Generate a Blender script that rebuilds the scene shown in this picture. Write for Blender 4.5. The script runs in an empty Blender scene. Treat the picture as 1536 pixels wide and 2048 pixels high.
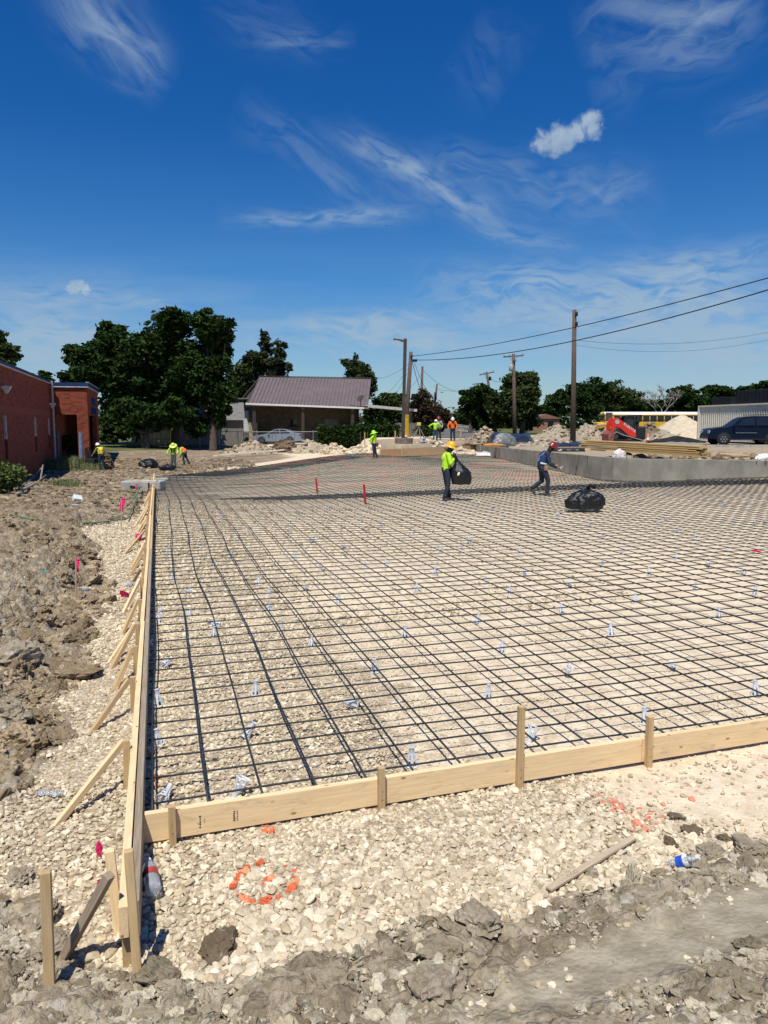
import bpy, bmesh, math, random
import numpy as np
from mathutils import Vector, Matrix, Euler, noise as mnoise
def to_mesh(o):
    dg = bpy.context.evaluated_depsgraph_get(); me = bpy.data.meshes.new_from_object(o.evaluated_get(dg)); n = bpy.data.objects.new('lettering', me); COL.objects.link(n); n.parent = o.parent; n.location = o.location; n.rotation_euler = o.rotation_euler; n.scale = o.scale; bpy.data.objects.remove(o); return n
random.seed(7); RNG = np.random.default_rng(11)
PI = math.pi
scene = bpy.context.scene
COL = scene.collection
# ------------------------------------------------------------------ camera
F = 1539.0; HZ = 848.0; CAMZ = 2.2
PIT = math.atan((1024-HZ)/F); YAW = math.radians(16.369)
cf = np.array([math.sin(YAW)*math.cos(PIT), math.cos(YAW)*math.cos(PIT), -math.sin(PIT)])
cr = np.array([math.cos(YAW), -math.sin(YAW), 0.0]); cu = np.cross(cr, cf)
camd = bpy.data.cameras.new('camera'); cam = bpy.data.objects.new('camera', camd); COL.objects.link(cam)
cam.location = (0, 0, CAMZ)
cam.rotation_euler = Matrix((cr, cu, -cf)).transposed().to_euler()
camd.sensor_fit = 'VERTICAL'; camd.sensor_height = 24.0; camd.lens = 24.0*F/2048
camd.clip_start = 0.05; camd.clip_end = 3000
scene.camera = cam
scene.cycles.max_bounces = 6; scene.cycles.transmission_bounces = 4; scene.cycles.diffuse_bounces = 3; scene.cycles.glossy_bounces = 3
# ------------------------------------------------------------------ sun + sky
SUN = Vector((-0.24, -0.42, 1.0)).normalized()
sl = bpy.data.lights.new('sun', 'SUN'); sl.energy = 5.0; sl.angle = math.radians(0.53); sl.color = (1, 0.958, 0.855)
so = bpy.data.objects.new('sun', sl); COL.objects.link(so); so.rotation_euler = (-SUN).to_track_quat('-Z', 'Y').to_euler()
so.location = (0, -5, 30)
scene.view_settings.view_transform = 'Standard'; scene.view_settings.look = 'None'
scene.view_settings.exposure = 0.13; scene.view_settings.gamma = 1.0
W = bpy.data.worlds.new('World'); scene.world = W; W.use_nodes = True
wn = W.node_tree.nodes; wl = W.node_tree.links; wn.clear()
class NT:
    """small helper to write shader graphs"""
    def __init__(s, tree): s.t = tree; s.n = tree.nodes; s.l = tree.links
    def node(s, typ, **k):
        n = s.n.new(typ)
        for a, v in k.items():
            if a.startswith('in_'): s.set(n, a[3:], v)
            else: setattr(n, a, v)
        return n
    def set(s, n, key, v):
        i = n.inputs[int(key)] if str(key).isdigit() else n.inputs[key.replace('_', ' ')]
        if hasattr(v, 'is_output') or isinstance(v, bpy.types.NodeSocket): s.l.new(v, i)
        else: i.default_value = v
    def math(s, op, a, b=0.0, c=None, clamp=False):
        n = s.n.new('ShaderNodeMath'); n.operation = op; n.use_clamp = clamp
        s.set(n, '0', a); s.set(n, '1', b)
        if c is not None: s.set(n, '2', c)
        return n.outputs[0]
    def vmath(s, op, a, b=None, out=0):
        n = s.n.new('ShaderNodeVectorMath'); n.operation = op; s.set(n, '0', a)
        if b is not None: s.set(n, '1', b)
        return n.outputs[out]
    def mix(s, f, a, b, mode='MIX'):
        n = s.n.new('ShaderNodeMix'); n.data_type = 'RGBA'; n.blend_type = mode
        s.set(n, '0', f); s.set(n, '6', a); s.set(n, '7', b); return n.outputs[2]
    def ss(s, v, a, b):
        n = s.n.new('ShaderNodeMapRange'); n.interpolation_type = 'SMOOTHSTEP'
        s.set(n, '0', v); s.set(n, '1', a); s.set(n, '2', b); return n.outputs[0]
    def noise(s, vec, scale, detail=4, rough=0.5, dist=0.0, lac=2.0):
        n = s.n.new('ShaderNodeTexNoise'); s.set(n, 'Vector', vec); s.set(n, 'Scale', scale)
        s.set(n, 'Detail', detail); s.set(n, 'Roughness', rough); s.set(n, 'Distortion', dist); s.set(n, 'Lacunarity', lac)
        return n.outputs[0]
def c4(c): return (c[0], c[1], c[2], 1.0)
g = NT(W.node_tree)
sky = g.node('ShaderNodeTexSky', sky_type='NISHITA', sun_disc=False)
sky.sun_elevation = math.asin(SUN.z); sky.sun_rotation = math.atan2(SUN.x, SUN.y)
sky.air_density = 1.0; sky.dust_density = 0.3; sky.ozone_density = 4.0; sky.altitude = 200
tc = g.node('ShaderNodeTexCoord').outputs['Generated']
sep = g.node('ShaderNodeSeparateXYZ', in_0=tc)
elev = sep.outputs[2]
# deepen the blue with height, as a clear dry sky does
grad = g.node('ShaderNodeValToRGB'); g.set(grad, '0', elev)
er = grad.color_ramp; er.elements[0].position = 0.0; er.elements[0].color = (0.86, 1.0, 1.08, 1)
er.elements[1].position = 0.62; er.elements[1].color = (0.03, 0.56, 1.30, 1)
for p, c in ((0.06, (0.74, 1.0, 1.2, 1)), (0.17, (0.40, 0.86, 1.26, 1)), (0.34, (0.13, 0.64, 1.22, 1))):
    e = er.elements.new(p); e.color = c
skyc = g.mix(1.0, sky.outputs[0], grad.outputs[0], 'MULTIPLY')
def dirpx(px, py):
    d = cf+cr*(px-768)/F+cu*(1024-py)/F; return d/np.linalg.norm(d)
def streak(p0, p1, width, seed, gain, sx=2.2, sy=9.0, lo=0.42, hi=0.8):
    """wispy cirrus between two sky directions: along/across coordinates on the direction sphere"""
    a = dirpx(*p0); b = dirpx(*p1); m = (a+b)/2; L = np.linalg.norm(b-a)/2; t = (b-a)/(2*L); n = np.cross(m, t); n /= np.linalg.norm(n)
    rel = g.vmath('SUBTRACT', tc, tuple(m))
    u = g.vmath('DOT_PRODUCT', rel, tuple(t), out=1); v = g.vmath('DOT_PRODUCT', rel, tuple(n), out=1)
    front = g.ss(g.vmath('DOT_PRODUCT', tc, tuple(m), out=1), 0.5, 0.7)
    cw = g.node('ShaderNodeCombineXYZ', in_0=g.math('MULTIPLY', u, 5.0), in_1=g.math('MULTIPLY', v, 7.0), in_2=seed*3.7).outputs[0]
    wob = g.noise(cw, 1.4, 3, 0.55)
    v2 = g.math('ADD', v, g.math('MULTIPLY', g.math('SUBTRACT', wob, 0.5), width*3.4))
    cmb = g.node('ShaderNodeCombineXYZ', in_0=g.math('ADD', g.math('MULTIPLY', u, sx*2.4), wob), in_1=g.math('MULTIPLY', v2, sy*2.4), in_2=seed*3.7).outputs[0]
    eu = g.math('SUBTRACT', 1.0, g.math('POWER', g.math('ABSOLUTE', g.math('DIVIDE', u, L*1.2)), 2.0), clamp=True)
    ev = g.math('EXPONENT', g.math('MULTIPLY', g.math('POWER', g.math('DIVIDE', v2, width), 2.0), -1.0))
    nz = g.noise(cmb, 3.4, 7, 0.56, 0.3)
    m_ = g.math('MULTIPLY', g.math('MULTIPLY', eu, ev), g.ss(nz, lo, hi))
    return g.math('MULTIPLY', g.math('MULTIPLY', m_, front), gain)
acc = None
def addc(x):
    global acc
    acc = x if acc is None else g.math('ADD', acc, x)
for a in [((90, -60), (330, 150), .024, 1, .5, 2.2, 8, .3, .7), ((180, 0), (320, 140), .02, 2, .5, 2, 8, .3, .7),
          ((1190, 130), (1520, -30), .04, 3, .5, 2.2, 7, .3, .7), ((1330, 60), (1510, -10), .02, 17, .4, 2, 8, .3, .7),
          ((520, 80), (700, 85), .012, 4, .3, 3, 12, .35, .7), ((420, 20), (640, 60), .03, 15, .16, 3, 9, .3, .7),
          ((500, 220), (800, 430), .022, 5, .28, 2.5, 9, .3, .7), ((700, 270), (1000, 450), .016, 6, .75, 3, 9, .3, .65),
          ((640, 260), (900, 420), .012, 25, .25, 3, 10, .3, .65),
          ((820, 360), (1290, 420), .03, 7, .33, 2.5, 9, .3, .7), ((1150, 425), (1300, 345), .012, 8, .35, 3, 10, .3, .7),
          ((470, 442), (830, 425), .009, 9, .6, 4, 14, .3, .62), ((920, 440), (1150, 490), .012, 10, .45, 3, 12, .3, .65),
          ((920, 90), (1010, 170), .03, 11, .16, 3, 8, .3, .7), ((1420, 260), (1560, 190), .012, 12, .28, 3, 10, .3, .7),
          ((1220, 540), (1560, 505), .02, 13, .75, 3, 12, .3, .62), ((860, 605), (1560, 590), .03, 14, .8, 3, 12, .32, .62),
          ((980, 640), (1560, 650), .03, 18, .7, 3, 10, .3, .6), ((600, 650), (920, 665), .018, 16, .75, 3, 12, .3, .62),
          ((-60, 590), (300, 590), .022, 19, .6, 3, 12, .3, .62), ((-60, 640), (250, 650), .035, 20, .8, 3, 10, .28, .6),
          ((1300, 690), (1600, 700), .03, 21, .8, 3, 10, .25, .6), ((440, 690), (1000, 700), .03, 22, .5, 3, 10, .3, .65),
          ((-60, 690), (420, 700), .03, 23, .5, 3, 10, .3, .65), ((250, 610), (370, 608), .006, 24, .6, 3, 12, .3, .6)]:
    addc(streak(*a))
# thin veil low over the horizon
cmb = g.node('ShaderNodeCombineXYZ', in_0=g.math('MULTIPLY', sep.outputs[0], 2.0), in_1=g.math('MULTIPLY', sep.outputs[1], 2.0), in_2=g.math('MULTIPLY', elev, 22.0)).outputs[0]
veil = g.math('MULTIPLY', g.ss(g.noise(cmb, 1.5, 6, 0.52, 0.25), 0.40, 0.72), g.math('SUBTRACT', 1.0, g.ss(elev, 0.06, 0.24)))
addc(g.math('MULTIPLY', veil, 0.55))
addc(g.math('MULTIPLY', g.math('SUBTRACT', 1.0, g.ss(elev, 0.0, 0.14)), 0.22))
# small cumulus puffs
def puff(parts, seed, soft=0.75, fs=60.0):
    global acc
    s = None
    nz = g.noise(tc, fs, 7, 0.62, 0.3)
    for (px, py, r) in parts:
        d = g.vmath('DISTANCE', tc, tuple(dirpx(px, py)), out=1)
        w = g.math('SUBTRACT', 1.0, g.math('DIVIDE', d, r/F*0.94))
        s = w if s is None else g.math('MAXIMUM', s, w)
    s = g.math('ADD', s, g.math('MULTIPLY', g.math('SUBTRACT', nz, 0.5), 2.0))
    return g.ss(s, 0.0, soft)
pf = puff([(1092, 284, 30), (1118, 273, 33), (1150, 264, 27), (1182, 248, 30), (1108, 289, 27), (1135, 280, 26)], 1)
pf2 = puff([(155, 572, 16), (145, 578, 14), (168, 579, 13)], 2, .6, 150.0)
cl = g.math('MINIMUM', g.math('MULTIPLY', acc, 0.8), 0.75)
shade = g.ss(g.noise(tc, 26.0, 5, 0.55), 0.35, 0.65)
base1 = g.mix(cl, skyc, (4.6, 6.1, 7.6, 1))
pcol = g.mix(shade, (3.6, 5.0, 6.8, 1), (5.6, 6.9, 8.4, 1))
base2 = g.mix(g.math('MULTIPLY', g.math('MAXIMUM', pf, pf2), 0.85), base1, pcol)
bg = g.node('ShaderNodeBackground', in_Color=base2, in_Strength=0.073)
wo = g.node('ShaderNodeOutputWorld'); wl.new(bg.outputs[0], wo.inputs[0])

# ------------------------------------------------------------------ coordinates
def ray(px, py): return cf+cr*(px-768)/F+cu*(1024-py)/F
def at(px, py, z=0.0):
    d = ray(px, py); return Vector(np.array([0, 0, CAMZ])+d*((z-CAMZ)/d[2]))
def P(px, py, d): return Vector(np.array([0, 0, CAMZ])+ray(px, py)*d)
def S(x, a, b):
    t = np.clip((np.asarray(x, float)-a)/(b-a), 0, 1); return t*t*(3-2*t)
# ------------------------------------------------------------------ numpy noise
_T = np.random.default_rng(3).random((16, 256, 256))
def vn(x, y, seed=0):
    T = _T[seed % 16]; xi = np.floor(x).astype(int); yi = np.floor(y).astype(int); fx = x-xi; fy = y-yi
    fx = fx*fx*(3-2*fx); fy = fy*fy*(3-2*fy); a = T[xi & 255, yi & 255]; b = T[(xi+1) & 255, yi & 255]
    c = T[xi & 255, (yi+1) & 255]; d = T[(xi+1) & 255, (yi+1) & 255]
    return (a*(1-fx)+b*fx)*(1-fy)+(c*(1-fx)+d*fx)*fy
def fbm(x, y, seed=0, o=4, gain=0.5):
    s = 0; a = 1; n = 0
    for i in range(o):
        s = s+a*vn(x*2**i+i*17.3, y*2**i+i*9.1, seed+i); n += a; a *= gain
    return s/n
def worley(x, y, seed=0):
    xi = np.floor(x).astype(int); yi = np.floor(y).astype(int); f1 = np.full(x.shape, 9.0); f2 = f1.copy(); cid = np.zeros(x.shape)
    for dx in (-1, 0, 1):
        for dy in (-1, 0, 1):
            cx = xi+dx; cy = yi+dy
            jx = cx+_T[seed % 16][cx & 255, cy & 255]; jy = cy+_T[(seed+5) % 16][cx & 255, cy & 255]
            d = np.hypot(x-jx, y-jy); new = d < f1
            f2 = np.where(new, f1, np.minimum(f2, d)); cid = np.where(new, _T[(seed+9) % 16][cx & 255, cy & 255], cid); f1 = np.where(new, d, f1)
    return f1, f2, cid
# ------------------------------------------------------------------ terrain
def wpt(px, py, z=0): p = at(px, py, z); return (p.x, p.y)
WA, WB, WC = wpt(950, 907), wpt(1180, 957.5), wpt(1536, 957)
ARC = [wpt(1202, 961.5), wpt(1226, 964.3), wpt(1256, 965.8), wpt(1300, 966.3)]
FL, FC = wpt(761, 913), wpt(805, 915)
WD = (WC[0]+(WC[0]-WB[0])*1.2, WC[1]+(WC[1]-WB[1])*1.2)
plat = np.array([FL, FC, WA, WB]+ARC+[WC, WD, (90, 20), (160, 60), (160, 200), (30, 200), (18, 75)])
def poly_sd(x, y, pts):
    """distance to polygon and inside flag"""
    d = np.full(x.shape, 1e9); ins = np.zeros(x.shape, bool); n = len(pts)
    for i in range(n):
        a = pts[i]; b = pts[(i+1) % n]; ex, ey = b[0]-a[0], b[1]-a[1]; L = ex*ex+ey*ey
        t = np.clip(((x-a[0])*ex+(y-a[1])*ey)/L, 0, 1); d = np.minimum(d, np.hypot(x-a[0]-t*ex, y-a[1]-t*ey))
        cond = ((a[1] > y) != (b[1] > y)) & (x < (b[0]-a[0])*(y-a[1])/((b[1]-a[1])+1e-12)+a[0]); ins ^= cond
    return d, ins
farL = wpt(308, 938); farR = wpt(735, 907)
fe = np.array([farR[0]-farL[0], farR[1]-farL[1]]); fe /= np.linalg.norm(fe); fn = np.array([-fe[1], fe[0]])
def zt(x, y):
    x = np.asarray(x, float); y = np.asarray(y, float); sh = x.shape; x = np.atleast_1d(x); y = np.atleast_1d(y)
    z = -0.5*S(y, 14, 46)*(1-S(x, 1, 15))
    far = (x-farL[0])*fn[0]+(y-farL[1])*fn[1]
    z = z+(0.42-z)*S(far, 3, 26)
    d, ins = poly_sd(x, y, plat)
    zp = 0.62+0.16*S(y, 30, 46)+0.22*S(y, 48, 60)
    w = np.where(ins, S(d, 0.32, 0.85), 0.0)
    w = w*np.where(x < 30, S(x-(18+(y-55)*0.2), -8, -1)*(y > 56)+(y <= 56), 1)
    z = z+(zp-z)*w
    # spoil left of the form and the mound at the photographer's feet
    m = S(-x, 0.75, 2.2)*(1-S(y, 16, 30))
    z = z+0.22*S(-x, .8, 1.7)*(1-S(y, 11, 17))*S(y, 4.2, 5.6)+m*(0.05+0.30*fbm(x*0.45+3, y*0.45, 2, 3)-0.08)
    lm = S(-x, 1.5, 5)*S(y, 14, 20)*(1-S(y, 30, 42)); z = z+0.4*lm*fbm(x*0.3, y*0.3+9, 5, 3)
    z = z+0.42*(1-S(y+0.12*np.sin(x*2.1), 0.6, 3.3))*(1-0.5*S(-x, 0.2, 1.0))
    z = z-0.07*np.exp(-((x+0.2)/0.5)**2-((y-3.2)/0.35)**2)
    return z.reshape(sh)
def zt1(x, y): return float(zt(np.array([x]), np.array([y]))[0])
def g_at(px, py):
    """ground point under a pixel, by marching the ray on the terrain"""
    d = ray(px, py); t = 1.5
    prev = t
    while t < 400:
        p = np.array([0, 0, CAMZ])+d*t
        if p[2] < zt1(p[0], p[1]): break
        prev = t; t *= 1.01
    lo, hi = prev, t
    for _ in range(24):
        m = (lo+hi)/2; p = np.array([0, 0, CAMZ])+d*m
        if p[2] < zt1(p[0], p[1]): hi = m
        else: lo = m
    return Vector((p[0], p[1], zt1(p[0], p[1])))
def cdepth(p): return float((np.array(p)-np.array([0, 0, CAMZ]))@cf)
# zone outlines (world metres)
LB = np.array([(5.0, -9), (5.0, -9)])
left_b = np.array([(-0.93, 4.4), (-0.72, 5.12), (-0.63, 5.67), (-0.70, 6.42), (-0.72, 7.37), (-0.68, 8.21), (-0.62, 10.1), (-0.95, 12.7), (-1.1, 14.5), (-1.6, 16.5), (-1.3, 17.6), (-0.5, 19.0), (-0.35, 30), (-0.3, 40)])
bot_b = np.array([(-6, 3.75), (-0.77, 3.72), (-0.59, 3.6), (-0.44, 3.27), (-0.04, 2.92), (0.29, 2.85), (0.73, 2.97), (1.05, 3.03), (1.46, 2.95), (1.7, 3.05), (2.18, 3.08), (2.64, 3.2), (3.02, 3.18), (8, 3.2)])
bot_b = np.array([(-6, 3.9)]+[g_at(*q)[:2] for q in [(0, 1805), (80, 1810), (130, 1900), (330, 1965), (500, 1962), (700, 1885), (830, 1835), (1030, 1845), (1100, 1795), (1280, 1765), (1400, 1712), (1536, 1690)]]+[(9, 3.3)])
SMC = g_at(1480, 1835)
def zones(x, y):
    w = (fbm(x*3, y*3, 7, 3)-0.5)
    xb = np.interp(y, left_b[:, 1], left_b[:, 0]); yb = np.interp(x, bot_b[:, 0], bot_b[:, 1])
    clay = np.maximum(S(xb-x+w*0.35, -0.06, 0.12)*(y > 3.7), S(yb-y+w*0.16, -0.04, 0.05))
    clay = np.where((y > 44), 0, clay)
    # pale compacted base shows through away from the left edge
    g_ = np.maximum(1-S(x+w*2.2, 0.5, 2.6), 0.35*(1-S(y, 5, 10)))
    patch = S(fbm(x*0.55, y*0.55+4, 9, 3), 0.38, 0.58)
    pale = np.where(y > 4.1, (1-g_)*(0.78+0.22*patch), 0)
    pale = np.maximum(pale, np.where(y <= 4.15, S(fbm(x*0.8+2, y*0.8, 4, 3)+0.55*S(x, 1.4, 3.2)-0.25*S(-y, -3.8, -3.2), 0.62, 0.9), 0))
    smooth = np.exp(-(((x-SMC[0]-(y-SMC[1])*.9)*.85/1.05)**2+((y-SMC[1]-(x-SMC[0])*.12)/0.23)**2)**3)
    return clay, pale*(1-clay), smooth
def grow(lo, hi, a, b, step, k):
    out = list(np.arange(a, b, step)); s = step; v = b
    while v < hi: out.append(v); s = max(step, s*k); v += s
    s = step; v = a; pre = []
    while v > lo: s = max(step, s*k); v -= s; pre.append(v)
    return np.array(sorted(pre)+out)
def make_ground():
    xs = grow(-1500, 1500, -1.4, 3.9, 0.014, 1.022)
    ys = list(np.arange(1.2, 4.2, 0.0125)); v = 4.2
    while v < 2500: ys.append(v); v += max(0.0125, (0.0032*v if v < 40 else 0.0032*v*(v/40)**1.2))
    v = 1.2
    while v > -600: v -= max(0.02, (1.3-v)*0.12); ys.insert(0, v)
    ys = np.array(ys); X, Y = np.meshgrid(xs, ys); nx, ny = len(xs), len(ys)
    X = X.ravel(); Y = Y.ravel(); Z = zt(X, Y)
    clay, pale, smooth = zones(X, Y)
    near = 1-S(np.abs(Y), 60, 120)
    near = near*(1-S(X, 25, 60)); r = np.hypot(X, Y)
    f1, f2, cid = worley(X*2.6+fbm(X*5, Y*5, 1)*0.9, Y*2.6+fbm(X*5+9, Y*5, 2)*0.9, 3)
    g1, g2, gid = worley(X*8+fbm(X*14, Y*14, 1)*0.8, Y*8+fbm(X*14+5, Y*14, 2)*0.8, 6)
    h1, h2, hid = worley(X*21, Y*21, 8)
    rough = clay*(1-0.9*smooth)
    band = S(r, 2, 5)
    rough = clay*(1-np.clip(smooth*1.1, 0, 0.97))
    amp = rough*near*(0.9+1.5*S(-X, 0.6, 1.8))*(1-0.65*S(Y, 14, 26))
    k1, k2, kid = worley(X*40, Y*40, 4)
    Z = Z+amp*(0.055*(S(f2-f1, 0.0, 0.5)*(0.35+0.65*cid)-0.3)+0.040*(S(g2-g1, 0, 0.5)*(0.2+0.8*gid)-0.3)+0.022*(1-h1)*hid+0.010*(1-k1)*kid+0.03*(fbm(X*9, Y*9, 3)-0.5))
    Z = Z+(1-clay)*near*(0.018*(fbm(X*1.7, Y*1.7, 3)-0.5)+0.007*(fbm(X*14, Y*14, 4)-0.5)*(1-S(Y, 12, 20)))
    Z = Z+smooth*clay*0.012*(fbm(X*3.5, Y*3.5, 5)-0.5)
    # a flat clod lip in the smooth clay
    d, ins = poly_sd(X, Y, np.array([wpt(1278, 1812, .12), wpt(1330, 1798, .12), wpt(1368, 1828, .12), wpt(1352, 1855, .12), wpt(1318, 1842, .12)]))
    Z = Z+np.where(ins, 0.03*S(d, 0, 0.012), 0)
    me = bpy.data.meshes.new('ground'); nv = nx*ny
    idx = np.arange(nv).reshape(ny, nx); q = np.stack([idx[:-1, :-1], idx[:-1, 1:], idx[1:, 1:], idx[1:, :-1]], -1).reshape(-1, 4)
    me.vertices.add(nv); me.vertices.foreach_set('co', np.stack([X, Y, Z], -1).astype(np.float32).ravel())
    me.loops.add(q.size); me.loops.foreach_set('vertex_index', q.ravel().astype(np.int32))
    me.polygons.add(len(q)); me.polygons.foreach_set('loop_start', np.arange(0, q.size, 4, dtype=np.int32))
    me.polygons.foreach_set('use_smooth', np.ones(len(q), bool))
    me.update()
    far = (X-farL[0])*fn[0]+(Y-farL[1])*fn[1]
    grass = S(far+6*(fbm(X*.1, Y*.1, 6)-.5), 16, 19)
    bank = np.where(far > 0, 1, 0)
    dd, ins = poly_sd(X, Y, plat)
    grass = np.maximum(grass*(1-ins*1.0), ins*S(Y+4*(fbm(X*.2, Y*.2, 6)-.5), 72, 76))
    brown = np.maximum(clay*S(-X, .6, 2.4)*S(Y, 8, 17), S(far, 1.5, 4)*(1-grass)*(1-S(X, 6, 13)))
    brown = np.maximum(brown, np.where(ins & (Y < 60), 0.6, 0))
    brown = np.maximum(brown, S(-X, 0.5, 3)*S(Y, 20, 30))
    for nme, arr in (('clay', np.maximum(clay, brown*0.9)), ('pale', pale), ('grass', grass), ('brown', brown), ('smoothclay', smooth)):
        at_ = me.attributes.new(nme, 'FLOAT', 'POINT'); at_.data.foreach_set('value', arr.astype(np.float32))
    o = bpy.data.objects.new('ground', me); COL.objects.link(o); o['kind'] = 'structure'
    return o
# ------------------------------------------------------------------ materials
MATS = {}
def new_mat(name):
    m = bpy.data.materials.new(name); m.use_nodes = True; m.node_tree.nodes.clear(); return m, NT(m.node_tree)
def finish(n, col, rough=0.8, metal=0.0, bump=None, bstr=0.3, bdist=0.01, spec=0.4, **extra):
    b = n.node('ShaderNodeBsdfPrincipled'); n.set(b, 'Base Color', col); n.set(b, 'Roughness', rough); n.set(b, 'Metallic', metal); n.set(b, 'Specular IOR Level', spec)
    for k, v in extra.items(): n.set(b, k.replace('_', ' '), v)
    if bump is not None:
        bp = n.node('ShaderNodeBump'); n.set(bp, 'Height', bump); n.set(bp, 'Strength', bstr); n.set(bp, 'Distance', bdist); n.set(b, 'Normal', bp.outputs[0])
    o = n.node('ShaderNodeOutputMaterial'); n.l.new(b.outputs[0], o.inputs[0]); return b
def M(name, col, rough=0.7, metal=0.0, var=0.25, scale=6.0, bump=0.2, bdist=0.01, spec=0.4, stretch=(1, 1, 1), rnd=0.0, **ex):
    """generic worn surface: base colour broken by two noises, optional per-object variation"""
    if name in MATS: return MATS[name]
    m, n = new_mat(name)
    v = n.node('ShaderNodeTexCoord').outputs['Object']
    v = n.vmath('MULTIPLY', v, stretch)
    a = n.noise(v, scale, 5, 0.6); b = n.noise(v, scale*7, 3, 0.6)
    f = n.math('ADD', n.math('MULTIPLY', a, 0.65), n.math('MULTIPLY', b, 0.35))
    dk = tuple(x*(1-var*1.6) for x in col); lt = tuple(min(1, x*(1+var)) for x in col)
    cc = n.mix(n.ss(f, 0.3, 0.7), c4(dk), c4(lt))
    if rnd:
        r = n.node('ShaderNodeObjectInfo').outputs['Random']
        hs = n.node('ShaderNodeHueSaturation'); n.set(hs, 'Color', cc); n.set(hs, 'Value', n.math('ADD', 1-rnd, n.math('MULTIPLY', r, 2*rnd))); cc = hs.outputs[0]
    finish(n, cc, rough, metal, f, bump, bdist, spec, **ex)
    MATS[name] = m; return m
def wood(name, col, dark, rough=0.75, rnd=0.1):
    if name in MATS: return MATS[name]
    m, n = new_mat(name)
    v = n.node('ShaderNodeTexCoord').outputs['Object']; r = n.node('ShaderNodeObjectInfo').outputs['Random']
    v = n.vmath('ADD', v, n.node('ShaderNodeCombineXYZ', in_0=n.math('MULTIPLY', r, 37.0), in_1=n.math('MULTIPLY', r, 11.0), in_2=0.0).outputs[0])
    g1 = n.noise(n.vmath('MULTIPLY', v, (1.2, 26, 26)), 2.2, 5, 0.62, 0.8)
    g2 = n.noise(n.vmath('MULTIPLY', v, (3.5, 120, 120)), 2.0, 3, 0.6)
    big = n.noise(n.vmath('MULTIPLY', v, (1, 3, 3)), 1.7, 3, 0.5)
    f = n.math('ADD', n.math('MULTIPLY', g1, 0.6), n.math('MULTIPLY', g2, 0.4))
    c = n.mix(n.ss(f, 0.32, 0.68), c4(dark), c4(col)); c = n.mix(n.math('MULTIPLY', n.ss(big, 0.5, 0.72), 0.45), c, c4(tuple(x*0.72 for x in col)))
    vo = n.node('ShaderNodeTexVoronoi', feature='F1'); n.set(vo, 'Vector', n.vmath('MULTIPLY', v, (1, 2.2, 2.2))); n.set(vo, 'Scale', 6.0)
    kn = n.math('SUBTRACT', 1.0, n.ss(vo.outputs['Distance'], 0.07, 0.13)); c = n.mix(n.math('MULTIPLY', kn, 0.75), c, (0.16, 0.08, 0.035, 1))
    c = n.mix(n.math('MULTIPLY', n.ss(n.noise(n.vmath('MULTIPLY', v, (2, 7, 7)), 2.4, 6, .7, .4), .52, .68), .38), c, (.30, .25, .19, 1))
    hs = n.node('ShaderNodeHueSaturation'); n.set(hs, 'Color', c); n.set(hs, 'Value', n.math('ADD', 1-rnd, n.math('MULTIPLY', r, 2*rnd)))
    finish(n, hs.outputs[0], rough, 0, f, 0.25, 0.002); MATS[name] = m; return m
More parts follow.
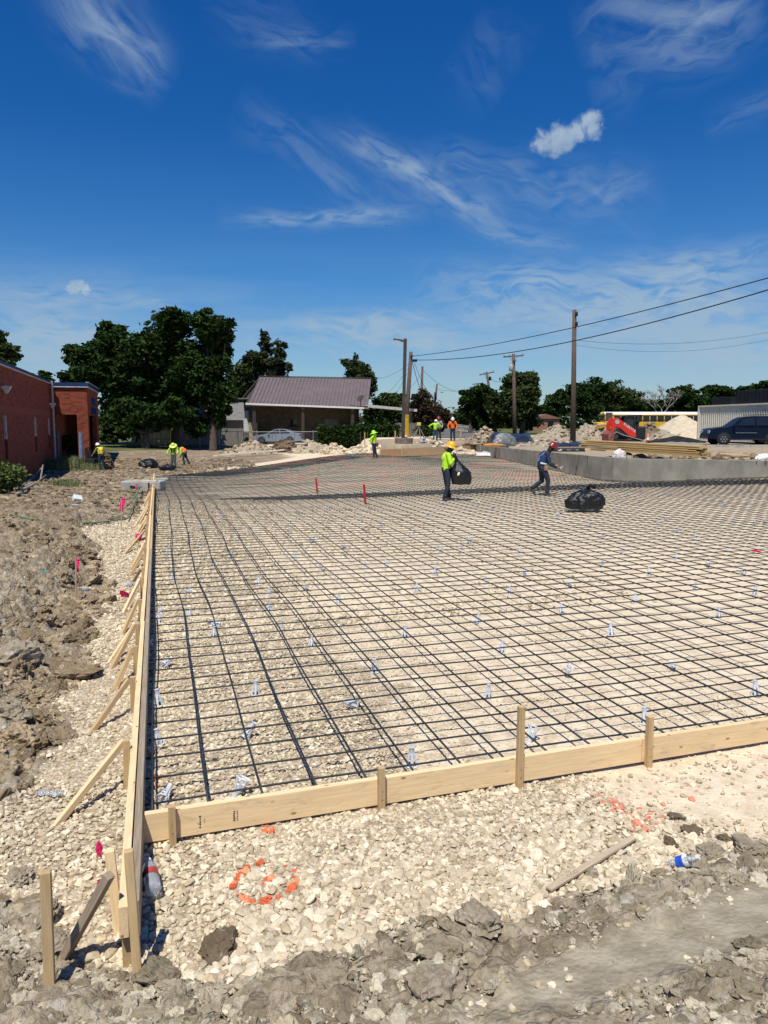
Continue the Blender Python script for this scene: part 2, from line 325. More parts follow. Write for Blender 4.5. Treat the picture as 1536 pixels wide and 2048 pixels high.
def ground_material():
    m, n = new_mat('ground_soil')
    pos = n.node('ShaderNodeNewGeometry').outputs['Position']
    A = lambda k: n.node('ShaderNodeAttribute', attribute_name=k).outputs['Fac']
    clay, pale, grass, brown, sm = A('clay'), A('pale'), A('grass'), A('brown'), A('smoothclay')
    n1 = n.noise(pos, 0.7, 6, 0.6); n2 = n.noise(pos, 7, 6, 0.65); n3 = n.noise(pos, 45, 4, 0.6)
    vor = n.node('ShaderNodeTexVoronoi', feature='F1'); n.set(vor, 'Vector', pos); n.set(vor, 'Scale', 34.0); n.set(vor, 'Randomness', 1.0)
    vor2 = n.node('ShaderNodeTexVoronoi', feature='F1'); n.set(vor2, 'Vector', pos); n.set(vor2, 'Scale', 11.0)
    crn = n.node('ShaderNodeSeparateColor', in_0=vor.outputs['Color']).outputs[0]
    gr = n.mix(crn, (0.40, 0.325, 0.235, 1), (0.62, 0.535, 0.415, 1))
    gr = n.mix(n.ss(vor.outputs['Distance'], 0.25, 0.75), gr, (0.33, 0.255, 0.17, 1))
    gr = n.mix(n.math('MULTIPLY', n.ss(n1, 0.42, 0.66), 0.35), gr, (0.46, 0.36, 0.25, 1))
    pa = n.mix(n.ss(n2, 0.35, 0.7), (0.56, 0.45, 0.315, 1), (0.72, 0.61, 0.45, 1))
    pa = n.mix(n.math('MULTIPLY', n.ss(n3, 0.5, 0.7), 0.5), pa, (0.77, 0.69, 0.55, 1))
    pa = n.mix(n.math('MULTIPLY', n.ss(n.noise(pos, 2.3, 5, 0.6), 0.5, 0.72), 0.45), pa, (0.44, 0.335, 0.22, 1))
    c1 = n.mix(n.ss(n.math('ADD', pale, n.math('MULTIPLY', n.math('SUBTRACT', n2, 0.5), 0.7)), 0.3, 0.55), gr, pa)
    cl = n.mix(n.ss(n2, 0.34, 0.68), (0.18, 0.14, 0.09, 1), (0.42, 0.35, 0.25, 1))
    cl = n.mix(n.math('MULTIPLY', n.ss(n3, 0.52, 0.72), 0.5), cl, (0.40, 0.35, 0.28, 1))
    cl = n.mix(n.math('MULTIPLY', n.ss(n.noise(pos, 3.4, 6, 0.7, 0.5), 0.56, 0.7), 0.7), cl, (0.60, 0.56, 0.48, 1))
    cl = n.mix(n.math('MULTIPLY', sm, 0.95), cl, n.mix(n.ss(n2, 0.4, 0.65), (0.275, 0.235, 0.165, 1), (0.37, 0.325, 0.235, 1)))
    br = n.mix(n.ss(n2, 0.35, 0.68), (0.13, 0.088, 0.052, 1), (0.29, 0.215, 0.14, 1))
    br = n.mix(n.math('MULTIPLY', n.ss(n.noise(pos, 1.3, 6, 0.65), 0.5, 0.68), 0.8), br, (0.45, 0.37, 0.27, 1))
    c2 = n.mix(n.math('MULTIPLY', brown, 0.75), cl, br)
    c = n.mix(n.ss(n.math('ADD', clay, n.math('MULTIPLY', n.math('SUBTRACT', n2, 0.5), 0.5)), 0.35, 0.6), c1, c2)
    gs = n.mix(n.ss(n.noise(pos, 0.35, 6, 0.7), 0.35, 0.68), (0.055, 0.075, 0.022, 1), (0.15, 0.14, 0.055, 1))
    c = n.mix(n.ss(n.math('ADD', grass, n.math('MULTIPLY', n.math('SUBTRACT', n2, 0.5), 0.6)), 0.4, 0.65), c, gs)
    hgt = n.math('ADD', n.math('MULTIPLY', n.math('SUBTRACT', 1.0, vor.outputs['Distance']), n.math('SUBTRACT', 1.0, n.math('MULTIPLY', pale, 0.8))), n.math('ADD', n.math('MULTIPLY', n3, 0.8), n.math('MULTIPLY', n2, 1.3)))
    hgt = n.math('ADD', n.math('ADD', hgt, n.math('MULTIPLY', n.noise(pos, 160, 3, .6), n.math('MULTIPLY', clay, .5))), n.math('MULTIPLY', n.math('MULTIPLY', n.math('SUBTRACT', 1.0, vor2.outputs['Distance']), clay), 0.9))
    hgt = n.math('MULTIPLY', hgt, n.math('SUBTRACT', 1.0, n.math('MULTIPLY', n.math('MAXIMUM', sm, n.math('MULTIPLY', pale, .55)), .68)))
    finish(n, c, 0.95, 0, hgt, 0.8, 0.022, 0.15); return m
ground = make_ground(); ground.data.materials.append(ground_material())
# ------------------------------------------------------------------ mesh builder
class MB:
    def __init__(s): s.v = []; s.f = []; s.mi = []; s.cur = 0; s.sm = []; s.smooth = False
    def add(s, vs, fs):
        k = len(s.v); s.v += [tuple(v) for v in vs]; s.f += [tuple(i+k for i in f) for f in fs]
        s.mi += [s.cur]*len(fs); s.sm += [s.smooth]*len(fs); return s
    def box(s, c, d, rot=None, taper=1.0):
        x, y, z = d[0]/2, d[1]/2, d[2]/2; R = Euler(rot).to_matrix() if rot is not None and not isinstance(rot, Matrix) else rot
        vs = []
        for sz in (-1, 1):
            k = taper if sz > 0 else 1
            for sx, sy in ((-1, -1), (1, -1), (1, 1), (-1, 1)):
                p = Vector((sx*x*k, sy*y*k, sz*z)); p = R @ p if R else p; vs.append(p+Vector(c))
        return s.add(vs, [(3, 2, 1, 0), (4, 5, 6, 7), (0, 1, 5, 4), (1, 2, 6, 5), (2, 3, 7, 6), (3, 0, 4, 7)])
    def beam(s, a, b, w, h, up=(0, 0, 1)):
        """rectangular bar from a to b, w across, h along up"""
        a = Vector(a); b = Vector(b); t = (b-a).normalized(); sd = t.cross(Vector(up))
        if sd.length < 1e-4: sd = t.cross(Vector((0, 1, 0)))
        sd.normalize(); u = sd.cross(t); vs = []
        for p in (a, b):
            for i, j in ((-1, -1), (1, -1), (1, 1), (-1, 1)): vs.append(p+sd*(i*w/2)+u*(j*h/2))
        return s.add(vs, [(3, 2, 1, 0), (4, 5, 6, 7), (0, 1, 5, 4), (1, 2, 6, 5), (2, 3, 7, 6), (3, 0, 4, 7)])
    def tube(s, pts, r, n=8, cap=True):
        pts = [Vector(p) for p in pts]; rs = r if isinstance(r, (list, tuple)) else [r]*len(pts); k = len(s.v); vs = []; nrm = None
        for i, p in enumerate(pts):
            t = (pts[min(i+1, len(pts)-1)]-pts[max(i-1, 0)]).normalized()
            if nrm is None: nrm = t.orthogonal().normalized()
            else:
                nrm = nrm-t*nrm.dot(t); nrm = nrm.normalized() if nrm.length > 1e-6 else t.orthogonal().normalized()
            bn = t.cross(nrm)
            for j in range(n):
                a = 2*PI*j/n; vs.append(p+(nrm*math.cos(a)+bn*math.sin(a))*rs[i])
        fs = []
        for i in range(len(pts)-1):
            for j in range(n): fs.append((i*n+j, i*n+(j+1) % n, (i+1)*n+(j+1) % n, (i+1)*n+j))
        if cap: fs.append(tuple(range(n-1, -1, -1))); e = (len(pts)-1)*n; fs.append(tuple(range(e, e+n)))
        return s.add(vs, fs)
    def ball(s, c, r, nu=10, nv=7, rot=None):
        rx, ry, rz = r if isinstance(r, (tuple, list)) else (r, r, r); R = Euler(rot).to_matrix() if rot is not None else None; vs = []
        for i in range(1, nv):
            ph = PI*i/nv
            for j in range(nu):
                th = 2*PI*j/nu; p = Vector((rx*math.sin(ph)*math.cos(th), ry*math.sin(ph)*math.sin(th), rz*math.cos(ph))); vs.append((R @ p if R else p)+Vector(c))
        for sg in (1, -1):
            p = Vector((0, 0, rz*sg)); vs.append((R @ p if R else p)+Vector(c))
        T = len(vs)-2; B = T+1; fs = []
        for j in range(nu):
            fs.append((T, j, (j+1) % nu)); fs.append((B, (nv-2)*nu+(j+1) % nu, (nv-2)*nu+j))
        for i in range(nv-2):
            for j in range(nu): fs.append((i*nu+j, (i+1)*nu+j, (i+1)*nu+(j+1) % nu, i*nu+(j+1) % nu))
        return s.add(vs, fs)
    def caps(s, a, b, r0, r1, n=10):
        s.ball(a, r0, n, 6); s.ball(b, r1, n, 6); return s.tube([a, b], [r0*.985, r1*.985], n)
    def prism(s, outline, y0, y1, M4=None):
        """outline in x,z extruded from y0 to y1"""
        n = len(outline); vs = [Vector((x, y0, z)) for x, z in outline]+[Vector((x, y1, z)) for x, z in outline]
        if M4 is not None: vs = [M4 @ v for v in vs]
        fs = [tuple(range(n)), tuple(range(2*n-1, n-1, -1))]+[(j, j+n, (j+1) % n+n, (j+1) % n) for j in range(n)]
        return s.add(vs, fs)
    def lathe(s, prof, n=16, c=(0, 0, 0), cap=True):
        vs = []; c = Vector(c)
        for r, z in prof:
            for j in range(n): a = 2*PI*j/n; vs.append(c+Vector((r*math.cos(a), r*math.sin(a), z)))
        fs = [(i*n+j, i*n+(j+1) % n, (i+1)*n+(j+1) % n, (i+1)*n+j) for i in range(len(prof)-1) for j in range(n)]
        if cap: fs.append(tuple(range(n-1, -1, -1))); e = (len(prof)-1)*n; fs.append(tuple(range(e, e+n)))
        return s.add(vs, fs)
    def quad(s, a, b, c, d): return s.add([a, b, c, d], [(0, 1, 2, 3)])
    def mesh(s, name, mats):
        me = bpy.data.meshes.new(name); me.from_pydata([tuple(v) for v in s.v], [], s.f)
        for m in (mats if isinstance(mats, (list, tuple)) else [mats]): me.materials.append(m)
        me.polygons.foreach_set('material_index', s.mi); me.polygons.foreach_set('use_smooth', s.sm); me.update(); return me
    def build(s, name, mats, parent=None, loc=(0, 0, 0), rot=(0, 0, 0), bevel=0.0, remesh=0.0, fix=True):
        me = s.mesh(name, mats)
        if fix:
            b = bmesh.new(); b.from_mesh(me); bmesh.ops.recalc_face_normals(b, faces=b.faces); b.to_mesh(me); b.free()
        o = bpy.data.objects.new(name, me); COL.objects.link(o); o.parent = parent; o.location = loc; o.rotation_euler = rot
        if remesh:
            r = o.modifiers.new('remesh', 'REMESH'); r.mode = 'VOXEL'; r.voxel_size = remesh; r.use_smooth_shade = True
            sm_ = o.modifiers.new('smooth', 'SMOOTH'); sm_.factor = 0.5; sm_.iterations = 3
        if bevel:
            bv = o.modifiers.new('bevel', 'BEVEL'); bv.width = bevel; bv.segments = 2; bv.limit_method = 'ANGLE'
        return o
def tag(o, label, cat, group=None, kind=None):
    o['label'] = label; o['category'] = cat
    if group: o['group'] = group
    if kind: o['kind'] = kind
    return o
def thing(name, label, cat, loc=(0, 0, 0), rz=0.0, group=None):
    o = bpy.data.objects.new(name, None); COL.objects.link(o); o.location = loc; o.rotation_euler = (0, 0, rz); o.empty_display_size = .1
    return tag(o, label, cat, group)
def copy_tree(o, parent=None):
    c = o.copy(); COL.objects.link(c)
    if parent is not None: c.parent = parent
    for ch in o.children: copy_tree(ch, c)
    return c
CAMYAW = -YAW  # rotation about z that makes local x run along the picture plane
# ------------------------------------------------------------------ rocks
def ico(sub):
    b = bmesh.new(); bmesh.ops.create_icosphere(b, subdivisions=sub, radius=1); b.verts.ensure_lookup_table()
    v = np.array([x.co[:] for x in b.verts]); f = np.array([[q.index for q in p.verts] for p in b.faces]); b.free(); return v, f
def rock_variant(sub, rng, cuts=9, lo=.5, hi=.85, nz=0.0):
    v, f = ico(sub); v = v.copy()
    for _ in range(cuts):
        n = rng.normal(size=3); n /= np.linalg.norm(n); d = rng.uniform(lo, hi); h = v@n-d; v -= np.outer(np.maximum(h, 0), n)
    if nz:
        off = rng.random(3)*50
        for i in range(len(v)):
            p = Vector(v[i]*1.0+off); k = mnoise.fractal(p*1.5, 1.0, 2.0, 3)*nz*.7+abs(mnoise.noise(p*3.2))*nz*0.8-abs(mnoise.noise(p*7))*nz*.55+mnoise.noise(p*14)*nz*.3
            v[i] *= 1+k
    return v, f
def rand_rot(n, rng):
    q = rng.normal(size=(n, 4)); q /= np.linalg.norm(q, axis=1)[:, None]; w, x, y, z = q.T
    return np.stack([1-2*(y*y+z*z), 2*(x*y-z*w), 2*(x*z+y*w), 2*(x*y+z*w), 1-2*(x*x+z*z), 2*(y*z-x*w), 2*(x*z-y*w), 2*(y*z+x*w), 1-2*(x*x+y*y)], -1).reshape(n, 3, 3)
def scatter(name, variants, pos, size, tone, mat, rng, flat=0.72, smooth=False, aspect=0.35):
    """one mesh with a rock at every pos; vertex colour = tone"""
    VV = []; FF = []; CC = []; base = 0; n = len(pos); pick = rng.integers(0, len(variants), n)
    for k, (v, f) in enumerate(variants):
        ii = np.where(pick == k)[0]
        if not len(ii): continue
        R = rand_rot(len(ii), rng); sc = size[ii][:, None]*(1+aspect*(rng.random((len(ii), 3))*2-1))
        p = v[None]*sc[:, None, :]; p = np.einsum('nij,nkj->nki', R, p); p[..., 2] *= flat; p += pos[ii][:, None, :]
        VV.append(p.reshape(-1, 3)); FF.append((f[None]+(np.arange(len(ii))*len(v))[:, None, None]).reshape(-1, 3)+base)
        CC.append(np.repeat(tone[ii], len(v), 0)); base += len(ii)*len(v)
    V = np.concatenate(VV).astype(np.float32); Fc = np.concatenate(FF).astype(np.int32); C = np.concatenate(CC).astype(np.float32)
    me = bpy.data.meshes.new(name); me.vertices.add(len(V)); me.vertices.foreach_set('co', V.ravel())
    me.loops.add(Fc.size); me.loops.foreach_set('vertex_index', Fc.ravel()); me.polygons.add(len(Fc))
    me.polygons.foreach_set('loop_start', np.arange(0, Fc.size, 3, dtype=np.int32)); me.polygons.foreach_set('use_smooth', np.full(len(Fc), smooth)); me.update()
    ca = me.attributes.new('tone', 'FLOAT_COLOR', 'POINT'); ca.data.foreach_set('color', np.concatenate([C, np.ones((len(C), 1), np.float32)], 1).ravel())
    me.materials.append(mat); o = bpy.data.objects.new(name, me); COL.objects.link(o); return o
def rock_mat(name, scale=60, bstr=0.5, bd=0.004, spots=0.0):
    m, n = new_mat(name); pos = n.node('ShaderNodeNewGeometry').outputs['Position']
    t = n.node('ShaderNodeAttribute', attribute_name='tone').outputs['Color']
    a = n.noise(pos, scale, 5, 0.65); b = n.noise(pos, scale*.2, 4, 0.6)
    k = n.mix(n.ss(n.math('ADD', n.math('MULTIPLY', a, .5), n.math('MULTIPLY', b, .5)), 0.32, 0.68), (0.74, 0.70, 0.66, 1), (1.12, 1.10, 1.08, 1))
    c = n.mix(1.0, t, k, 'MULTIPLY')
    if spots: c = n.mix(n.math('MULTIPLY', n.ss(n.noise(pos, scale*.35, 6, 0.7, .4), 0.57, 0.66), spots), c, (0.60, 0.57, 0.52, 1))
    finish(n, c, 0.95, 0, a, bstr, bd, 0.15); return m
STONE = rock_mat('limestone', 70, 0.5, 0.004); CLOD = rock_mat('clay_clod', 55, 1.0, 0.012, 0.55)
def tones(n, a, b, rng, j=.06):
    a = (a[0]*.98, a[1], a[2]); b = (b[0]*.98, b[1], b[2])
    t = rng.random((n, 1)); return np.clip((np.array(a)*(1-t)+np.array(b)*t)*(1+j*(rng.random((n, 1))*2-1)*2), 0, 1)
ring = at(530, 1762); faint = [at(1255, 1620), at(1300, 1600), at(1310, 1625), at(1215, 1610), at(1280, 1650), at(1410, 1612)]
edge_marks = [at(300, y) for y in (1450, 1510, 1535, 1558, 1578, 1625, 1385, 1350, 1295, 1245, 1200)]
def paint(pos, tone, rng):
    """marking paint sprayed on the stones"""
    dx = pos[:, 0]-ring.x; dy = (pos[:, 1]-ring.y)/1.0; d = np.hypot(dx, dy); ang = np.arctan2(dy, dx)
    on = (np.abs(d-0.145) < 0.017) & ~((ang > 0.75) & (ang < 1.35))
    on |= (np.hypot(dx-.01, dy) < 0.03)
    onf = np.zeros(len(pos), bool)
    for q in faint: onf |= (np.hypot(pos[:, 0]-q.x, pos[:, 1]-q.y) < 0.10) & (rng.random(len(pos)) < 0.20)
    for q in edge_marks: on |= (np.hypot(pos[:, 0]-q.x-.03, pos[:, 1]-q.y) < 0.035)
    q = at(535, 1660); on |= np.hypot(pos[:, 0]-q.x, pos[:, 1]-q.y) < .045
    k = rng.random((len(pos), 1))
    tone = np.where(on[:, None], np.array([.84, .19, .08])*(.6+.4*k)+np.array([.05, .12, .08])*(k > .7), tone)
    return np.where(onf[:, None], np.array([.82, .30, .20])*(.8+.2*k), tone)
def make_stones():
    rng = np.random.default_rng(21)
    big = [rock_variant(3, rng, 12, .45, .8) for _ in range(14)]; small = [rock_variant(1, rng, 7, .5, .85) for _ in range(12)]; tiny = [rock_variant(1, rng, 5, .5, .9) for _ in range(6)]
    tinyl = []
    b = bmesh.new(); bmesh.ops.create_icosphere(b, subdivisions=1, radius=1); b.free()
    # (a) the loose crushed stone in front of the form and along its foot
    def pts(n, x0, x1, y0, y1, fn_):
        x = rng.uniform(x0, x1, n); y = rng.uniform(y0, y1, n); k = rng.random(n) < fn_(x, y); return x[k], y[k]
    def den(x, y):
        c, p, s = zones(x, y); return (1-c)*(1-0.97*p)
    def denB(x, y):
        return den(x, y)*(1-S(x, 2.3, 3.4)*S(y, 3.0, 3.3)*0.8)*(.35+.65*S(fbm(x*2.2, y*2.2, 12, 3), .36, .56))
    x, y = pts(16500, -1.7, 4.2, 2.4, 4.05, denB); sz = rng.gamma(4, .0034, len(x))+.006; sz = np.clip(sz, .009, .038)*(1.12-.42*S(y, 3.1, 4.0))
    z = zt(x, y)+sz*.25; pos = np.stack([x, y, z], 1); tn = tones(len(x), (.45, .365, .25), (.74, .65, .50), rng, .1); o1 = scatter('gravel', big, pos, sz, paint(pos, tn, rng), STONE, rng, .72)
    tag(o1, 'loose cream crushed limestone in front of the timber form', 'gravel', kind='stuff')
    x, y = pts(85000, -1.9, 4.5, 2.2, 9.0, lambda a, b: np.clip(den(a, b)+.10*(1-zones(a, b)[0])+.012, 0, 1)); sz = rng.gamma(3, .0030, len(x))+.004; sz = np.clip(sz, .005, .024)*(1-.5*S(x, 1.0, 2.2)*(y > 4.1))
    z = zt(x, y)+sz*.25; pos = np.stack([x, y, z], 1); tn = tones(len(x), (.43, .345, .235), (.72, .63, .48), rng, .1); o2 = scatter('gravel', small, pos, sz, paint(pos, tn, rng), STONE, rng, .75)
    tag(o2, 'small crushed limestone chips under the near steel mat', 'gravel', kind='stuff')
    x, y = pts(52000, -2.2, 6, 8.0, 24, lambda a, b: np.clip(den(a, b)*(1-.5*S(a, 2, 5))+.02, 0, 1)); sz = rng.gamma(4, .004, len(x))+.007; sz = np.clip(sz, .010, .036)
    z = zt(x, y)+sz*.2; pos = np.stack([x, y, z], 1); tn = tones(len(x), (.44, .36, .245), (.72, .63, .48), rng, .1); o3 = scatter('gravel', tiny, pos, sz, tn, STONE, rng, .8)
    tag(o3, 'crushed limestone strip along the foot of the long form', 'gravel', kind='stuff')
    # (b) clay clods
    clod = [rock_variant(4, rng, 7, .5, .85, .42) for _ in range(10)]; clod2 = [rock_variant(1, rng, 4, .5, .85, .40) for _ in range(14)]; clodm = [rock_variant(3, rng, 6, .5, .85, .42) for _ in range(14)]
    def cden(x, y):
        c, p, s = zones(x, y); return c*(1-.985*np.clip(s*1.15, 0, 1))*S(fbm(x*1.5, y*1.5, 2, 3), .25, .6)
    def cl(n, x0, x1, y0, y1, s0, s1, vs, name, lab, a, b, pw=2.2):
        x, y = pts(n, x0, x1, y0, y1, cden); sz = s0+(s1-s0)*rng.random(len(x))**pw; z = zt(x, y)+sz*.1
        o = scatter(name, vs, np.stack([x, y, z], 1), sz, tones(len(x), a, b, rng, .1), CLOD, rng, .7, smooth=False, aspect=.45); tag(o, lab, 'clay', kind='stuff'); return o
    cl(520, -1.6, 4.0, 1.6, 3.7, .035, .085, clod, 'clay_clods', 'grey brown lumps of broken clay nearest the camera', (.24, .20, .135), (.42, .365, .265), 2.2)
    cl(8200, -1.7, 4.1, 1.6, 3.8, .012, .038, clodm, 'clay_clods', 'hand sized clay lumps along the bottom of the picture', (.24, .20, .135), (.56, .50, .385), 1.5)
    cl(60000, -1.8, 4.2, 1.5, 3.8, .003, .015, clod2, 'clay_crumbs', 'fine crumbs of grey clay at the bottom of the picture', (.22, .18, .12), (.62, .555, .43), 1.4)
    cl(2500, -5.5, -0.5, 3.6, 17, .05, .17, clod, 'clay_clods', 'brown clay lumps heaped left of the gravel strip', (.19, .14, .085), (.38, .295, .19), 2.2)
    cl(15000, -5.5, -0.5, 3.6, 16, .018, .06, clodm, 'clay_clods', 'smaller brown clay lumps left of the gravel strip', (.19, .14, .085), (.44, .35, .235), 1.6)
    cl(36000, -5.5, -0.5, 3.6, 16, .007, .026, clod2, 'clay_crumbs', 'small clay crumbs between the lumps on the left heap', (.19, .14, .085), (.46, .37, .25), 1.5)
    cl(9000, -11, -0.5, 13, 30, .02, .11, clodm, 'clay_clods', 'dark brown soil lumps between the brick building and the form', (.12, .085, .052), (.36, .285, .20), 2.4)
    cl(16000, -11, -0.5, 13, 30, .014, .05, clod2, 'clay_crumbs', 'small brown crumbs between the brick building and the form', (.12, .085, .052), (.40, .32, .22), 1.5)
    x = rng.uniform(-12, 6, 9000); y = rng.uniform(28, 56, 9000); dd, ii = poly_sd(x, y, plat); fl_ = (x-farL[0])*fn[0]+(y-farL[1])*fn[1]; kk = ((x < -.8) | (fl_ > 1.0))&~ii; x = x[kk]; y = y[kk]; sz = .03+.14*rng.random(len(x))**3
    o = scatter('clay_clods', clod2, np.stack([x, y, zt(x, y)+sz*.15], 1), sz, tones(len(x), (.12, .085, .052), (.34, .27, .19), rng, .1), CLOD, rng, .6); tag(o, 'scattered brown lumps over the bare ground behind the far workers', 'clay', kind='stuff')
    # individually placed big clods at the edge of the stone
    for (px, py, r) in [(445, 1905, .085), (1352, 1640, .045), (1385, 1668, .05), (1340, 1690, .04), (1450, 1682, .04), (1185, 1752, .035), (960, 1850, .09), (30, 1330, .2), (22, 1440, .12), (100, 1900, .07), (870, 1990, .10), (40, 1760, .06), (1490, 1700, .07), (1420, 1712, .06)]:
        p = g_at(px, py); v, f = rock_variant(4, rng, 6, .6, .9, .40)
        mb = MB(); mb.smooth = False; mb.add([(a*r*1.15, b*r, c*r*.72) for a, b, c in v], [tuple(q) for q in f])
        o = mb.build('clay_clod', CLOD, None, (p.x, p.y, p.z+r*.25), (0, 0, rng.random()*6)); me = o.data
        ca = me.attributes.new('tone', 'FLOAT_COLOR', 'POINT'); dark = px > 1300 and r < .06 or px == 445
        ca.data.foreach_set('color', np.tile((.15, .115, .075, 1) if dark else (.31, .265, .195, 1), len(v)))
        where = {445: 'dark round clay clod sitting on the stones below the painted ring', 1352: 'dark ragged clay clod standing furthest up the stones at right', 1385: 'dark clay clod just below the ragged one at right',
                 1340: 'small dark clay clod left of the crushed blue bottle', 1450: 'small dark clay clod on the stones near the right edge', 1185: 'small clay clod under the loose lath',
                 960: 'large ragged clay clod at the edge of the stones, bottom centre', 30: 'big pale clay block at the left edge beside the gravel', 22: 'dark clay block below the big pale one at the left edge',
                 100: 'clay clod at the foot of the lone left stake', 870: 'big clay lump with a white patch at the bottom edge', 40: 'grey clay lump left of the lone stake top', 1490: 'clay lump on the ridge at the right edge', 1420: 'clay lump on the ridge right of the crushed blue bottle'}[px]
        tag(o, where, 'clay clod', 'large clay clods')
make_stones()
# ------------------------------------------------------------------ shared materials
PINE = wood('pine_board', (0.80, 0.60, 0.35), (0.66, 0.47, 0.25)); PINE2 = wood('stake_wood', (0.56, 0.40, 0.21), (0.40, 0.265, 0.125)); OLDW = wood('weathered_wood', (0.36, 0.29, 0.21), (0.20, 0.15, 0.10))
PLY = wood('form_plywood', (0.52, 0.37, 0.21), (0.40, 0.27, 0.14))
STEEL = M('rebar_steel', (0.030, 0.036, 0.042), 0.5, 0.75, .35, 30, .3, .002)
PLAS = M('white_plastic', (0.76, 0.80, 0.85), 0.4, 0, .05, 30, .05, .001, Transmission_Weight=0.3)
BLACKP = M('black_plastic', (0.010, 0.010, 0.012), 0.34, 0, .2, 9, .7, .03, .4)
PINK = M('pink_flag', (0.85, 0.02, 0.18), 0.6, 0, .1, 20, .1, .002)
BLK = M('black_rubber', (0.015, 0.015, 0.016), 0.8, 0, .2, 12, .2, .005)
INK = M('ink', (0.03, 0.025, 0.02), 0.9)
CONC = M('concrete', (0.30, 0.285, 0.25), 0.9, 0, .22, 1.6, .3, .01)
WHT = M('white_paint', (0.72, 0.71, 0.68), 0.6, 0, .08, 5, .1, .003)
GREYM = M('grey_metal', (0.30, 0.30, 0.30), 0.45, .6, .15, 10, .1, .003)
GLASS = M('dark_glass', (0.012, 0.016, 0.022), 0.08, 0, .1, 2, 0, .001, .6)
# ------------------------------------------------------------------ rebar mat
RZ = 0.085
def mat_z(x, y): return zt(np.clip(x, -5, 60), y)+RZ+0.012*(vn(x*1.1, y*1.1, 3)-.5)
def in_plat(x, y):
    d, i = poly_sd(x, y, plat); return i, d
def polyline_mesh(lines, r, name, mat, parent, kind=None, n=5):
    mb = MB(); mb.smooth = True
    for L in lines: mb.tube(L, r, n)
    o = mb.build(name, mat, parent, fix=False)
    if kind: o['kind'] = kind
    return o
def farmat_material():
    m, n = new_mat('epoxy_bar'); pos = n.node('ShaderNodeNewGeometry').outputs['Position']
    sp = n.node('ShaderNodeSeparateXYZ', in_0=pos)
    w = n.noise(pos, 0.45, 4, 0.6, 1.0); w2 = n.noise(n.vmath('MULTIPLY', pos, (3.3, 3.3, 1)), 1.0, 2, 0.5)
    far = n.math('MULTIPLY', n.ss(sp.outputs[1], 23.5, 28.0), n.ss(sp.outputs[0], 1.5, 7.0))
    c = n.mix(n.math('MULTIPLY', n.math('MULTIPLY', n.ss(w, 0.5, 0.56), far), 0.85), (0.030, 0.036, 0.042, 1), (0.30, 0.085, 0.065, 1))
    c = n.mix(n.math('MULTIPLY', n.math('MULTIPLY', n.ss(w2, 0.54, 0.6), far), 0.85), c, (0.03, 0.18, 0.16, 1))
    finish(n, c, 0.55, 0.3, None); return m
EPOXY = farmat_material()
def make_mat():
    t = thing('rebar_mat', 'wide steel reinforcing mat of crossed dark bars laid over the pale gravel', 'rebar mat', (0, 0, 0))
    longs = []; cross = []; NX = 88
    def fl(x, y): return (x-farL[0])*fn[0]+(y-farL[1])*fn[1]
    for i in range(NX):
        x0 = -0.085+0.305*i+random.uniform(-.012, .012); ph = random.uniform(0, 6); ph2 = 1.1+i*.05; y = np.arange(4.16+0.034*max(0, x0)+random.uniform(0, .05), 60, .42)
        x = x0+.022*np.sin(y*.8+ph2+ph*.15)*S(y, 4, 9)+.008*np.sin(y*1.9+ph)*S(y, 4, 7)+.045*np.sin(y*.3+ph2)*S(y, 6, 16)
        ins, d = in_plat(x, y); ok = (~ins | (d < .02)) & (fl(x, y) < 0.4)
        e = np.argmax(~ok) if (~ok).any() else len(ok)
        if e < 3: continue
        z = mat_z(x, y)+.016; longs.append([(x[k], y[k], z[k]) for k in range(e)])
    j = 0; y0 = 4.30
    while y0 < 56:
        x = np.arange(-0.13+random.uniform(-.02, .02), 30, .42); y = y0+.034*np.clip(x, 0, 9)*(1-S(y0, 5, 12)*.6)+.012*np.sin(x*1.3+j)+.008*np.sin(x*3+j*2.2)
        ins, d = in_plat(x, y); ok = (~ins) & (fl(x, y) < 0.3); z = mat_z(x, y); run = []; k = 0
        for k in range(len(x)):
            if ok[k]: run.append((x[k], y[k], z[k]))
            elif len(run) > 2: cross.append(run); run = []
            else: run = []
        if len(run) > 2: cross.append(run)
        j += 1; y0 += .305+random.uniform(-.012, .012)
    for L in longs[:42]: polyline_mesh([L], .0074, 'rebar_rod', EPOXY, t)
    for L in cross[:57]: polyline_mesh([L], .0066, 'rebar_rod', EPOXY, t)
    rest = longs[42:]+cross[57:]
    # the lap band, where the mats overlap, and the doubled rows near the far side
    for q in range(9):
        yy = 22.0+q*.17; rest.append([(xx, yy+.012*math.sin(xx*1.7+q)+(xx-8)*.03, zt1(xx, yy)+RZ+.02) for xx in np.arange(3.5-q*.3, 30, .5) if not in_plat(np.array([xx]), np.array([yy+(xx-8)*.03]))[0][0]])
    for i in range(26*5):
        xx = 2.5+i*.2; a = 21.6+(xx-8)*.03; L = [(xx+.01*math.sin(a+k), a+k*.4, zt1(xx, a+k*.4)+RZ+.03) for k in range(6)]
        if not in_plat(np.array([xx]), np.array([a+2.0]))[0][0]: rest.append(L)
    for q in range(7):
        base = -1.6-q*.35; L = []
        for s_ in np.arange(0.5, 17, .5): p = np.array(farL)+fe*s_+fn*base; L.append((p[0], p[1], zt1(p[0], p[1])+RZ+.02))
        rest.append(L)
    for i in range(80):
        p0 = np.array(farL)+fe*(.4+i*.2); L = [(*(p0+fn*(-.2-k*.6)),) for k in range(7)]; rest.append([(a, b, zt1(a, b)+RZ+.03) for a, b in L])
    rest = [L for L in rest if len(L) > 1]
    polyline_mesh(rest, .0080, 'rebar_rod', EPOXY, t, 'stuff', 4)
make_mat()
